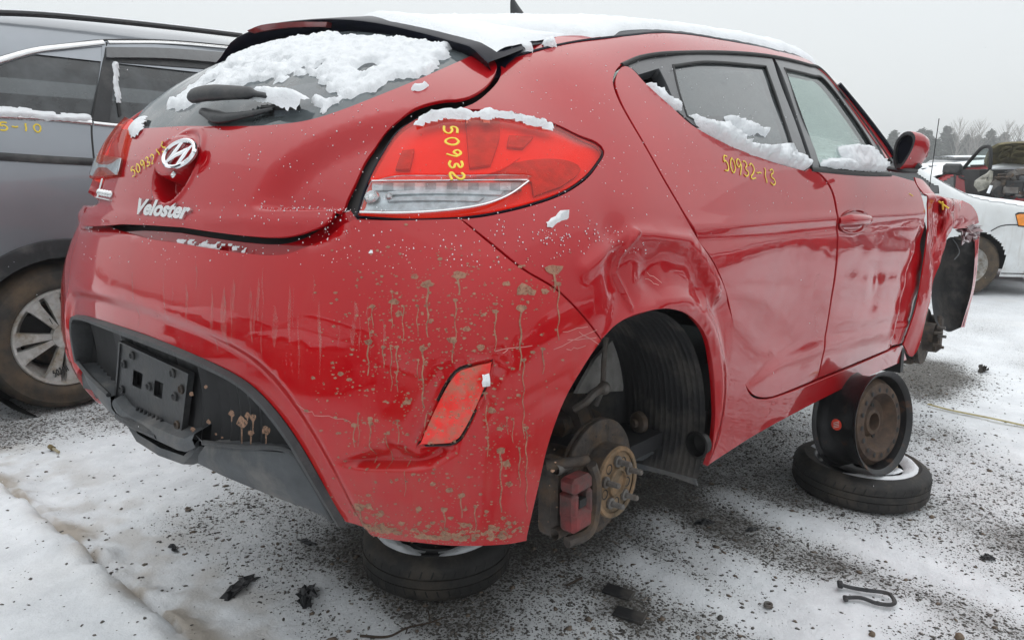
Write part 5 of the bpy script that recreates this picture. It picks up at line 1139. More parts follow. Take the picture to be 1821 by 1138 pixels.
# dark ceramic border painted round the glass
mb = MB(); nB = grad(RH, HG); c_ = HG.copy(); inn = np.roll(HG, 0, axis=0).copy(); mid = np.array([-.2, 0, 1.2]); dn = mid-HG; dn -= nB*np.sum(dn*nB, axis=1, keepdims=True); dn /= np.linalg.norm(dn, axis=1, keepdims=True)
for s_ in (1, -1):
    a_ = HG-nB*.006; b_ = HG+dn*.035-nB*.0055; a_ = a_.copy(); b_ = b_.copy(); a_[:, 1] *= s_; b_[:, 1] *= s_; mb.grid([a_, b_])
mb.build('glass_border', SEAL, rgl)
# badge
nE = grad(red_body, _em[None])[0]; eU = np.array([0, 0, 1.])-nE*nE[2]; eU /= np.linalg.norm(eU); eR = np.cross(eU, nE)*1.0
if eR[1] > 0: eR = -eR
def lp(c, a, b, h=0): return c+eR*a+eU*b+nE*h
EC = onpix(lambda p: red_body(p, .0235), [(321.5, 275.5)])[0]; A_, B_ = .062, .0315
mb = MB(); ring = [lp(EC, A_*math.cos(t), B_*math.sin(t), .004) for t in np.linspace(0, 2*PI, 49)]
mb.tube(ring, .0052, 8, cap=False); 
emb = mb.build('emblem_ring', CHROME, hatch)
mb = MB(); mb.add([lp(EC, A_*math.cos(t), B_*math.sin(t), -.003) for t in np.linspace(0, 2*PI, 48, endpoint=False)], [tuple(range(48))]); mb.build('emblem_back', REDC, hatch, smooth=False)
def bar(pts, w, h=.006):
    q = cspl([(a, b, 0) for a, b in pts], False, .006); ww = np.interp(np.linspace(0, 1, len(q)), np.linspace(0, 1, len(w)), w)
    t = np.gradient(q[:, :2], axis=0); t /= np.linalg.norm(t, axis=1, keepdims=True); n_ = np.stack([-t[:, 1], t[:, 0]], 1)
    L1 = q[:, :2]+n_*ww[:, None]; L2 = q[:, :2]-n_*ww[:, None]
    g = [[lp(EC, *p, -.002) for p in L1], [lp(EC, *p, h*.75) for p in L1], [lp(EC, *(p*.5+p2*.5), h) for p, p2 in zip(L1, L2)], [lp(EC, *p, h*.75) for p in L2], [lp(EC, *p, -.002) for p in L2]]
    return g
mb = MB()
mb.grid(bar([(-.046, -.020), (-.030, -.004), (-.008, .030)], [.003, .0085, .0075])); mb.grid(bar([(.010, -.030), (.030, .006), (.046, .021)], [.0065, .0085, .003]))
mb.grid(bar([(-.044, -.019), (-.012, -.003), (.006, .002), (.030, .010)], [.004, .006, .006, .005])); mb.build('emblem_letter', CHROME, hatch, sharp=60)
lk = onpix(lambda p: red_body(p, .018), [(309, 311)])[0]; mb = MB(); mb.lathe([(0, .001), (.003, .002), (.0045, .001), (.0065, .003), (.008, .0)], c=lk, axis=nE, n=16); mb.build('lock_cylinder', CHROMED, hatch)
# model lettering
t0, t1 = onh([(247, 381), (341, 391)]); tu = onh([(250, 362)])[0]; nT = grad(RH, t0[None])[0]
ex = t1-t0; ey = np.cross(nT, ex)
text_mesh('lettering', 'Veloster', t0+nT*.002, ex, ey, np.linalg.norm(ex), .006, CHROMED, hatch, shear=.25, body=.66, bold=.03)
b0, b1 = onh([(175, 352), (199, 357)]); nT = grad(RH, b0[None])[0]; ex = b1-b0; ey = np.cross(nT, ex); L = np.linalg.norm(ex)
mb = MB()
for k_ in range(5):
    o_ = b0+ex*(.1+.2*k_)+nT*.003; eyn = ey/np.linalg.norm(ey); mb.ball(o_+eyn*L*.12, L*.075, 8, 6, (1, 1, 1))
mb.tube([b0+nT*.002-ex*.02, b0+nT*.003-ex*.02+ey/np.linalg.norm(ey)*L*.42], .004, 6, flat=.5)
mb.tube([b0+nT*.002, b1+nT*.002], .006, 6, flat=.4); mb.build('dealer_badge', CHROMED, hatch)
writing('painted_digit', RH, '50932-13', (233, 300), (303, 256), (4, 15), YEL, hatch, rad=.0016, pix=lambda F_, px: (lambda P: P+grad(RH, P)*(d_hatch(P)+.001)[:, None])(onpix(RH, px)))
# wiper: big cover, arm and blade
wn = grad(RH, onh([(450, 190)]))[0]
def wp(u, v, h): return onh([(u, v)])[0]+wn*h
mb = MB(); ctr = [wp(354, 194, .032), wp(385, 193, .038), (wp(425, 191, .036)), wp(465, 189, .030), wp(500, 190, .022), wp(532, 192, .016)]
mb.tube(cspl(ctr, False, .008), np.interp(np.linspace(0, 1, len(cspl(ctr, False, .008))), [0, .06, .3, .62, .68, 1], [.010, .021, .021, .016, .007, .006]), 12, up=wn, flat=.75); wcov = mb.build('wiper_arm', BLK, hatch)
mb = MB(); ctr = [wp(365, 205, .010), wp(400, 217, .010), wp(440, 212, .010), wp(490, 200, .008)]; q_ = cspl(ctr, False, .01); mb.tube(q_, np.interp(np.linspace(0, 1, len(q_)), [0, .3, 1], [.010, .017, .005]), 10, up=wn, flat=.7); mb.build('wiper_base', BLK, wcov)
mb = MB(); mb.tube([wp(470, 198, .008), wp(534, 196, .006)], .006, 6); mb.box(wp(530, 192, .012), (.012, .02, .018), bev=.003); mb.build('wiper_blade', SEAL, wcov)

# --- spoiler
TE_ = [(383, 100, .545), (400, 83, .50), (430, 63, .42), (480, 45, .30), (540, 37, .16), (600, 35, .02), (665, 41, -.12), (740, 57, -.28), (800, 73, -.40), (868, 92, -.545)]
te = np.array([at(u, v, 'y', y) for u, v, y in TE_]); print('spoiler te', np.round(te, 2).tolist())
te[:, 0] = np.minimum(te[:, 0], 0)
te = cspl(te, False, .03); n_ = len(te)
_bs = shoot(RH, np.array([[t[0], t[1], 2.5] for t in te]), np.tile([0, 0, -1.], (n_, 1)), 0, 2.4); _bs = np.where(np.isnan(_bs), te, _bs)+[0, 0, .012]; _k = (sstep(.46, .55, np.abs(te[:, 1]))*.75)[:, None]; te = te*(1-_k)+_bs*_k
rt_ = shoot(red_body, np.array([[max(-.02, t[0]+.22)+.10*abs(t[1]/.55)**4, np.clip(t[1], -.50, .50), 2.5] for t in te]), np.tile([0, 0, -1.], (n_, 1)), 0, 2.4, 120)
un = shoot(RH, np.array([[t[0]+.14, t[1]*.97, 2.5] for t in te]), np.tile([0, 0, -1.], (n_, 1)), 0, 2.4, 120)
_hz = (1-np.abs(te[:, 1]/.56)**3)[:, None]*np.array([[0, 0, 1.]]); rows = [rt_+[.04, 0, -.002], rt_*.6+te*.4+_hz*.018, rt_*.25+te*.75+_hz*.010, te+[.004, 0, .003], te, te+[.004, 0, -.006], te+[.020, 0, -.028], te*.8+un*.2+[.02, 0, -.034], te*.5+un*.5+[0, 0, -.018], un]
mb = MB(); mb.grid(np.array(rows)); spo = mb.build('spoiler', GLOSSB, hatch, sharp=70)
# high stop lamp let into the trailing edge
a_ = [at(u, v, 'y', y) for u, v, y in ((444, 55, .39), (470, 45, .32), (520, 40, .21), (586, 40, .05))]; b_ = [at(u, v, 'y', y) for u, v, y in ((446, 62, .39), (470, 55, .32), (520, 49, .21), (578, 48, .065))]
a_ = cspl([p+[-.004, 0, -.001] for p in a_], False, .03); b_ = cspl([p+[.006, 0, 0] for p in b_], False, .03); k_ = min(len(a_), len(b_)); a_, b_ = a_[np.linspace(0, len(a_)-1, k_).astype(int)], b_[np.linspace(0, len(b_)-1, k_).astype(int)]
mb = MB(); mb.slab([a_+[-.004, 0, 0], b_+[-.004, 0, 0]], (.02, 0, 0)); mb.build('high_stop_lamp', pbr('stop_lamp_red', (.22, .02, .02), .3, coat=1), spo)

# --- quarter panel with pillar, roof rail and sill (right and left)
def tp(x, y): return tuple(shoot(red_body, np.array([[x, y, 2.5]]), np.array([[0, 0, -1.]]), 0, 2.4, 160)[0])
QP = [(818, 389, 'c'), (870, 382), (940, 366), (1000, 345), (1042, 318), (1066, 288), (1074, 268), (1062, 254), (1030, 241), (985, 220), (930, 205), (868, 196), (805, 196, 'c'), (840, 184), (868, 163), (887, 140), (890, 118), (878, 98, 'c'),
      (930, 80), (1000, 64), tp(.25, -.575), tp(.5, -.585), tp(.9, -.59), tp(1.3, -.585), tp(1.7, -.57), tp(2.0, -.56)+('c',), (1545, 205), (1592, 276, 'c'), (1578, 285, 'c'), (1536, 222), (1492, 160), (1462, 126), (1440, 117), (1376, 101), (1300, 94), (1190, 95), (1140, 101), (1106, 116), (1094, 130),
      (1092, 155), (1110, 197), (1148, 262), (1188, 333), (1238, 420), (1273, 475), (1295, 530), (1310, 600), (1323, 670), (1333, 699), (1350, 709), (1380, 706), (1470, 671), (1540, 642), (1606, 613, 'c'), (1613, 640, 'c'), (1540, 672), (1450, 716), (1350, 770), (1257, 829, 'c'),
      (1262, 790), (1270, 730), (1268, 660), (1256, 602), (1228, 565), (1185, 550), (1140, 556), (1100, 578), (1070, 605, 'c'), (1040, 565), (990, 515), (930, 478), (870, 430)]
quarter = panel('quarter_panel', red_body, QP, REDC, car, sp=.018, disp=d_quarter, lip=.014, mirror=True, fine=[(_dent, .11, .006)])
# rolled lip of the wheel arch
# --- doors
RD = [(1104, 120), (1096, 135), (1095, 154), (1112, 196), (1150, 262), (1190, 333), (1240, 420), (1275, 475), (1297, 530), (1312, 600), (1325, 670), (1335, 697), (1352, 707), (1380, 704), (1454, 674, 'c'), (1462, 640), (1478, 560), (1487, 480), (1488, 400), (1480, 345), (1462, 315), (1440, 299, 'c'), (1432, 304, 'c'), (1370, 286), (1300, 259), (1232, 223), (1190, 186), (1150, 150), (1122, 121), (1110, 117)]
rdoor = panel('rear_door', red_body, RD, REDC, car, sp=.015, disp=d_door, lip=.016, mirror=True)
FD = [(1442, 300, 'c'), (1520, 309), (1583, 311), (1626, 322, 'c'), (1640, 352), (1646, 400), (1643, 470), (1627, 545), (1604, 611, 'c'), (1540, 638), (1456, 673, 'c'), (1464, 640), (1480, 560), (1490, 480), (1491, 400), (1483, 345), (1465, 315)]
fdoor = panel('front_door', red_body, FD, REDC, car, sp=.018, disp=d_door, lip=.016, mirror=True)
# window frames
W_ = lambda p: red_body(p, -.004)
HR = [(1137, 134, 'c'), (1172, 123, 'c'), (1190, 160), (1207, 209, 'c'), (1178, 188), (1155, 162)]
HGL = [(1197, 117, 'c'), (1260, 110), (1362, 118, 'c'), (1384, 180), (1414, 276, 'c'), (1340, 264), (1290, 245), (1222, 207, 'c'), (1208, 165)]
RF = [(1106, 118, 'c'), (1140, 105), (1190, 98), (1300, 97), (1373, 104, 'c'), (1385, 140), (1410, 205), (1430, 262), (1441, 298, 'c'), (1432, 303), (1370, 285), (1300, 258), (1232, 222, 'c'), (1190, 185), (1150, 149), (1120, 120)]
rfr = panel('window_frame', W_, RF, TRIM, rdoor, ch=SIDE, sp=.03, lip=.03, holes=[HR, HGL], mirror=False)
rg = panel('window_glass', lambda p: red_body(p, -.012), [(1195, 112, 'c'), (1260, 106), (1366, 113, 'c'), (1388, 180), (1420, 284, 'c'), (1340, 272), (1280, 250), (1222, 212, 'c'), (1205, 165)], GLSD, rdoor, ch=SIDE, sp=.03, lip=.003)
strip('window_rubber', W_, HGL, .0045, SEAL, rfr, closed=True, off=-.002)
# hidden handle in the window corner
panel('handle_recess', lambda p: red_body(p, -.055), [(1130, 128, 'c'), (1178, 117, 'c'), (1212, 214, 'c'), (1160, 180)], DARK, rdoor, ch=SIDE, sp=.05, lip=.002)
panel('door_handle', lambda p: red_body(p, -.008), [(1172, 120, 'c'), (1186, 116, 'c'), (1204, 160), (1221, 206, 'c'), (1207, 210, 'c'), (1190, 165)], BLK, rdoor, ch=SIDE, sp=.03, lip=.02)
FG = [(1395, 122, 'c'), (1448, 135), (1466, 142), (1510, 198), (1550, 258), (1569, 304, 'c'), (1515, 303), (1458, 298, 'c'), (1430, 220)]
FF = [(1377, 104, 'c'), (1430, 113), (1460, 127), (1492, 162), (1536, 222), (1578, 285), (1586, 308, 'c'), (1520, 306), (1446, 299, 'c'), (1432, 250), (1405, 170)]
ffr = panel('window_frame', W_, FF, TRIM, fdoor, ch=SIDE, sp=.03, lip=.03, holes=[FG])
fg = panel('window_glass', lambda p: red_body(p, -.012), [(1392, 118, 'c'), (1448, 131), (1469, 140), (1514, 198), (1556, 258), (1576, 309, 'c'), (1515, 310), (1452, 303, 'c'), (1425, 220)], GLSC, fdoor, ch=SIDE, sp=.04, lip=.003)
strip('window_rubber', W_, FG, .005, SEAL, ffr, closed=True, off=-.002)
strip('mirror_sail', W_, [(1545, 235), (1560, 258), (1572, 282), (1582, 305)], .014, BLK, ffr, flat=.4)
strip('roof_drip_strip', red_body, [(1106, 116), (1140, 102), (1190, 95), (1300, 94), (1376, 101), (1440, 116), (1464, 127), (1500, 170), (1545, 230), (1586, 290)], .006, SEAL, car, off=-.001)
strip('belt_moulding', red_body, [(1443, 301), (1500, 307), (1540, 310), (1584, 311)], .008, SEAL, fdoor, off=.001, flat=.5)
strip('windscreen_pillar_trim', red_body, [(1452, 114), (1490, 152), (1530, 200), (1570, 252), (1590, 282)], .011, GLOSSB, car, off=.004)
# front door handle: bowl and grab
hc = onpix(red_body, [(1519, 394)])[0]; nH = grad(red_body, hc[None])[0]
q = onpix(red_body, [(1493, 395), (1547, 397), (1520, 375), (1520, 418)]); hw = np.linalg.norm(q[0]-q[1])/2; hh = np.linalg.norm(q[2]-q[3])/2
mb = MB(); G_ = []
for r_, h_ in ((1.0, .001), (.93, .0015), (.75, -.006), (.45, -.014), (.05, -.018)):
    G_.append([hc+np.array([1, 0, 0])*r_*hw*math.cos(t)+np.array([0, 0, 1])*r_*hh*math.sin(t)+nH*(h_+.003) for t in np.linspace(0, 2*PI, 33)])
mb.grid(G_); hb = mb.build('handle_bowl', REDC, fdoor)
mb = MB(); q_ = np.array([hc+np.array([a, 0, 0])*hw+nH*h_+np.array([0, 0, z_]) for a, h_, z_ in ((-.98, .004, .006), (-.6, .022, .008), (0, .030, .006), (.6, .024, .002), (.98, .006, 0))]); q2 = cspl(q_, False, .01)
mb.tube(q2, np.interp(np.linspace(0, 1, len(q2)), [0, .2, .8, 1], [.012, .018, .016, .010]), 10, up=nH, flat=.5); mb.build('door_handle', REDC, hb)
# paint pen numbers
writing('painted_digit', red_body, '50932-13', (1284, 276), (1378, 304), (4, 27), YEL, rdoor, rad=.0020)
writing('painted_digit', red_body, '-', (1615, 338), (1626, 346), (1, 12), YEL, fdoor, rad=.002)

# --- tail lamps
LREFD = pbr('lamp_reflector_dark', (.36, .39, .41), .3, .2, var=.3, vscale=50)
LM = [(633, 384, 'c'), (650, 330), (678, 275), (708, 232), (738, 211, 'c'), (800, 199), (868, 198), (930, 207), (985, 222), (1030, 243), (1060, 256), (1072, 269), (1064, 288), (1040, 316), (1000, 342), (940, 363), (870, 379), (818, 386, 'c'), (730, 389)]
def lf(o): return lambda p: red_body(p, o)
def lbul(P): return np.zeros(len(P))
def lens(P): return .012*sstep(0, .05, polyd(CAP.fwd(P*np.array([1, 0, 1])-np.abs(P)*np.array([0, 1, 0])), _lmq))
_lmc = curve(red_body, LM, True); _lmq = CAP.fwd(_lmc)
CL = [(640, 376, 'c'), (652, 340), (660, 323, 'c'), (800, 321), (942, 320, 'c'), (905, 345), (860, 362), (800, 372), (720, 377)]
_clc = curve(red_body, CL, True)
for s_ in (1,):
    def mir(o): return o
    base = mir(panel('tail_lamp', lf(-.014), _lmc, LREDP, car, raw=True, sp=.03, gap=.001, lip=.03))
    mir(panel('red_lens', lf(.0), _lmc, LREDM, base, raw=True, sp=.012, gap=.003, lip=.010, disp=lens, holes=[_clc]))
    mir(panel('clear_lens', lf(.0), _clc, LCLR, base, raw=True, sp=.012, gap=-.0005, lip=.004, disp=lens))
    mir(panel('reversing_reflector', lf(-.009), _clc, LREF, base, raw=True, sp=.03, gap=.004, lip=.004))
    for k_ in range(14):
        x0_ = 662+k_*19; vv = [(x0_, 325), (x0_+18, 325), (x0_+18, 338), (x0_, 338)]
        mir(panel('lamp_facet', lf(-.006), [(a, b, 'c') for a, b in vv], (LREF, LREFD)[k_ % 2], base, sp=.05, gap=0, lip=.003))
    for (v0, v1) in ((341, 346), (352, 357)):
        mir(panel('lamp_rib', lf(-.005), [(690, v0, 'c'), (895 if v0 < 350 else 860, v0-1, 'c'), (890 if v0 < 350 else 850, v1, 'c'), (690, v1, 'c')], LREF, base, sp=.05, gap=0, lip=.004))
    for (uu, vv) in ((661, 350), (692, 350)):
        c_ = onpix(lf(-.004), [(uu, vv)])[0]; n_ = grad(red_body, c_[None])[0]; mb = MB()
        r0 = .014 if uu < 670 else .007; mb.lathe([(0, .002), (r0*.3, .003), (r0*.5, .001), (r0*.8, .004), (r0, 0)], c=c_, axis=n_, n=18); mir(mb.build('bulb_ring', CHROMED, base))
    # inner structure behind the red lens
    mir(panel('lamp_bowl', lf(-.006), [(828, 210, 'c'), (870, 213), (888, 215, 'c'), (887, 245), (872, 292, 'c'), (836, 297, 'c'), (832, 250)], LREDD, base, sp=.04, gap=0, lip=.006))
    mir(panel('lamp_window', lf(-.006), [(906, 241, 'c'), (948, 243, 'c'), (930, 262, 'c'), (903, 260, 'c')], LREDD, base, sp=.04, gap=0, lip=.006))
    mir(panel('lamp_window', lf(-.006), [(716, 268, 'c'), (736, 265, 'c'), (728, 300, 'c'), (704, 300, 'c')], LREDD, base, sp=.04, gap=0, lip=.006))
    mir(panel('lamp_band', lf(-.007), [(880, 317, 'c'), (900, 296), (950, 284), (1010, 286), (1032, 300), (1000, 330, 'c'), (950, 348, 'c'), (946, 322, 'c')], LREDD, base, sp=.04, gap=0, lip=.004))
    mir(panel('lamp_line', lf(-.003), [(660, 316, 'c'), (780, 314), (870, 300), (925, 280, 'c'), (880, 305), (790, 320), (660, 320.5, 'c')], LREDP, base, sp=.04, gap=0, lip=.004))
    mir(strip('lamp_edge', lf(.004), _lmc, .0035, SEAL, base, closed=True, pix=None) if False else MB().tube(np.vstack([_lmc, _lmc[:1]])-grad(red_body, np.vstack([_lmc, _lmc[:1]]))*.004, .0028, 6, cap=False).build('lamp_edge', GLOSSB, base))
    if s_ == 1:
        rl = base; rl['label'] = 'right tail lamp marked with a paint pen number'
        mb = MB(); q_ = curve(lf(.008), [(640, 377), (720, 378), (800, 373), (862, 363), (906, 346), (940, 322)], False); mb.tube(q_, .0022, 6); mb.build('bright_edge', CHROMED, base)
        mb = MB(); q_ = curve(lf(.010), [(661, 321.5), (800, 321), (938, 320)], False); mb.tube(q_, .0013, 6); mb.build('bright_edge', CHROMED, base)
        # number written down the lens
        mb = MB(); F_ = lf(.0135)
        for k_, c_ in enumerate('50932'):
            o_ = np.array([787+3.2*k_, 224+20.5*k_]); 
            mb = MB()
            for st in GL[c_]:
                q = cspl([(x, y, 0) for x, y in st], False, .08)[:, :2]
                px = np.stack([o_[0]+26-q[:, 1]*24, o_[1]+q[:, 0]*15], 1); P = onpix(F_, px); P = P[~np.isnan(P[:, 0])]; Nn = grad(F_, P); mb.tube(P, .0026, 5, up=Nn, flat=.5)
            mb.build('painted_digit', YEL, base)

# left tail lamp, seen edge-on past the tailgate
LL = [(223, 318, 'c'), (226, 300), (231, 278), (240, 246), (250, 222)]; LP3 = curve(red_body, LL, False, .03)
out3 = [onb(-.50, .50, 1.05), onb(-.36, .66, 1.02), onb(-.28, .74, .97), onb(-.36, .75, .91), onb(-.50, .66, .89), onb(-.60, .52, .885), onb(-.63, .38, .882)]
LPO = np.vstack([LP3, cspl(out3, False, .03)]); 
base = panel('tail_lamp', lf(.006), LPO, LREDP, car, raw=True, sp=.03, gap=0, lip=.03); base['label'] = 'left tail lamp, seen edge-on'
panel('red_lens', lf(.018), LPO, LREDM, base, raw=True, sp=.02, gap=.002, lip=.012)
cl3 = np.vstack([curve(red_body, [(223, 316), (229, 288)], False, .02), cspl([onb(-.56, .56, .952), onb(-.45, .70, .945), onb(-.38, .76, .93), onb(-.42, .73, .90), onb(-.52, .64, .895), onb(-.61, .48, .892)], False, .03)])
panel('reversing_reflector', lf(.0185), cl3, LREF, base, raw=True, sp=.03, gap=0, lip=.002); panel('clear_lens', lf(.0205), cl3, LCLR, base, raw=True, sp=.03, gap=0, lip=.002)

# --- roof
rr = [tp(.03, -.44), tp(.06, -.50), tp(.12, -.545), tp(.25, -.572), tp(.5, -.582), tp(.9, -.587), tp(1.3, -.582), tp(1.55, -.572), tp(1.72, -.562), tp(1.70, -.3), tp(1.70, 0)]
Hh = np.vstack([[tp(-.03, 0)], [tp(-.02, -.22)], rr]); Hd = cspl(Hh, False, .03, (1, 2, 10)); Ml = Hd[1:-1][::-1].copy(); Ml[:, 1] *= -1
roof = panel('roof', lambda p: red_body(p, -.004), np.vstack([Hd, Ml]), GLOSSB, car, ch=TOP, raw=True, sp=.05, lip=.03, gap=0)
strip('roof_edge_strip', lambda p: red_body(p, .003), [np.array(q)+[-.0, .006, 0] for q in [tp(-.10, -.515), tp(.0, -.54), tp(.12, -.56), tp(.25, -.58), tp(.5, -.59), tp(.9, -.595), tp(1.3, -.59)]], .006, GLOSSB, car)
# windscreen: outline in top chart
ws = [tp(1.73, 0), tp(1.73, -.3), tp(1.75, -.55), tp(2.2, -.60), tp(2.5, -.65), tp(2.66, -.60), tp(2.80, -.3), tp(2.84, 0)]
Hd = cspl(ws, False, .04, (2, 4)); Ml = Hd[1:-1][::-1].copy(); Ml[:, 1] *= -1
panel('windscreen', lambda p: red_body(p, -.006), np.vstack([Hd, Ml]), GLSC, car, ch=TOP, raw=True, sp=.06, lip=.004, gap=0)
# hood between the wings
hd = [tp(2.86, 0), tp(2.82, -.3), tp(2.70, -.62), tp(2.9, -.66), tp(3.2, -.62), tp(3.3, 0)]
Hd = cspl(hd, False, .04, (2, 4)); Ml = Hd[1:-1][::-1].copy(); Ml[:, 1] *= -1
# --- inner shell, floor, seats, dash, wheel
IN = lambda p: red_body(p, -.045)
mb = MB(); 
tt = np.concatenate([np.linspace(-1.335, -.02, 34), np.linspace(0, 2.6, 40)]); ph = np.linspace(-.30, .37, 12)
for lo_, hi_, t_ok in ((-.30, .44, lambda t: True),):
    V = []; qq = np.array([(t, f) for t in tt for f in np.linspace(lo_, hi_, 14)])
    P = back(IN, CAP, qq).reshape(len(tt), 14, 3)
mask = np.ones((len(tt)-1, 13), bool)
for i in range(len(tt)-1):
    for j in range(13):
        c_ = P[i:i+2, j:j+2].reshape(-1, 3).mean(0)
        if arch_r(c_[None])[0] < .40 and abs(c_[1]) > .5: mask[i, j] = False
        if c_[0] > 2.6 and c_[2] < .85: mask[i, j] = False
        if c_[0] < -.15 and c_[2] < .34: mask[i, j] = False
        if c_[2] > .93 and c_[0] > .1: mask[i, j] = False
        if c_[2] < .70 and c_[0] < -.5: mask[i, j] = False
        if np.isnan(c_).any(): mask[i, j] = False
for s_ in (1, -1):
    Q = np.nan_to_num(P.copy()); Q[:, :, 1] *= s_; V = Q.reshape(-1, 3); mb.add(V, [(i*14+j, i*14+j+1, (i+1)*14+j+1, (i+1)*14+j) for i in range(len(tt)-1) for j in range(13) if mask[i, j]])
mb.build('inner_shell', DARK, car, sharp=0)
mb = MB(); mb.box((1.25, 0, .20), (2.6, 1.45, .04)); mb.box((-.1, 0, .50), (.9, 1.1, .04)); mb.box((-.52, 0, .47), (.06, 1.2, .30)); mb.box((2.45, 0, .48), (.05, 1.4, .6)); mb.build('floor_pan', DARK, car)
for y_ in (-.36, .36):
    mb = MB(); mb.box((1.45, y_, .42), (.5, .48, .16), bev=.05); mb.box((1.20, y_, .72), (.14, .46, .60), _rot(0), bev=.05); mb.box((1.16, y_, 1.06), (.09, .24, .16), bev=.04); mb.build('seat', CLOTH, car)
mb = MB(); mb.box((.45, 0, .45), (.45, 1.1, .18), bev=.05); mb.box((.22, 0, .72), (.14, 1.1, .5), bev=.05); mb.build('rear_seat', CLOTH, car)
mb = MB(); mb.box((2.30, 0, .80), (.40, 1.36, .22), bev=.06); mb.box((2.15, .36, .90), (.2, .35, .08), bev=.03); mb.build('dashboard', DARK, car)
sw = np.array([1.92, .36, .86]); mb = MB(); ax = np.array([-.86, 0, .5]); e2 = np.cross(ax, [0, 1, 0]); ring = [sw+.185*(math.cos(t)*np.array([0, 1, 0])+math.sin(t)*e2) for t in np.linspace(0, 2*PI, 37)]
mb.tube(ring, .014, 8, cap=False); mb.ball(sw, .05, sc_=(.6, 1, 1)); mb.tube([ring[0], sw, ring[18]], .012, 6); mb.tube([sw, ring[27]], .012, 6); mb.build('steering_wheel', DARK, car)

# --- mirror
mc = at(1613, 268, 'y', -1.0); print('mirror', mc)
def mp_(u, v, x): return at(u, v, 'x', x)
xm = mc[0]
rim_ = [(1592, 300), (1588, 280), (1592, 255), (1602, 240), (1613, 234), (1623, 236), (1628, 245), (1624, 262), (1614, 282), (1600, 300)]
A_ = np.array([mp_(u, v, xm-.03) for u, v in rim_]); A_ = cspl(A_, True, .015)
c_ = A_.mean(0); fr_ = [A_, c_+(A_-c_)*1.03+[.02, -.004, 0]]
for k_, (s1, dx, dy, dz) in enumerate(((1.02, .06, -.016, -.002), (.92, .10, -.026, -.006), (.70, .13, -.030, -.012), (.35, .15, -.030, -.014), (.02, .155, -.030, -.014))): fr_.append(c_+(A_-c_)*s1+[dx, dy, dz])
G_ = np.array([np.vstack([r_, r_[:1]]) for r_ in fr_]); mb = MB(); mb.grid(G_); mir_ = mb.build('side_mirror', REDC, car, sharp=50)
mb = MB(); in_ = [A_, c_+(A_-c_)*.80+[-.002, 0, 0], c_+(A_-c_)*.76+[.03, 0, 0]]; mb.grid(np.array([np.vstack([r_, r_[:1]]) for r_ in in_])); mb.build('mirror_rim', BLK, mir_)
mb = MB(); q_ = c_+(A_-c_)*.82+[.025, 0, 0]; mb.add(q_, [tuple(range(len(q_)))]); mb.build('mirror_glass', GLOSSB, mir_, smooth=False)
mb = MB(); a_ = mp_(1583, 300, xm+.02); b_ = mp_(1603, 303, xm); c2_ = mp_(1626, 304, xm+.05); mb.tube(cspl([a_, b_, c2_], False, .01), .016, 10, flat=.6); mb.tube(cspl([mp_(1606, 285, xm), mp_(1622, 290, xm+.06), mp_(1632, 302, xm+.07)], False, .01), .022, 8, flat=.7); mb.build('mirror_base', BLK, mir_)

# --- damaged front wing
def fx(L): return [at(u, v, 'x', x) for u, v, x in L]
WG = [fx([(1647, 346, 2.41), (1650, 366, 2.43), (1651, 400, 2.42), (1647, 440, 2.41), (1643, 470, 2.38), (1630, 545, 2.32), (1607, 613, 2.25)]),
      fx([(1657, 346, 2.5), (1661, 366, 2.55), (1661, 400, 2.52), (1657, 440, 2.50), (1651, 470, 2.45), (1637, 550, 2.36), (1612, 622, 2.28)]),
      fx([(1668, 348, 2.6), (1672, 368, 2.70), (1669, 400, 2.62), (1664, 440, 2.56), (1657, 475, 2.50), (1642, 556, 2.40), (1616, 630, 2.31)]),
      fx([(1681, 352, 2.7), (1681, 372, 2.66), (1674, 400, 2.72), (1670, 436, 2.60), (1662, 476, 2.54), (1647, 556, 2.44), (1622, 634, 2.34)]),
      fx([(1697, 355, 2.9), (1692, 380, 2.80), (1683, 405, 2.70), (1676, 435, 2.66), (1668, 470, 2.60), (1652, 545, 2.47), (1630, 625, 2.37)]),
      fx([(1712, 358, 3.1), (1703, 385, 2.92), (1692, 405, 2.82), (1682, 430, 2.72), (1673, 462, 2.64), (1656, 530, 2.50), (1636, 612, 2.39)])]
G_ = np.array(WG); top0 = G_[:, 0].copy(); ins = top0*1.0; ins[:, 1] += .10; ins[:, 2] += .012; G_ = np.concatenate([ins[:, None], G_], 1)
# resample smoothly
def resamp(G, a, b):
    G = np.asarray(G); r1 = np.array([_spl(np.arange(G.shape[0]), G[:, j], np.linspace(0, G.shape[0]-1, a)) for j in range(G.shape[1])]).transpose(1, 0, 2)
    return np.array([_spl(np.arange(G.shape[1]), r1[i], np.linspace(0, G.shape[1]-1, b)) for i in range(a)])
G_ = resamp(G_, 40, 60); nz = vnoise(G_[:, :, 0]*9, G_[:, :, 2]*7, 3)-.5; G_[:, :, 1] -= nz*.03*np.clip((G_[:, :, 0]-2.42)/.1, 0, 1)
mb = MB(); mb.slab(G_, (.0, .006, 0)); wing = mb.build('front_wing', REDC, car, sharp=60)
wing['label'] = 'crumpled front wing with a yellow paint mark'
FL = [fx([(1712, 357, 3.1), (1703, 385, 2.92), (1693, 404, 2.84)]), fx([(1727, 365, 3.25), (1716, 385, 3.08), (1700, 407, 2.92)]), fx([(1737, 379, 3.36), (1728, 393, 3.22), (1712, 406, 3.02)]), fx([(1741, 396, 3.40), (1733, 400, 3.3), (1722, 405, 3.1)])]
mb = MB(); mb.slab(resamp(FL, 14, 14), (.0, .006, 0)); mb.build('wing_flap', REDC, wing)
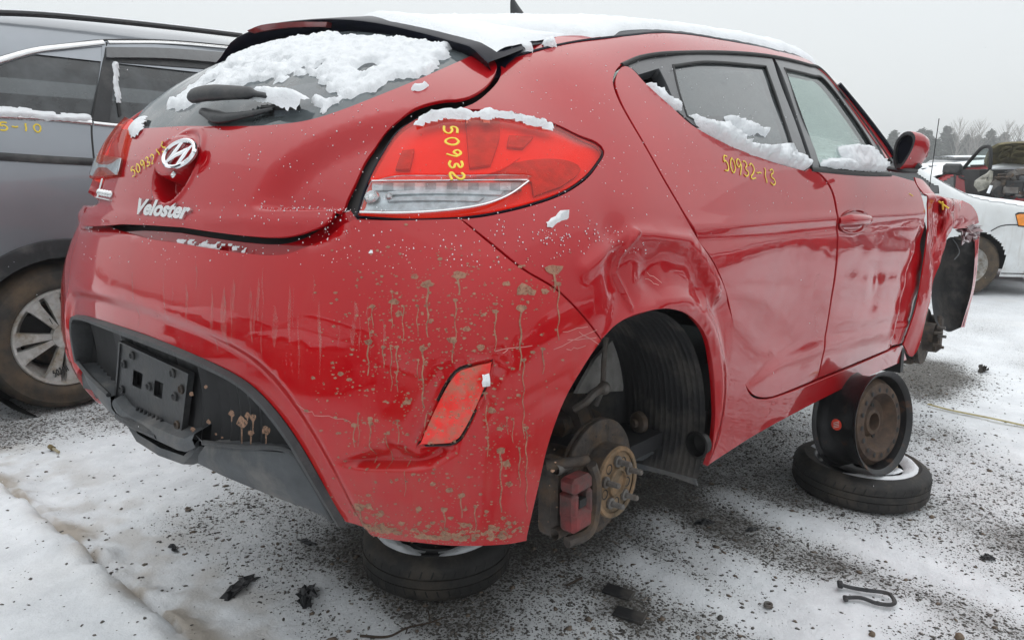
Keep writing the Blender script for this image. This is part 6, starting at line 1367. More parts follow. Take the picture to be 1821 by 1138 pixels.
# torn end: chromed foil-like scraps, inner liner and the red edge strip of the bumper remnant
SC = [fx([(1703, 404, 3.05), (1724, 399, 3.15), (1743, 404, 3.3)]), fx([(1706, 414, 3.0), (1722, 418, 3.1), (1742, 414, 3.25)]), fx([(1712, 432, 3.1), (1726, 430, 3.2), (1739, 424, 3.3)])]
g_ = resamp(SC, 9, 9); g_ += (RNG.random(g_.shape)-.5)*.03; mb = MB(); mb.slab(g_, (0, .004, 0)); mb.build('torn_flange', pbr('scuffed_dark_red', (.10, .01, .015), .25, .4, coat=1), wing, smooth=False)
LN = [fx([(1672, 440, 3.15), (1690, 422, 3.2), (1712, 428, 3.2), (1736, 422, 3.3)]), fx([(1664, 470, 3.1), (1685, 470, 3.25), (1712, 470, 3.3), (1735, 470, 3.3)]), fx([(1656, 510, 3.05), (1680, 510, 3.25), (1708, 520, 3.3), (1732, 500, 3.3)]),
      fx([(1660, 560, 3.0), (1680, 580, 3.2), (1700, 570, 3.3), (1722, 545, 3.3)]), fx([(1668, 580, 3.0), (1686, 590, 3.15), (1700, 586, 3.3), (1713, 580, 3.3)])]
mb = MB(); mb.slab(resamp(LN, 20, 16), (.01, 0, 0)); mb.build('front_wheel_liner', LINER, car)
EDG = [fx([(1734, 424, 3.27), (1742, 408, 3.34)]), fx([(1733, 470, 3.27), (1738, 465, 3.34)]), fx([(1727, 520, 3.27), (1733, 510, 3.34)]), fx([(1709, 582, 3.27), (1715, 582, 3.34)])]
mb = MB(); mb.slab(resamp(EDG, 20, 4), (.01, .0, 0)); mb.build('bumper_remnant', REDC, car)
mb = MB(); q_ = fx([(1694, 425, 3.0), (1703, 438, 3.0), (1706, 450, 2.98), (1697, 462, 2.95)]); mb.tube(cspl(q_, False, .02), .003, 5); mb.build('loose_wire', GREYP, car)
writing('paint_pen_mark', None, 'X', (1669, 357), (1691, 372), (0, 13), YEL, wing, pix=lambda F_, px: np.array([at(u, v, 'x', 2.60)-_F*.05 for u, v in px])) if False else None
mb = MB()
for a_, b_ in (((1669, 358), (1687, 371)), ((1676, 359), (1677, 373))): mb.tube([at(*a_, 'x', 2.60)-ray([a_])[0]*.035, at(*b_, 'x', 2.62)-ray([b_])[0]*.035], .004, 5)
mb.build('paint_pen_mark', YEL, wing)
# cowl corner above the wing
CW_ = [fx([(1627, 316, 2.42), (1632, 330, 2.42), (1647, 349, 2.44)]), fx([(1640, 320, 2.55), (1645, 332, 2.52), (1656, 349, 2.5)]), fx([(1652, 332, 2.62), (1656, 338, 2.6), (1664, 347, 2.58)])]
mb = MB(); mb.slab(resamp(CW_, 8, 8), (0, .006, 0)); mb.build('cowl_corner', REDC, car)

# --- rear wheel well: ribbed liner, rail, suspension, brake
WC = at(1098, 857, 'y', -.785); print('hub', WC)
ac = np.array([ARC[0], -.6, ARC[1]])
mb = MB(); prof = []
ys = []; y_ = -.845
while y_ < -.50:
    ys += [y_, y_+.010, y_+.013]; y_ += .0165
prof = [(.338-(.0012 if k_ % 3 == 2 else 0)-.10*max(0, (y+.60))/.1*(y > -.60), y) for k_, y in enumerate(ys)]
mb.lathe([(r_, y) for r_, y in prof], c=(ARC[0], 0, ARC[1]), axis=(0, 1, 0), n=60, arc=(0, 2*PI))
V = np.concatenate(mb.V); ang = np.arctan2(V[:, 2]-ARC[1], V[:, 0]-ARC[0])
keep = lambda f: all((-.42 < ang[i] < 2.3) for i in f)
mb.F = [f for f in mb.F if keep(f)]; mb.build('wheel_arch_liner', LINER, car, sharp=25)
mb = MB(); fl = [at(*q, 'y', yy) for q, yy in (((1090, 800), -.62), ((1130, 815), -.66), ((1185, 828), -.74), ((1235, 845), -.82))]; fl2 = [p+np.array([.0, 0, -.035]) for p in fl]
mb.slab([np.array(fl)+[0, 0, .03], fl, np.array(fl2)+[.02, 0, 0]], (.004, 0, 0)); mb.build('liner_flange', GREYP, car)
bc = at(1139, 750, 'x', .26); mb = MB(); mb.lathe([(.030, 0), (.028, -.014), (.018, -.018), (.012, -.018), (.011, -.028), (0, -.028)], c=bc, axis=(1, -.3, 0), n=20); mb.build('liner_bolt', STEEL, car)
bc = at(1241, 790, 'x', .26); mb = MB(); mb.lathe([(.036, -.006), (.030, -.008), (.028, .02), (0, .03)], c=bc, axis=(1, -.2, 0), n=20); mb.build('liner_hole', SEAL, car)
mb = MB(); rl_ = [[at(1058, 640, 'y', -.60), at(1112, 580, 'y', -.60)], [at(1030, 690, 'y', -.60), at(1112, 640, 'y', -.60)], [at(1025, 700, 'y', -.60), at(1108, 695, 'y', -.60)]]
mb.slab(np.array(rl_), (0, .01, 0)); mb.box((ARC[0], -.45, .62), (.8, .3, .03)); mb.box((0, -.30, .52), (.9, .02, .3)); mb.build('inner_wheelhouse', pbr('grey_underbody', (.27, .26, .245), .8, bmp=.3, dirt=(.08, .07, .06), dirt_amt=.6), car)
mb = MB()
def tb(L, r): mb.tube(cspl([at(u, v, 'y', y) for u, v, y in L], False, .015), r, 8)
tb([(1078, 600, -.64), (1074, 640, -.64), (1071, 690, -.64), (1060, 720, -.62)], .007)
tb([(1074, 688, -.66), (1055, 700, -.66), (1040, 716, -.66), (1020, 728, -.64)], .011); mb.ball(at(1074, 690, 'y', -.66), .018)
mb.build('brake_hose', STEEL, car)
mb = MB(); tb([(985, 760, -.52), (1030, 740, -.50), (1080, 700, -.45)], .035); tb([(1000, 800, -.55), (1060, 770, -.55), (1100, 740, -.4)], .028); tb([(1010, 700, -.5), (1035, 770, -.55), (1050, 840, -.6)], .045)
mb.ball(at(1040, 745, 'y', -.5), .06); mb.ball(at(1015, 780, 'y', -.52), .05); tb([(1060, 900, -.6), (1000, 880, -.45), (900, 850, .1)], .04); mb.build('trailing_arm', RUSTD, car)
mb = MB()
for k_ in range(60):
    t = k_/6*2*PI; pass
sp_ = at(1030, 780, 'y', -.45); q_ = [sp_+np.array([.05*math.cos(t), .05*math.sin(t), -.12+.24*t/(10*PI)]) for t in np.linspace(0, 10*PI, 120)]; mb.tube(q_, .008, 6); mb.build('coil_spring', RUSTD, car)
# brake disc with hat, holes, studs
hc_ = WC.copy(); 
mb = MB(); yo = hc_[1]
rings = [(.083, .000), (.086, .004), (.086, .046), (.090, .050), (.1385, .050), (.140, .052), (.140, .058), (.138, .060), (.135, .060), (.135, .066), (.140, .066), (.140, .072), (.09, .072), (.05, .09), (.05, .2)]
mb.lathe(rings, c=hc_, axis=(0, 1, 0), n=56); disc = mb.build('brake_disc', RUSTD, car, sharp=30); disc['label'] = 'rear brake disc, rusty'
mb = MB(); mb.lathe([(.0855, .003), (.083, -.002), (.075, -.002), (.0725, .001)], c=hc_, axis=(0, 1, 0), n=56); mb.build('disc_rim', RUST, disc)
mb = MB(); mb.lathe([(.073, .004), (.036, .004)], c=hc_, axis=(0, 1, 0), n=40); mb.lathe([(.036, .004), (.034, -.003), (.029, -.005), (.027, .001), (.012, .003), (0, .003)], c=hc_, axis=(0, 1, 0), n=40); mb.build('hub', RUST, disc, sharp=30)
for k_ in range(5):
    t = 2*PI*k_/5+.35; c_ = hc_+np.array([.0515*math.cos(t), 0, .0515*math.sin(t)]); mb = MB(); mb.lathe([(.0135, .002), (.0135, -.004), (.0072, -.005), (.0072, -.012)]+[(.0072-(.0012 if j % 2 else 0), -.012-.0022*j) for j in range(11)]+[(.005, -.037), (0, -.038)], c=c_, axis=(0, 1, 0), n=12); mb.build('wheel_stud', STEEL, disc, sharp=25)
    t += PI/5; c_ = hc_+np.array([.050*math.cos(t), .0035, .050*math.sin(t)]); mb = MB(); mb.lathe([(.0125, -.0005), (.0095, .0), (.008, .004), (0, .005)], c=c_, axis=(0, 1, 0), n=14); mb.build('hub_hole', SEAL, disc)
for k_ in range(18):
    t = 2*PI*k_/18; rr_ = .106 if k_ % 2 else .124; c_ = hc_+np.array([rr_*math.cos(t), .0495, rr_*math.sin(t)]); mb = MB(); mb.lathe([(.0033, -.0002), (0, -.0004)], c=c_, axis=(0, 1, 0), n=8); mb.build('vent_hole', SEAL, disc)
# backing plate
mb = MB(); mb.lathe([(.06, .085), (.150, .080), (.152, .072)], c=hc_, axis=(0, 1, 0), n=40, arc=(-.3, 3.3)); mb.build('dust_shield', RUSTD, disc)
# caliper: bracket, two guide pins, painted body with a window
cx = hc_+np.array([-.150, .035, .004]); mb = MB()
mb.box(cx+[-.02, .028, 0], (.05, .055, .18), bev=.012); mb.tube(cspl([cx+[.03, -.03, .082], cx+[-.01, -.02, .086], cx+[-.05, .02, .080]], False, .01), .012, 10); mb.tube(cspl([cx+[.025, -.045, .078], cx+[.045, -.045, .03], cx+[.042, -.045, -.04], cx+[.02, -.045, -.078], cx+[-.04, -.03, -.085]], False, .01), .013, 8); cb = mb.build('caliper_bracket', RUSTD, car)
for z_ in (.074, -.074): mb = MB(); mb.lathe([(.012, 0), (.015, .01), (.013, .02), (.015, .03), (.013, .04), (.014, .05), (0, .052)], c=cx+[-.045, 0, z_], axis=(1, 0, 0), n=14); mb.build('guide_pin', STEEL, cb)
mb = MB(); mb.box(cx+[-.015, -.035, .045], (.070, .045, .036), bev=.009); mb.box(cx+[-.015, -.035, -.035], (.070, .045, .050), bev=.009); mb.box(cx+[-.038, -.033, 0], (.024, .043, .06), bev=.007); mb.box(cx+[.011, -.035, .0], (.020, .045, .06), bev=.007); mb.box(cx+[.0, -.02, .0], (.06, .02, .09), bev=.004); mb.build('caliper', CALI, cb)
mb = MB(); mb.box(cx+[-.014, -.045, .003], (.026, .016, .018)); mb.build('caliper_window', SEAL, cb)
# front brake
fc_ = at(1645, 598, 'x', 2.98); print('front hub', fc_)
mb = MB(); mb.lathe([(.075, -.05), (.076, -.008), (.08, 0), (.150, 0), (.152, .004), (.152, .010), (.148, .012), (.148, .020), (.152, .022), (.152, .028), (.05, .03), (.05, .2)], c=fc_, axis=(0, 1, 0), n=44); fd_ = mb.build('brake_disc', RUSTD, car, sharp=30)
for k_ in range(5):
    t = 2*PI*k_/5; mb = MB(); mb.lathe([(.008, 0), (.008, -.04), (0, -.042)], c=fc_+np.array([.055*math.cos(t), -.05, .055*math.sin(t)]), axis=(0, 1, 0), n=8); mb.build('wheel_stud', STEEL, fd_)
mb = MB(); mb.box(fc_+[.13, 0, 0], (.08, .11, .2), bev=.015); mb.box(fc_+[.0, .12, -.12], (.2, .2, .05), bev=.015); mb.tube([fc_+[0, .1, -.05], fc_+[0, .15, .5]], .03, 8); mb.tube([fc_+[-.05, .12, -.15], fc_+[0, .5, -.1]], .03, 8); mb.build('front_strut', RUSTD, car)
mb = MB(); mb.box((2.33, -.70, .12), (.05, .30, .16)); mb.box((2.95, -.45, .45), (1.1, .03, .7)); mb.build('front_inner_panel', SEAL, car)
# --- shark fin antenna
fb = at(915, 31, 'y', 0); mb = MB(); pr = []
for h_, x0, x1, wd in ((0, -.02, .075, .016), (.02, -.022, .05, .012), (.04, -.022, .02, .008), (.055, -.02, .0, .004)):
    pr.append([fb+np.array([x, y, h_]) for x, y in ((x0, 0), ((x0*2+x1)/3, -wd), (x1, 0), ((x0*2+x1)/3, wd), (x0, 0))])
mb.grid(pr); mb.build('roof_antenna', BLK, car, sharp=60)

# --- dried mud: splats with runs, thrown on the corner of the bumper and the black panel
_sp = []
def lay(px, h):                               # points of the relief-bearing bumper surface
    P = onpix(red_body, px); Nn = grad(red_body, np.nan_to_num(P, nan=1.)); return P+Nn*(d_bumper(np.nan_to_num(P, nan=1.))+h)[:, None], Nn
def splat(u, v, r, run=0, jag=.6):
    if r > 4:
        for _ in range(7): a_ = RNG.uniform(0, 2*PI); d_ = r*RNG.uniform(1.2, 3.0); splat(u+d_*math.cos(a_)*1.4, v+d_*math.sin(a_), RNG.uniform(.5, 1.5))
    n_ = 11; a = np.linspace(0, 2*PI, n_, endpoint=False); rr_ = r*(1+jag*(RNG.random(n_)-.4)); ex_ = 1+.35*RNG.random()
    rr_ = rr_*.9; px = [(u, v)]+[(u+rr_[i]*math.cos(a[i])*ex_, v+rr_[i]*math.sin(a[i])*.8) for i in range(n_)]
    _sp.append((px, [(0, 1+i, 1+(i+1) % n_) for i in range(n_)]))
    if run:
        m_ = max(3, int(run/6)); q = [(u+1.5*math.sin(j*.9+u)+.8*RNG.random(), v+run*j/m_) for j in range(m_+1)]; w_ = min(2.3, r*.15+.55)
        L = [(x-w_*(1-.4*j/m_)*(.7+.6*RNG.random()), y) for j, (x, y) in enumerate(q)]+[(x+w_*(1-.4*j/m_)*(.7+.6*RNG.random()), y) for j, (x, y) in enumerate(q)]
        k_ = m_+1; _sp.append((L, [(i, i+1, k_+i+1, k_+i) for i in range(m_)]))
for s in [(655, 608, 7, 60), (760, 505, 9, 95), (752, 620, 7, 130), (815, 490, 9, 35), (925, 548, 9, 110), (930, 515, 14, 0), (985, 480, 13, 40), (992, 505, 5, 100), (930, 640, 4, 140), (935, 760, 4, 150), (845, 900, 4, 60), (890, 800, 8, 110), (700, 537, 7, 0), (710, 558, 7, 0), (738, 492, 6, 0), (805, 605, 7, 40), (830, 585, 6, 0),
          (662, 590, 4, 0), (855, 618, 7, 0), (900, 505, 6, 0), (968, 518, 7, 0), (945, 520, 7, 0), (630, 755, 5, 40), (660, 752, 5, 0), (725, 715, 7, 0), (606, 664, 5, 0), (622, 675, 4, 0), (557, 672, 4, 0), (592, 645, 3, 0), (875, 730, 6, 0), (888, 762, 5, 0), (900, 825, 8, 0), (905, 860, 6, 0), (640, 900, 9, 45), (655, 880, 4, 0), (800, 870, 7, 0), (820, 880, 6, 40), (790, 905, 6, 30), (770, 860, 5, 0), (745, 905, 6, 0), (715, 930, 5, 0),
          (690, 770, 4, 0), (600, 770, 3, 0), (545, 730, 4, 0), (860, 560, 4, 0), (965, 620, 4, 45), (1000, 640, 3, 0), (722, 400, 3, 0), (712, 452, 3, 0), (690, 440, 3, 0)]: splat(*s)
for k_ in range(22): splat(RNG.uniform(600, 930), RNG.uniform(480, 800), RNG.uniform(2, 5), RNG.uniform(25, 90))
for k_ in range(1500):
    u = RNG.normal(765, 125); v = RNG.normal(660, 140)
    if 560 < u < 990 and 440 < v < 940: splat(u, v, abs(RNG.normal(0, 1.15))+.5)
def vlow(u): return np.interp(u, [606, 680, 760, 850, 937], [930, 950, 961, 965, 955])
for k_ in range(170):
    u = RNG.uniform(625, 930); v = vlow(u)-6-abs(RNG.normal(0, 22)); splat(u, v, abs(RNG.normal(0, 2.4))+.8)
for k_ in range(46): u = RNG.uniform(640, 920); r_ = RNG.uniform(3, 7); splat(u, vlow(u)-r_-1, r_, 0, .8)
_px = [q for px, f in _sp for q in px]; _P, _N = lay(_px, .0007); mb = MB(); st_ = 0
for px, f in _sp:
    P = _P[st_:st_+len(px)]; st_ += len(px)
    if np.isnan(P).any() or (len(px) > 3 and np.ptp(P[:, 0]) > .35): continue
    mb.add(P, f)
tag(mb.build('mud_splatter', MUD, bumper, smooth=False), 'dried mud splats and runs on the bumper corner', kind='stuff')
mb = MB(); Bk = None
def flatpix(F_, px, x0=-.652): return np.array([at(u, v, 'x', x0) for u, v in px])
_on = onpix
def onpan(u, v):
    x = -.70
    for _ in range(8): p = at(u, v, 'x', x); j = np.argmin(np.hypot(bk[:, 1]-p[1], 0)+10*(bk[:, 1]*p[1] < 0)); x = bk[j, 0]-.010
    return at(u, v, 'x', x)
def bmud(u, v, r, run=0):
    n_ = 11; a = np.linspace(0, 2*PI, n_, endpoint=False); 
    px = [(u, v)]+[(u+r*math.cos(t)*(1+.6*(RNG.random()-.4)), v+r*math.sin(t)*(1+.6*(RNG.random()-.4))) for t in a]; P = np.array([onpan(*q) for q in px]); P[0, 0] -= .001
    mb.add(P, [(0, 1+i, 1+(i+1) % n_) for i in range(n_)])
    if run:
        L = [onpan(u+s_*(1.6-.6*j/6), v+run*j/6) for s_ in (-1, 1) for j in range(7)]; mb.add(L, [(i, i+1, 8+i, 7+i) for i in range(6)])
for s in [(412, 735, 5, 15), (430, 750, 9, 50), (440, 738, 5, 10), (450, 742, 6, 30), (446, 770, 5, 30), (473, 765, 7, 32), (371, 750, 4, 0), (343, 763, 4, 0), (340, 700, 4, 0), (417, 790, 3, 0), (395, 778, 2, 0), (366, 688, 3, 0), (452, 795, 2, 0), (384, 772, 2, 0)]: bmud(*s)
tag(mb.build('mud_splatter', MUD, car, smooth=False), 'mud splats on the black panel', kind='stuff')
# pale dust washed down the bumper in streaks
mb = MB(); L_ = []
for k_ in range(30):
    u = RNG.uniform(200, 700); v = 470+.18*(u-200)+RNG.normal(0, 25); n_ = RNG.uniform(30, 120); w_ = abs(RNG.normal(0, 1.8))+.6
    m_ = 8; q = [(u+1.2*math.sin(j*.8+u), v+n_*j/m_) for j in range(m_+1)]; L_.append([(x-w_*math.sin(PI*(j+.6)/(m_+1.2)), y) for j, (x, y) in enumerate(q)]+[(x+w_*math.sin(PI*(j+.6)/(m_+1.2)), y) for j, (x, y) in enumerate(q)])
P_, N_ = lay([q for l in L_ for q in l], .0006)
for k_ in range(len(L_)):
    P = P_[k_*18:k_*18+18]
    if not np.isnan(P).any() and np.ptp(P[:, 0]) < .2: mb.add(P, [(i, i+1, 10+i, 9+i) for i in range(8)])
tag(mb.build('dust_streaks', DUST, bumper, smooth=False), 'pale dust streaks washed down the bumper', kind='stuff')
# scratches on the bumper corner and quarter
mb = MB()
for a_, b_ in (((525, 718), (560, 738)), ((560, 738), (622, 748)), ((880, 625), (945, 612)), ((985, 620), (1062, 585)), ((1010, 605), (1060, 600)), ((1000, 590), (1045, 580)), ((1008, 622), (1040, 615)), ((870, 635), (905, 622)), ((1030, 590), (1065, 612)), ((1150, 485), (1175, 500)), ((1148, 495), (1170, 508))):
    q = np.linspace(a_, b_, 6)+RNG.normal(0, 1.2, (6, 2)); P, Nn = lay(q, .0004)
    if not np.isnan(P).any(): mb.tube(P, .0007, 4, up=Nn, flat=.3)
tag(mb.build('scratches', pbr('scuff', (.50, .20, .18), .6), bumper), None, kind='stuff')
# ============================================================ WHEELS UNDER THE CAR AND LITTER
def tyre(name, R, W, rim_r, mat, parent, tread=44, seed=0):
    # flat lying tyre, axis z, centre at 0
    prof = [(rim_r-.006, -W*.40), (rim_r+.004, -W*.44), (rim_r+.020, -W*.47), ((R+rim_r)/2, -W*.52), (R-.022, -W*.47), (R-.008, -W*.40)]
    mb = MB(); up = [(r, -h) for r, h in prof[::-1]]
    tr = [(R-.003, -W*.34), (R, -W*.25), (R, -W*.12), (R-.006, -W*.115), (R-.006, -W*.095), (R+.001, -W*.09), (R+.001, W*.09), (R-.006, W*.095), (R-.006, W*.115), (R, W*.12), (R, W*.25), (R-.003, W*.34)]
    mb.lathe(prof+tr+up, n=72); o = mb.build(name, mat, parent, sharp=35)
    mb = MB()
    for k in range(tread):                   # sipes cut across the shoulders
        for s_ in (1, -1):
            t = 2*PI*(k+.5*(s_ > 0))/tread; a = []
            for h, dt in ((.14, 0), (.27, .025), (.37, .05)):
                r = R+.0006-(.010 if h > .3 else 0); a.append([r*math.cos(t+dt), r*math.sin(t+dt), s_*W*h])
            mb.tube(a, .0022, 4, flat=.4, up=np.array([math.cos(t), math.sin(t), 0]))
    tag(mb.build('tread_grooves', SEAL, o, smooth=False), None, kind='stuff')
    return o
def spare(name, lab, c, R, W, rot=0, tilt=(0, 0), dirty=False):
    t = thing(name, lab, 'tyre', c, group='compact spare wheels used as stands', rz=rot)
    t.rotation_euler = (tilt[0], tilt[1], rot)
    tyre('tyre', R, W, R*.70, RUBD if dirty else RUB, t); r = R*.70
    mb = MB(); mb.lathe([(r+.004, W*.42), (r-.004, W*.44), (r-.012, W*.38), (r-.016, W*.16), (r-.030, W*.10), (r*.72, W*.12), (r*.62, W*.30), (r*.42, W*.34), (r*.30, W*.28), (r*.16, W*.27), (r*.15, W*.1), (0, W*.1)], n=56); rim = mb.build('rim', RIMST, t, sharp=35)
    return t, rim
fr = gpt(1530, 910); dv = np.array([math.cos(R_(40.8-24)), math.sin(R_(40.8-24)), 0]); 
def depth(p): return float((np.asarray(p)-CW)@_Fw)
F0 = gpt(1529, 840, .065); RF_ = 113*depth(F0)/1310*.985; WF_ = .13; print('RF', RF_); FT, frim = spare('spare_wheel', 'compact spare tyre lying flat under the front door, a bare rim on top of it', (F0[0], F0[1], WF_/2-.004), RF_, WF_, .4)
R0 = gpt(777, 967, .066); RR_ = 135*depth(R0)/1310*.96; WR_ = .135; print('RR', RR_); RTt, rrim = spare('spare_wheel', 'compact spare tyre lying flat under the muddy rear bumper, snow on its rim', (R0[0], R0[1], WR_/2-.004), RR_, WR_, 1.1, dirty=False)
print('tyres', F0, R0)
# pale label plates on the spare rims
for T_, R__, W__, a0 in ((FT, RF_, WF_, -2.6), (RTt, RR_, WR_, -1.1)):
    for k_ in range(2):
        mb = MB(); mb.lathe([(R__*.52, W__*.43), (R__*.36, W__*.44)], n=10, arc=(a0+k_*.75, a0+k_*.75+.62)); mb.lathe([(R__*.52, W__*.40), (R__*.52, W__*.43)], n=10, arc=(a0+k_*.75, a0+k_*.75+.62)); mb.build('label_plate', pbr('aged_label', (.52, .47, .33), .6, dirt=(.25, .2, .12), dirt_amt=.5), T_)
def ring_snow(T, R, W, a0, a1, r0, r1, seed, parent, th=.012):
    n, m = 90, 9; G = []
    for i in range(n+1):
        t = a0+(a1-a0)*i/n; e = min(1, min(i, n-i)/6); row = []
        j0 = r0+(vnoise(np.array([t*9+seed]), np.array([seed*1.0]), 3)[0]-.5)*.03; j1 = r1+(vnoise(np.array([t*9+seed]), np.array([seed+5.0]), 3)[0]-.5)*.025
        for j in range(m+1):
            u = j/m; r = R*(j0+(j1-j0)*u); h = th*math.sin(PI*u)**.6*e*(.6+.8*vnoise(np.array([r*90]), np.array([t*22+seed]), 3)[0]); z = W*(.36+.12*sstep(r0, r1, j0+(j1-j0)*u)); row.append([r*math.cos(t), r*math.sin(t), z+h])
        G.append(row)
    mb = MB(); mb.grid(np.array(G)); return tag(mb.build('rim_snow', SNOWR, parent, sharp=0), 'snow packed round the rim', kind='stuff')
ring_snow(FT, RF_, WF_, -3.6, 1.2, .60, .80, 3, FT); ring_snow(FT, RF_, WF_, -2.9, -2.0, .42, .62, 5, FT)
ring_snow(RTt, RR_, WR_, -3.4, 2.6, .56, .84, 9, RTt, .018)
# bare steel rim standing on the front spare
def steel_rim(c, R, W, yaw, lean):
    t = thing('tyreless_wheel', 'black steel wheel with rusty centre and no tyre standing upright under the sill', 'steel rim', c); t.rotation_euler = (PI/2+lean, 0, yaw)
    h = W/2
    mb = MB(); mb.lathe([(R-.004, -h), (R-.002, -h+.004), (R-.012, -h+.012), (R-.014, -h+.035), (R-.022, -h+.045), (R-.026, -h+.07), (R-.026, h-.060), (R-.016, h-.040), (R-.014, h-.018), (R-.004, h-.010), (R, h)], n=64); mb.lathe([(R, h), (R-.004, h-.001), (R-.020, h-.014), (R-.024, h-.045), (R-.034, h-.060), (R-.034, -h+.07), (R-.030, -h+.045), (R-.02, -h+.035), (R-.02, -h+.014), (R, -h)], n=64); b_ = mb.build('barrel', RIMST, t, sharp=40)
    mb = MB(); mb.lathe([(R-.030, h-.050), (R-.050, h-.022), (R-.085, h-.016), (R*.54, h-.024), (R*.44, h-.055), (R*.30, h-.062), (R*.24, h-.045), (R*.17, h-.042), (R*.15, h-.08)], n=64); d_ = mb.build('disc_face', RIMR, t, sharp=40)
    for k in range(16):
        a = 2*PI*k/16; mb = MB(); q = np.array([(R-.072)*math.cos(a), (R-.072)*math.sin(a), h-.0165]); mb.lathe([(.0095, 0), (.0, .0012)], c=q, axis=(0, 0, 1), n=10); mb.build('vent_hole', SEAL, d_)
    for k in range(5):
        a = 2*PI*k/5; q = np.array([R*.31*math.cos(a), R*.31*math.sin(a), h-.061]); mb = MB(); mb.lathe([(.011, 0), (.009, .004), (0, .002)], c=q, n=10); mb.build('lug_hole', SEAL, d_)
    mb = MB(); V = [(.0, 0, 0)]; a0 = R_(176); 
    # round red sticker on the barrel, facing out
    base = np.array([math.cos(a0), math.sin(a0), 0]); tx = np.array([0, 0, 1.]); ty = np.cross(base, tx); pc = base*(R-.0245); mb.add([pc+base*.0015]+[pc+base*.0012+.021*(math.cos(t_)*tx+math.sin(t_)*ty) for t_ in np.linspace(0, 2*PI, 20, endpoint=False)], [(0, 1+i, 1+(i+1) % 20) for i in range(20)])
    st = mb.build('round_sticker', pbr('orange_red_sticker', (.75, .06, .03), .5), t, smooth=False)
    for k in range(4):
        mb = MB(); o_ = pc+base*.0022+ty*(-.009+.006*k); mb.tube([o_-tx*.011-ty*.004, o_+tx*.011+ty*.004], .0012, 4); mb.build('sticker_stripe', pbr('sticker_white', (.8, .7, .65), .5), st)
    return t
SRc = gpt(1534, 742, .33); 
s_ = atw(1536, 735, 'z', .13+.215); RS_ = 91*depth(s_)/1310
print('steel rim', s_, RS_, 'sill', tow(onpix(red_body, [(1590, 652)])))
SR_ = steel_rim((s_[0], s_[1], WF_-.008+RS_), RS_, .175, R_(-15), R_(-9))
# snow caught in the lower lip of the rim
# --- litter
def flat_bits(name, lab, cat, pts, r, mat, z=.012, wob=.004, n=6):
    P = np.array([gpt(u, v)+np.array([0, 0, z]) for u, v in pts]); P[:, 2] += gheight(P[:, :2])+RNG.normal(0, wob, len(P)).clip(-wob, wob); b = P.mean(0)
    t = thing(name, lab, cat, (b[0], b[1], b[2]-z)); return t, P-[b[0], b[1], b[2]-z]
t, P = flat_bits('broken_clip_frame', 'thin black U-shaped broken plastic frame lying on snow at lower right', 'plastic part', [(1493, 1046), (1512, 1049), (1540, 1056), (1570, 1061), (1582, 1067), (1588, 1081), (1560, 1078), (1530, 1070), (1503, 1068)], 0, BLK)
mb = MB(); mb.tube(cspl(P+[0, 0, .004], False, .008), .0068, 6, flat=.8); mb.build('frame_bar', BLK, t)
mb = MB(); mb.box(P[0]+[0, 0, .004], (.03, .016, .014), _rot(.4), bev=.003); mb.build('end_block', BLK, t); mb = MB(); mb.box(P[-1]+[0, 0, .002], (.025, .014, .010), _rot(.4), bev=.003); mb.build('end_block', BLK, t)
for k_ in (2, 4, 6): mb = MB(); mb.box(P[k_]+[0, 0, .005], (.008, .008, .010)); mb.build('clip', BLK, t)
c_ = gpt(1366, 1076); c_[2] = gheight(c_[None, :2])[0]+.004; t = thing('steel_nut', 'small dark steel ring nut lying on the snow left of the broken frame', 'nut', c_)
mb = MB(); mb.lathe([(.006, 0), (.006, .008), (.008, .010), (.0125, .010), (.0135, .007), (.0135, 0)], n=18); mb.build('nut_ring', STEEL, t)
def crumple(name, lab, cat, u, v, size, mat, n=26, hgt=.5, seed=0):
    c_ = gpt(u, v); c_[2] = gheight(c_[None, :2])[0]; r = np.random.default_rng(seed); mb = MB(); G = []
    for i in range(9):
        row = []
        for j in range(7):
            x, y = (i/8-.5)*size[0], (j/6-.5)*size[1]; e = 1-(abs(i/4-1)**2); row.append([x+r.normal(0, .006), y*(.5+.5*e)*(.6+.6*r.random())+r.normal(0, .004), .004+size[2]*r.random()*e])
        G.append(row)
    mb.slab(np.array(G), (0, 0, .002)); o = mb.build(name, mat, None, smooth=False); o.location = c_; o.rotation_euler = (0, 0, R_(-30+seed*17)); return tag(o, lab, cat)
crumple('plastic_scrap', 'crumpled black plastic scrap lying on snow left of the lower middle', 'plastic scrap', 427, 1044, (.13, .045, .022), BLK, seed=3)
crumple('plastic_scrap', 'ragged black plastic scrap nearest the left of the rear spare tyre', 'plastic scrap', 545, 1063, (.11, .05, .03), BLK, seed=5)
crumple('plastic_scrap', 'small dark sliver standing in the snow below the valance', 'plastic scrap', 307, 977, (.045, .010, .018), BLK, seed=7)
crumple('plastic_scrap', 'flat dark chip on gravel between the bumper and the rear spare tyre', 'plastic scrap', 544, 962, (.05, .02, .006), BLK, seed=8)
crumple('plastic_scrap', 'dark bent chip on the snow at the far right edge', 'plastic scrap', 1757, 993, (.04, .02, .016), BLK, seed=9)
crumple('plastic_scrap', 'black scrap on snow right of the rear brake', 'plastic scrap', 1254, 928, (.07, .03, .015), BLK, seed=10)
crumple('plastic_scrap', 'short black strip on the snow right of the rear brake, standing on edge', 'plastic scrap', 1338, 940, (.05, .012, .012), BLK, seed=11)
crumple('dark_leaf', 'dark dead leaf on snow beyond the spare tyres at right', 'leaf', 1748, 660, (.10, .05, .05), pbr('dead_leaf', (.03, .025, .02), .8), seed=12)
t, P = flat_bits('bolt', 'rusty brass-coloured bolt lying on snow near the left edge', 'bolt', [(89, 799), (105, 808)], 0, RUST)
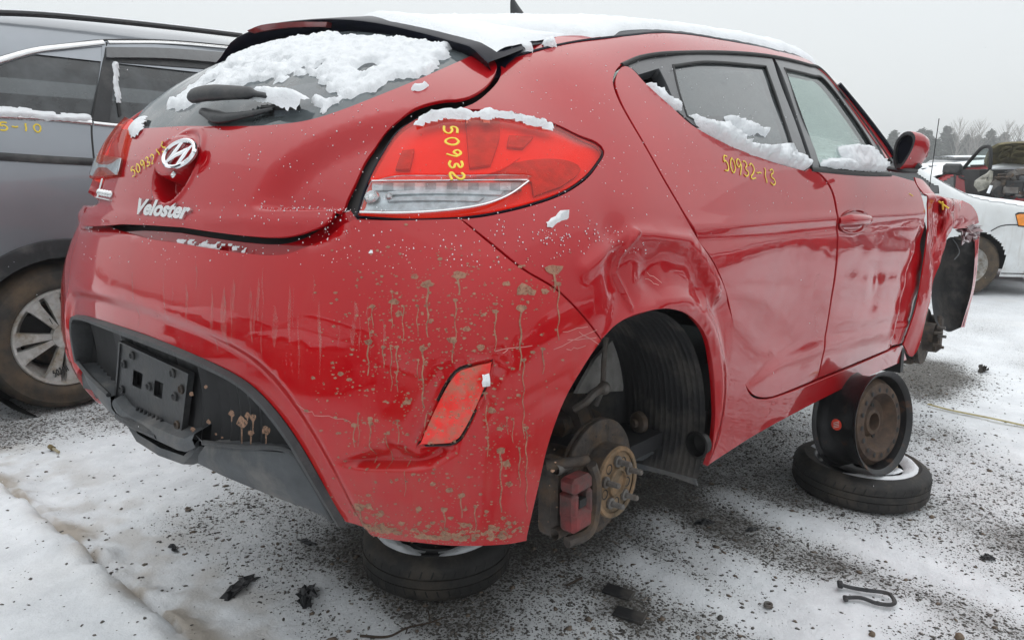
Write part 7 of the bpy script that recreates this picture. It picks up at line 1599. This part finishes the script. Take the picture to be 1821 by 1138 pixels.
mb = MB(); mb.tube([P[0], P[0]*.6+P[1]*.4], .010, 8); mb.build('bolt_head', pbr('brassy', (.20, .15, .07), .6, .4), t); mb = MB(); mb.tube([P[0]*.6+P[1]*.4, P[1]], .006, 8); mb.build('bolt_shank', pbr('pale_shank', (.35, .30, .20), .6), t)
t, P = flat_bits('twig', 'thin dark forked twig on gravel below the rear spare tyre', 'twig', [(640, 1136), (690, 1132), (725, 1118), (765, 1108), (790, 1100), (850, 1108)], 0, BLK)
TW_ = pbr('twig_bark', (.05, .035, .025), .9)
mb = MB(); mb.tube(cspl(P[:5], False, .01), np.linspace(.004, .002, len(cspl(P[:5], False, .01))), 5); mb.build('stem', TW_, t); mb = MB(); mb.tube(cspl([P[3], P[3]+[.02, .03, .01], P[3]+[.03, .05, .0]], False, .01), .002, 5); mb.build('side_shoot', TW_, t); mb = MB(); mb.tube([P[2], P[2]+[-.02, -.015, .0]], .002, 5); mb.build('side_shoot', TW_, t)
t, P = flat_bits('twig', 'short straight dark stick on gravel right of the rear spare tyre', 'twig', [(1008, 1040), (1035, 1026)], 0, BLK); mb = MB(); mb.tube(P, .004, 5); mb.build('stem', TW_, t)
t, P = flat_bits('twig', 'dark curved wire-like twig at the lower right beside the broken frame', 'twig', [(1590, 1062), (1602, 1057), (1611, 1066)], 0, BLK); mb = MB(); mb.tube(cspl(P+[[0, 0, 0], [0, 0, .01], [0, 0, 0]], False, .005), .0012, 4); mb.build('stem', TW_, t)
# two battered plates pressed in the gravel behind the rear brake
for (u, v, a, lb) in ((1100, 1050, .2, 'upper'), (1120, 1090, .25, 'lower')):
    c_ = gpt(u, v); c_[2] = gheight(c_[None, :2])[0]+.004
    mb = MB(); mb.box((0, 0, 0), (.05, .09, .012), _rot(0), bev=.003)
    o = mb.build('rubber_mat_piece', LINER, None, smooth=False); o.location = c_; o.rotation_euler = (0, 0, a); tag(o, f'{lb} of two flat dark rubber pieces in the gravel right of the rear tyre', 'rubber piece', 'flat rubber pieces in the gravel')
# yellowish strap on the snow at right
P = np.array([gpt(u, v)+[0, 0, .012] for u, v in ((1650, 722), (1682, 731), (1720, 739), (1765, 748), (1840, 765), (1900, 780))]); mb = MB(); q_ = cspl(P, False, .05); mb.tube(q_, .010, 6, flat=.4); o = mb.build('strap', pbr('straw_strap', (.42, .36, .18), .8), None); tag(o, 'thin straw-coloured strap lying straight across the snow at right', 'strap')
# a few larger stones
SM = [pbr('stone_brown', (.15, .11, .075), .8, var=.4, vscale=60, bmp=.4), pbr('stone_dark', (.06, .055, .05), .7, var=.4, vscale=60, bmp=.4)]
def stone(u, v, r, lab, k):
    c_ = gpt(u, v); c_[2] = gheight(c_[None, :2])[0]+r*.3; mb = MB(); mb.ball((0, 0, 0), r, 9, 6, (1.2, .85, .7)); V = mb.V[0]; V *= (1+.25*(np.random.default_rng(k).random((len(V), 1))-.5)); o = mb.build('stone', SM[k % 2], None, sharp=0); o.location = c_; tag(o, lab, 'stone')
stone(1706, 1131, .014, 'brown stone at the bottom right corner of the yard', 0); stone(1551, 1127, .010, 'small brown pebble at the bottom edge right of centre', 2); stone(1281, 1096, .010, 'dark pebble below the ring nut at the bottom', 3)
stone(1499, 914, .009, 'dark pebble just below the front spare tyre', 5); stone(1657, 918, .010, 'brown pebble right of the front spare tyre', 4); stone(725, 1090, .012, 'dark stone between the twig and the rear spare tyre', 7)
# ============================================================ SNOW ON THE CAR, FALLING SNOW
crumb = lambda g: .05*(vnoise(g[:, 0]*95+7, g[:, 1]*95+3, 3, .7)-.56)
NB = lambda h: (lambda p: red_body(p, h))
# roof: thick blanket
rs = [tp(.06, 0), tp(.05, -.2), tp(.07, -.38), tp(.12, -.47), tp(.2, -.56), tp(.35, -.53), tp(.6, -.545), tp(.9, -.555), tp(1.3, -.56), tp(1.6, -.55), tp(1.74, -.56), tp(1.74, 0)]
Hd = cspl(rs, False, .03); Ml = Hd[1:-1][::-1].copy(); Ml[:, 1] *= -1
snowpatch('roof_snow', NB(0), unlift(np.vstack([Hd, Ml])), 'blanket of snow lying on the roof of the red hatchback', ch=TOP, sp=.014, th=.020, raw=True, edge=.04, rough=.4, raggy=.005, mat=SNOW)
# spoiler top: thin snow behind the bare dark lip
m_ = (te[:, 1] > -.535) & (te[:, 1] < .16); sn = te[m_]; rt2 = rt_[m_]; rows = []; ke = np.clip((.16-sn[:, 1])/.3, 0, 1)
for a in np.linspace(0, 1, 22):
    t0_ = .10+.55*(1-ke); f_ = t0_+(1.15-t0_)*a; base = te[m_]*(1-f_[:, None])+(rt2+[.04, 0, 0])*f_[:, None]; base[:, 2] += .018*np.sin(PI*np.clip(f_, 0, 1))*(1-np.abs(sn[:, 1]/.56)**3)+.002
    e_ = min(1, a/.12)*np.clip((sn[:, 1]+.54)/.03, 0, 1)*np.clip(ke*5, 0, 1); base[:, 2] += .011*e_*(.5+.9*vnoise(base[:, 0]*35, base[:, 1]*35, 4))-.004*(1-e_); rows.append(base)
mb = MB(); mb.grid(np.array(rows)); o = mb.build('spoiler_snow', SNOW, None, mat4=MT, sharp=0); tag(o, 'thin snow lying on top of the black spoiler', 'snow', kind='stuff')
# rear glass: ragged sheet with bare holes
RG_ = [(300, 186), (322, 172), (345, 156), (368, 138), (398, 118), (430, 98), (470, 82), (520, 73), (620, 70), (700, 73), (770, 78), (800, 84), (795, 96), (797, 105), (775, 118), (760, 133), (735, 137), (700, 145), (668, 160), (628, 172), (600, 174), (578, 166), (580, 152), (556, 135), (530, 132), (505, 150), (470, 152), (452, 145), (420, 158), (385, 170), (358, 180), (330, 190)]
GS_ = [(632, 125, 'c'), (655, 112), (676, 118, 'c'), (650, 133)]
hole_ = lambda g: .055*(.93-1.6*vnoise(g[:, 0]*16+3, g[:, 1]*16+9, 4, .6)+.9*sstep(-.42, -.28, g[:, 0]))
snowpatch('rear_window_snow', NB(.006), RG_, 'ragged wet snow stuck to the rear window of the red hatchback', ch=TOP, sp=.0055, th=.0085, edge=.008, rough=1.5, raggy=.012, holes=[GS_], thr=hole_)
snowpatch('rear_window_snow', NB(.006), [(560, 180), (590, 178), (608, 170), (604, 180), (585, 190), (575, 200), (568, 190)], 'small ragged snow lump low on the rear window right of the wiper', ch=TOP, sp=.005, th=.014, rough=1.1, raggy=.008, seed=3)
snowpatch('wiper_snow', NB(.030), [(430, 172), (450, 164), (490, 160), (530, 166), (534, 180), (500, 184), (465, 177)], 'smooth clump of snow lying on the rear wiper', ch=TOP, sp=.006, th=.035, edge=.03, rough=.4, raggy=.003, seed=5, mat=SNOW)
snowpatch('lamp_snow', NB(.013), [(736, 222), (742, 214), (765, 202), (790, 196), (805, 200), (840, 198), (880, 196), (920, 204), (950, 210), (985, 222), (975, 222), (940, 214), (900, 206), (850, 205), (820, 204), (790, 203), (765, 209)], 'ridge of wet snow along the top of the right tail lamp', ch=CAP, sp=.0045, th=.006, edge=.006, rough=1.4, raggy=.007, seed=6)
snowpatch('window_snow', NB(-.010), [(1228, 208), (1240, 214), (1262, 222), (1280, 226), (1300, 246), (1318, 256), (1345, 262), (1370, 262), (1385, 258), (1400, 272), (1412, 276), (1430, 292), (1424, 304), (1400, 298), (1370, 291), (1335, 280), (1300, 266), (1265, 246), (1236, 226)], 'snow heaped along the sill of the rear door window', ch=SIDE, sp=.007, th=.028, edge=.014, rough=1.2, raggy=.003, seed=7)
snowpatch('window_snow', NB(-.012), [(1288, 208), (1298, 210), (1310, 218), (1330, 222), (1350, 228), (1365, 238), (1362, 242), (1345, 238), (1328, 240), (1312, 238), (1308, 228), (1292, 218)], 'broken snow patch stuck to the middle of the rear door window', ch=SIDE, sp=.006, th=.022, rough=1, raggy=.004, seed=8)
snowpatch('window_snow', NB(-.020), [(1143, 156), (1165, 164), (1185, 178), (1207, 204), (1195, 202), (1172, 188), (1152, 172)], 'wedge of snow in the handle recess of the rear door', ch=SIDE, sp=.006, th=.028, rough=.6, raggy=.003, seed=9)
snowpatch('window_snow', NB(-.010), [(1460, 290), (1482, 284), (1500, 282), (1492, 268), (1495, 262), (1515, 262), (1530, 262), (1545, 270), (1556, 284), (1572, 300), (1572, 306), (1520, 305), (1462, 299)], 'heap of snow in the lower corner of the front door window', ch=SIDE, sp=.009, th=.030, rough=1.0, raggy=.004, seed=10)
for i_, (L, lb) in enumerate((([(974, 396), (990, 384), (1006, 376), (1010, 380), (992, 394), (982, 406), (974, 404)], 'snow scrap clinging to the quarter panel below the tail lamp'),
        ([(732, 157), (745, 152), (760, 151), (756, 157), (738, 162)], 'small snow scrap on the tailgate edge beside the rear window'),
        ([(922, 84), (940, 84), (946, 91), (930, 92)], 'snow lump on the roof pillar behind the spoiler corner, second from the left'), ([(966, 77), (982, 74), (988, 80), (972, 84)], 'snow lump on the roof pillar, third from the left'), ([(899, 93), (910, 92), (914, 100), (903, 101)], 'snow lump on the roof pillar nearest the spoiler corner'),
        ([(652, 446), (662, 442), (664, 450), (654, 451)], 'tiny snow crumb on the bumper top'), ([(860, 676), (870, 668), (872, 684), (864, 688)], 'white fleck stuck to the corner reflector'))):
    snowpatch('snow_scrap', NB(.011 if i_ == 1 else .002), L, lb, ch=CAP, sp=.0045, th=.010, rough=1.2, raggy=.003, seed=20+i_, edge=.006)
# snow along the bumper ledge, lamp top at the far side, cup of the badge
snowpatch('ledge_snow', NB(-.006), [(315, 428), (345, 430), (380, 436), (420, 441), (432, 446), (400, 447), (360, 442), (320, 436)], 'thin broken line of snow on the bumper ledge below the lettering', sp=.0035, th=.005, thr=crumb, raggy=.004, seed=32, edge=.006)
snowpatch('lamp_snow', NB(.016), [(230, 228), (237, 220), (248, 210), (256, 206), (251, 218), (243, 232), (236, 240)], 'snow patch on top of the left tail lamp', sp=.005, th=.008, raggy=.006, seed=34)
# windscreen
Hd = cspl([tp(1.76, 0), tp(1.76, -.3), tp(1.78, -.48), tp(2.2, -.56), tp(2.5, -.56), tp(2.66, -.52), tp(2.78, -.25), tp(2.80, 0)], False, .04); Ml = Hd[1:-1][::-1].copy(); Ml[:, 1] *= -1
ws_ = snow_mat('windscreen_snow', (.80, .84, .86)); n = ws_.node_tree; b = n.nodes['Principled BSDF']; tl_ = n.nodes.new('ShaderNodeBsdfTranslucent'); tl_.inputs[0].default_value = (.75, .85, .82, 1); m_ = n.nodes.new('ShaderNodeMixShader'); m_.inputs[0].default_value = .8
n.links.new(b.outputs[0], m_.inputs[1]); n.links.new(tl_.outputs[0], m_.inputs[2]); n.links.new(m_.outputs[0], n.nodes['Material Output'].inputs[0])
snowpatch('windscreen_snow', NB(0), unlift(np.vstack([Hd, Ml])), 'snow covering the windscreen of the red hatchback, seen through the front door window', ch=TOP, sp=.03, th=.03, raw=True, edge=.03, rough=.3, mat=ws_)
# specks of snow and frozen droplets standing on the paint
def zone(n, u0, u1, v0, v1): return np.stack([RNG.uniform(u0, u1, n), RNG.uniform(v0, v1, n)], 1)
q = np.vstack([zone(260, 190, 840, 170, 400), zone(260, 880, 1240, 70, 440), zone(160, 560, 1020, 392, 480), zone(120, 460, 625, 355, 376), zone(120, 130, 620, 380, 470), zone(140, 1180, 1640, 130, 420), zone(90, 960, 1180, 400, 450)])
P = onpix(RH, q); ok = ~np.isnan(P[:, 0]); P = P[ok]; Nn = grad(RH, P); r = RNG.uniform(.0004, .0016, len(P))**1.0; up_ = np.array([(1, 0, 0), (-1, 0, 0), (0, 1, 0), (0, -1, 0), (0, 0, 1), (0, 0, -1)], float)
q2 = q[ok]; inh = (q2[:, 0] < 860) & (q2[:, 1] < 400); base_ = P-Nn*np.where(inh, -.0006, .0095)[:, None]+Nn*np.where(inh, d_hatch(P), 0)[:, None]
V = (base_[:, None]+up_[None]*r[:, None, None]*(1+.5*RNG.random((len(P), 6, 1)))).reshape(-1, 3); f8_ = np.array([(0, 2, 4), (2, 1, 4), (1, 3, 4), (3, 0, 4), (2, 0, 5), (1, 2, 5), (3, 1, 5), (0, 3, 5)]); Fc = (f8_[None]+np.arange(len(P))[:, None, None]*6).reshape(-1, 3)
o = mesh('snow_specks', V, Fc, SNOW, mat4=MT); tag(o, 'tiny frozen droplets and snow grains scattered over the red paint', 'snow', kind='stuff')
# falling snow: small flakes hanging in the air
n_ = 1100; d = RNG.uniform(1.6, 11, n_)**1.0; u = RNG.uniform(-100, 1920, n_); v = RNG.uniform(-50, 1100, n_); ry = rayw(np.stack([u, v], 1)); P = CW+ry*d[:, None]; P = P[P[:, 2] > .05]
_in = red_body((P-CW)@RT+CAM) > .02; P = P[_in]
oct_ = np.array([(1, 0, 0), (-1, 0, 0), (0, 1, 0), (0, -1, 0), (0, 0, 1), (0, 0, -1)], float); f8 = np.array([(0, 2, 4), (2, 1, 4), (1, 3, 4), (3, 0, 4), (2, 0, 5), (1, 2, 5), (3, 1, 5), (0, 3, 5)])
r = RNG.uniform(.0006, .0016, len(P)); V = (P[:, None]+oct_[None]*r[:, None, None]*np.array([1, 1, 1.6])).reshape(-1, 3); Fc = (f8[None]+np.arange(len(P))[:, None, None]*6).reshape(-1, 3)
o = mesh('falling_snow', V, Fc, snow_mat('flakes', (.9, .92, .95)), smooth=True); tag(o, 'sparse snowflakes drifting through the air', 'snowfall', kind='stuff')
# ============================================================ snowy air
hz = bpy.data.materials.new('snowy_air'); hz.use_nodes = True; n = hz.node_tree; n.nodes.clear()
pv = n.nodes.new('ShaderNodeVolumePrincipled'); pv.inputs['Color'].default_value = (.98, .99, 1, 1); pv.inputs['Density'].default_value = .0034; pv.inputs['Anisotropy'].default_value = .1
o_ = n.nodes.new('ShaderNodeOutputMaterial'); n.links.new(pv.outputs[0], o_.inputs['Volume'])
mb = MB(); mb.box((0, 0, 5.75), (460, 460, 13.5)); o = mb.build('haze', hz, None, smooth=False); o['kind'] = 'stuff'; o['label'] = 'pale snowy haze filling the air over the yard'
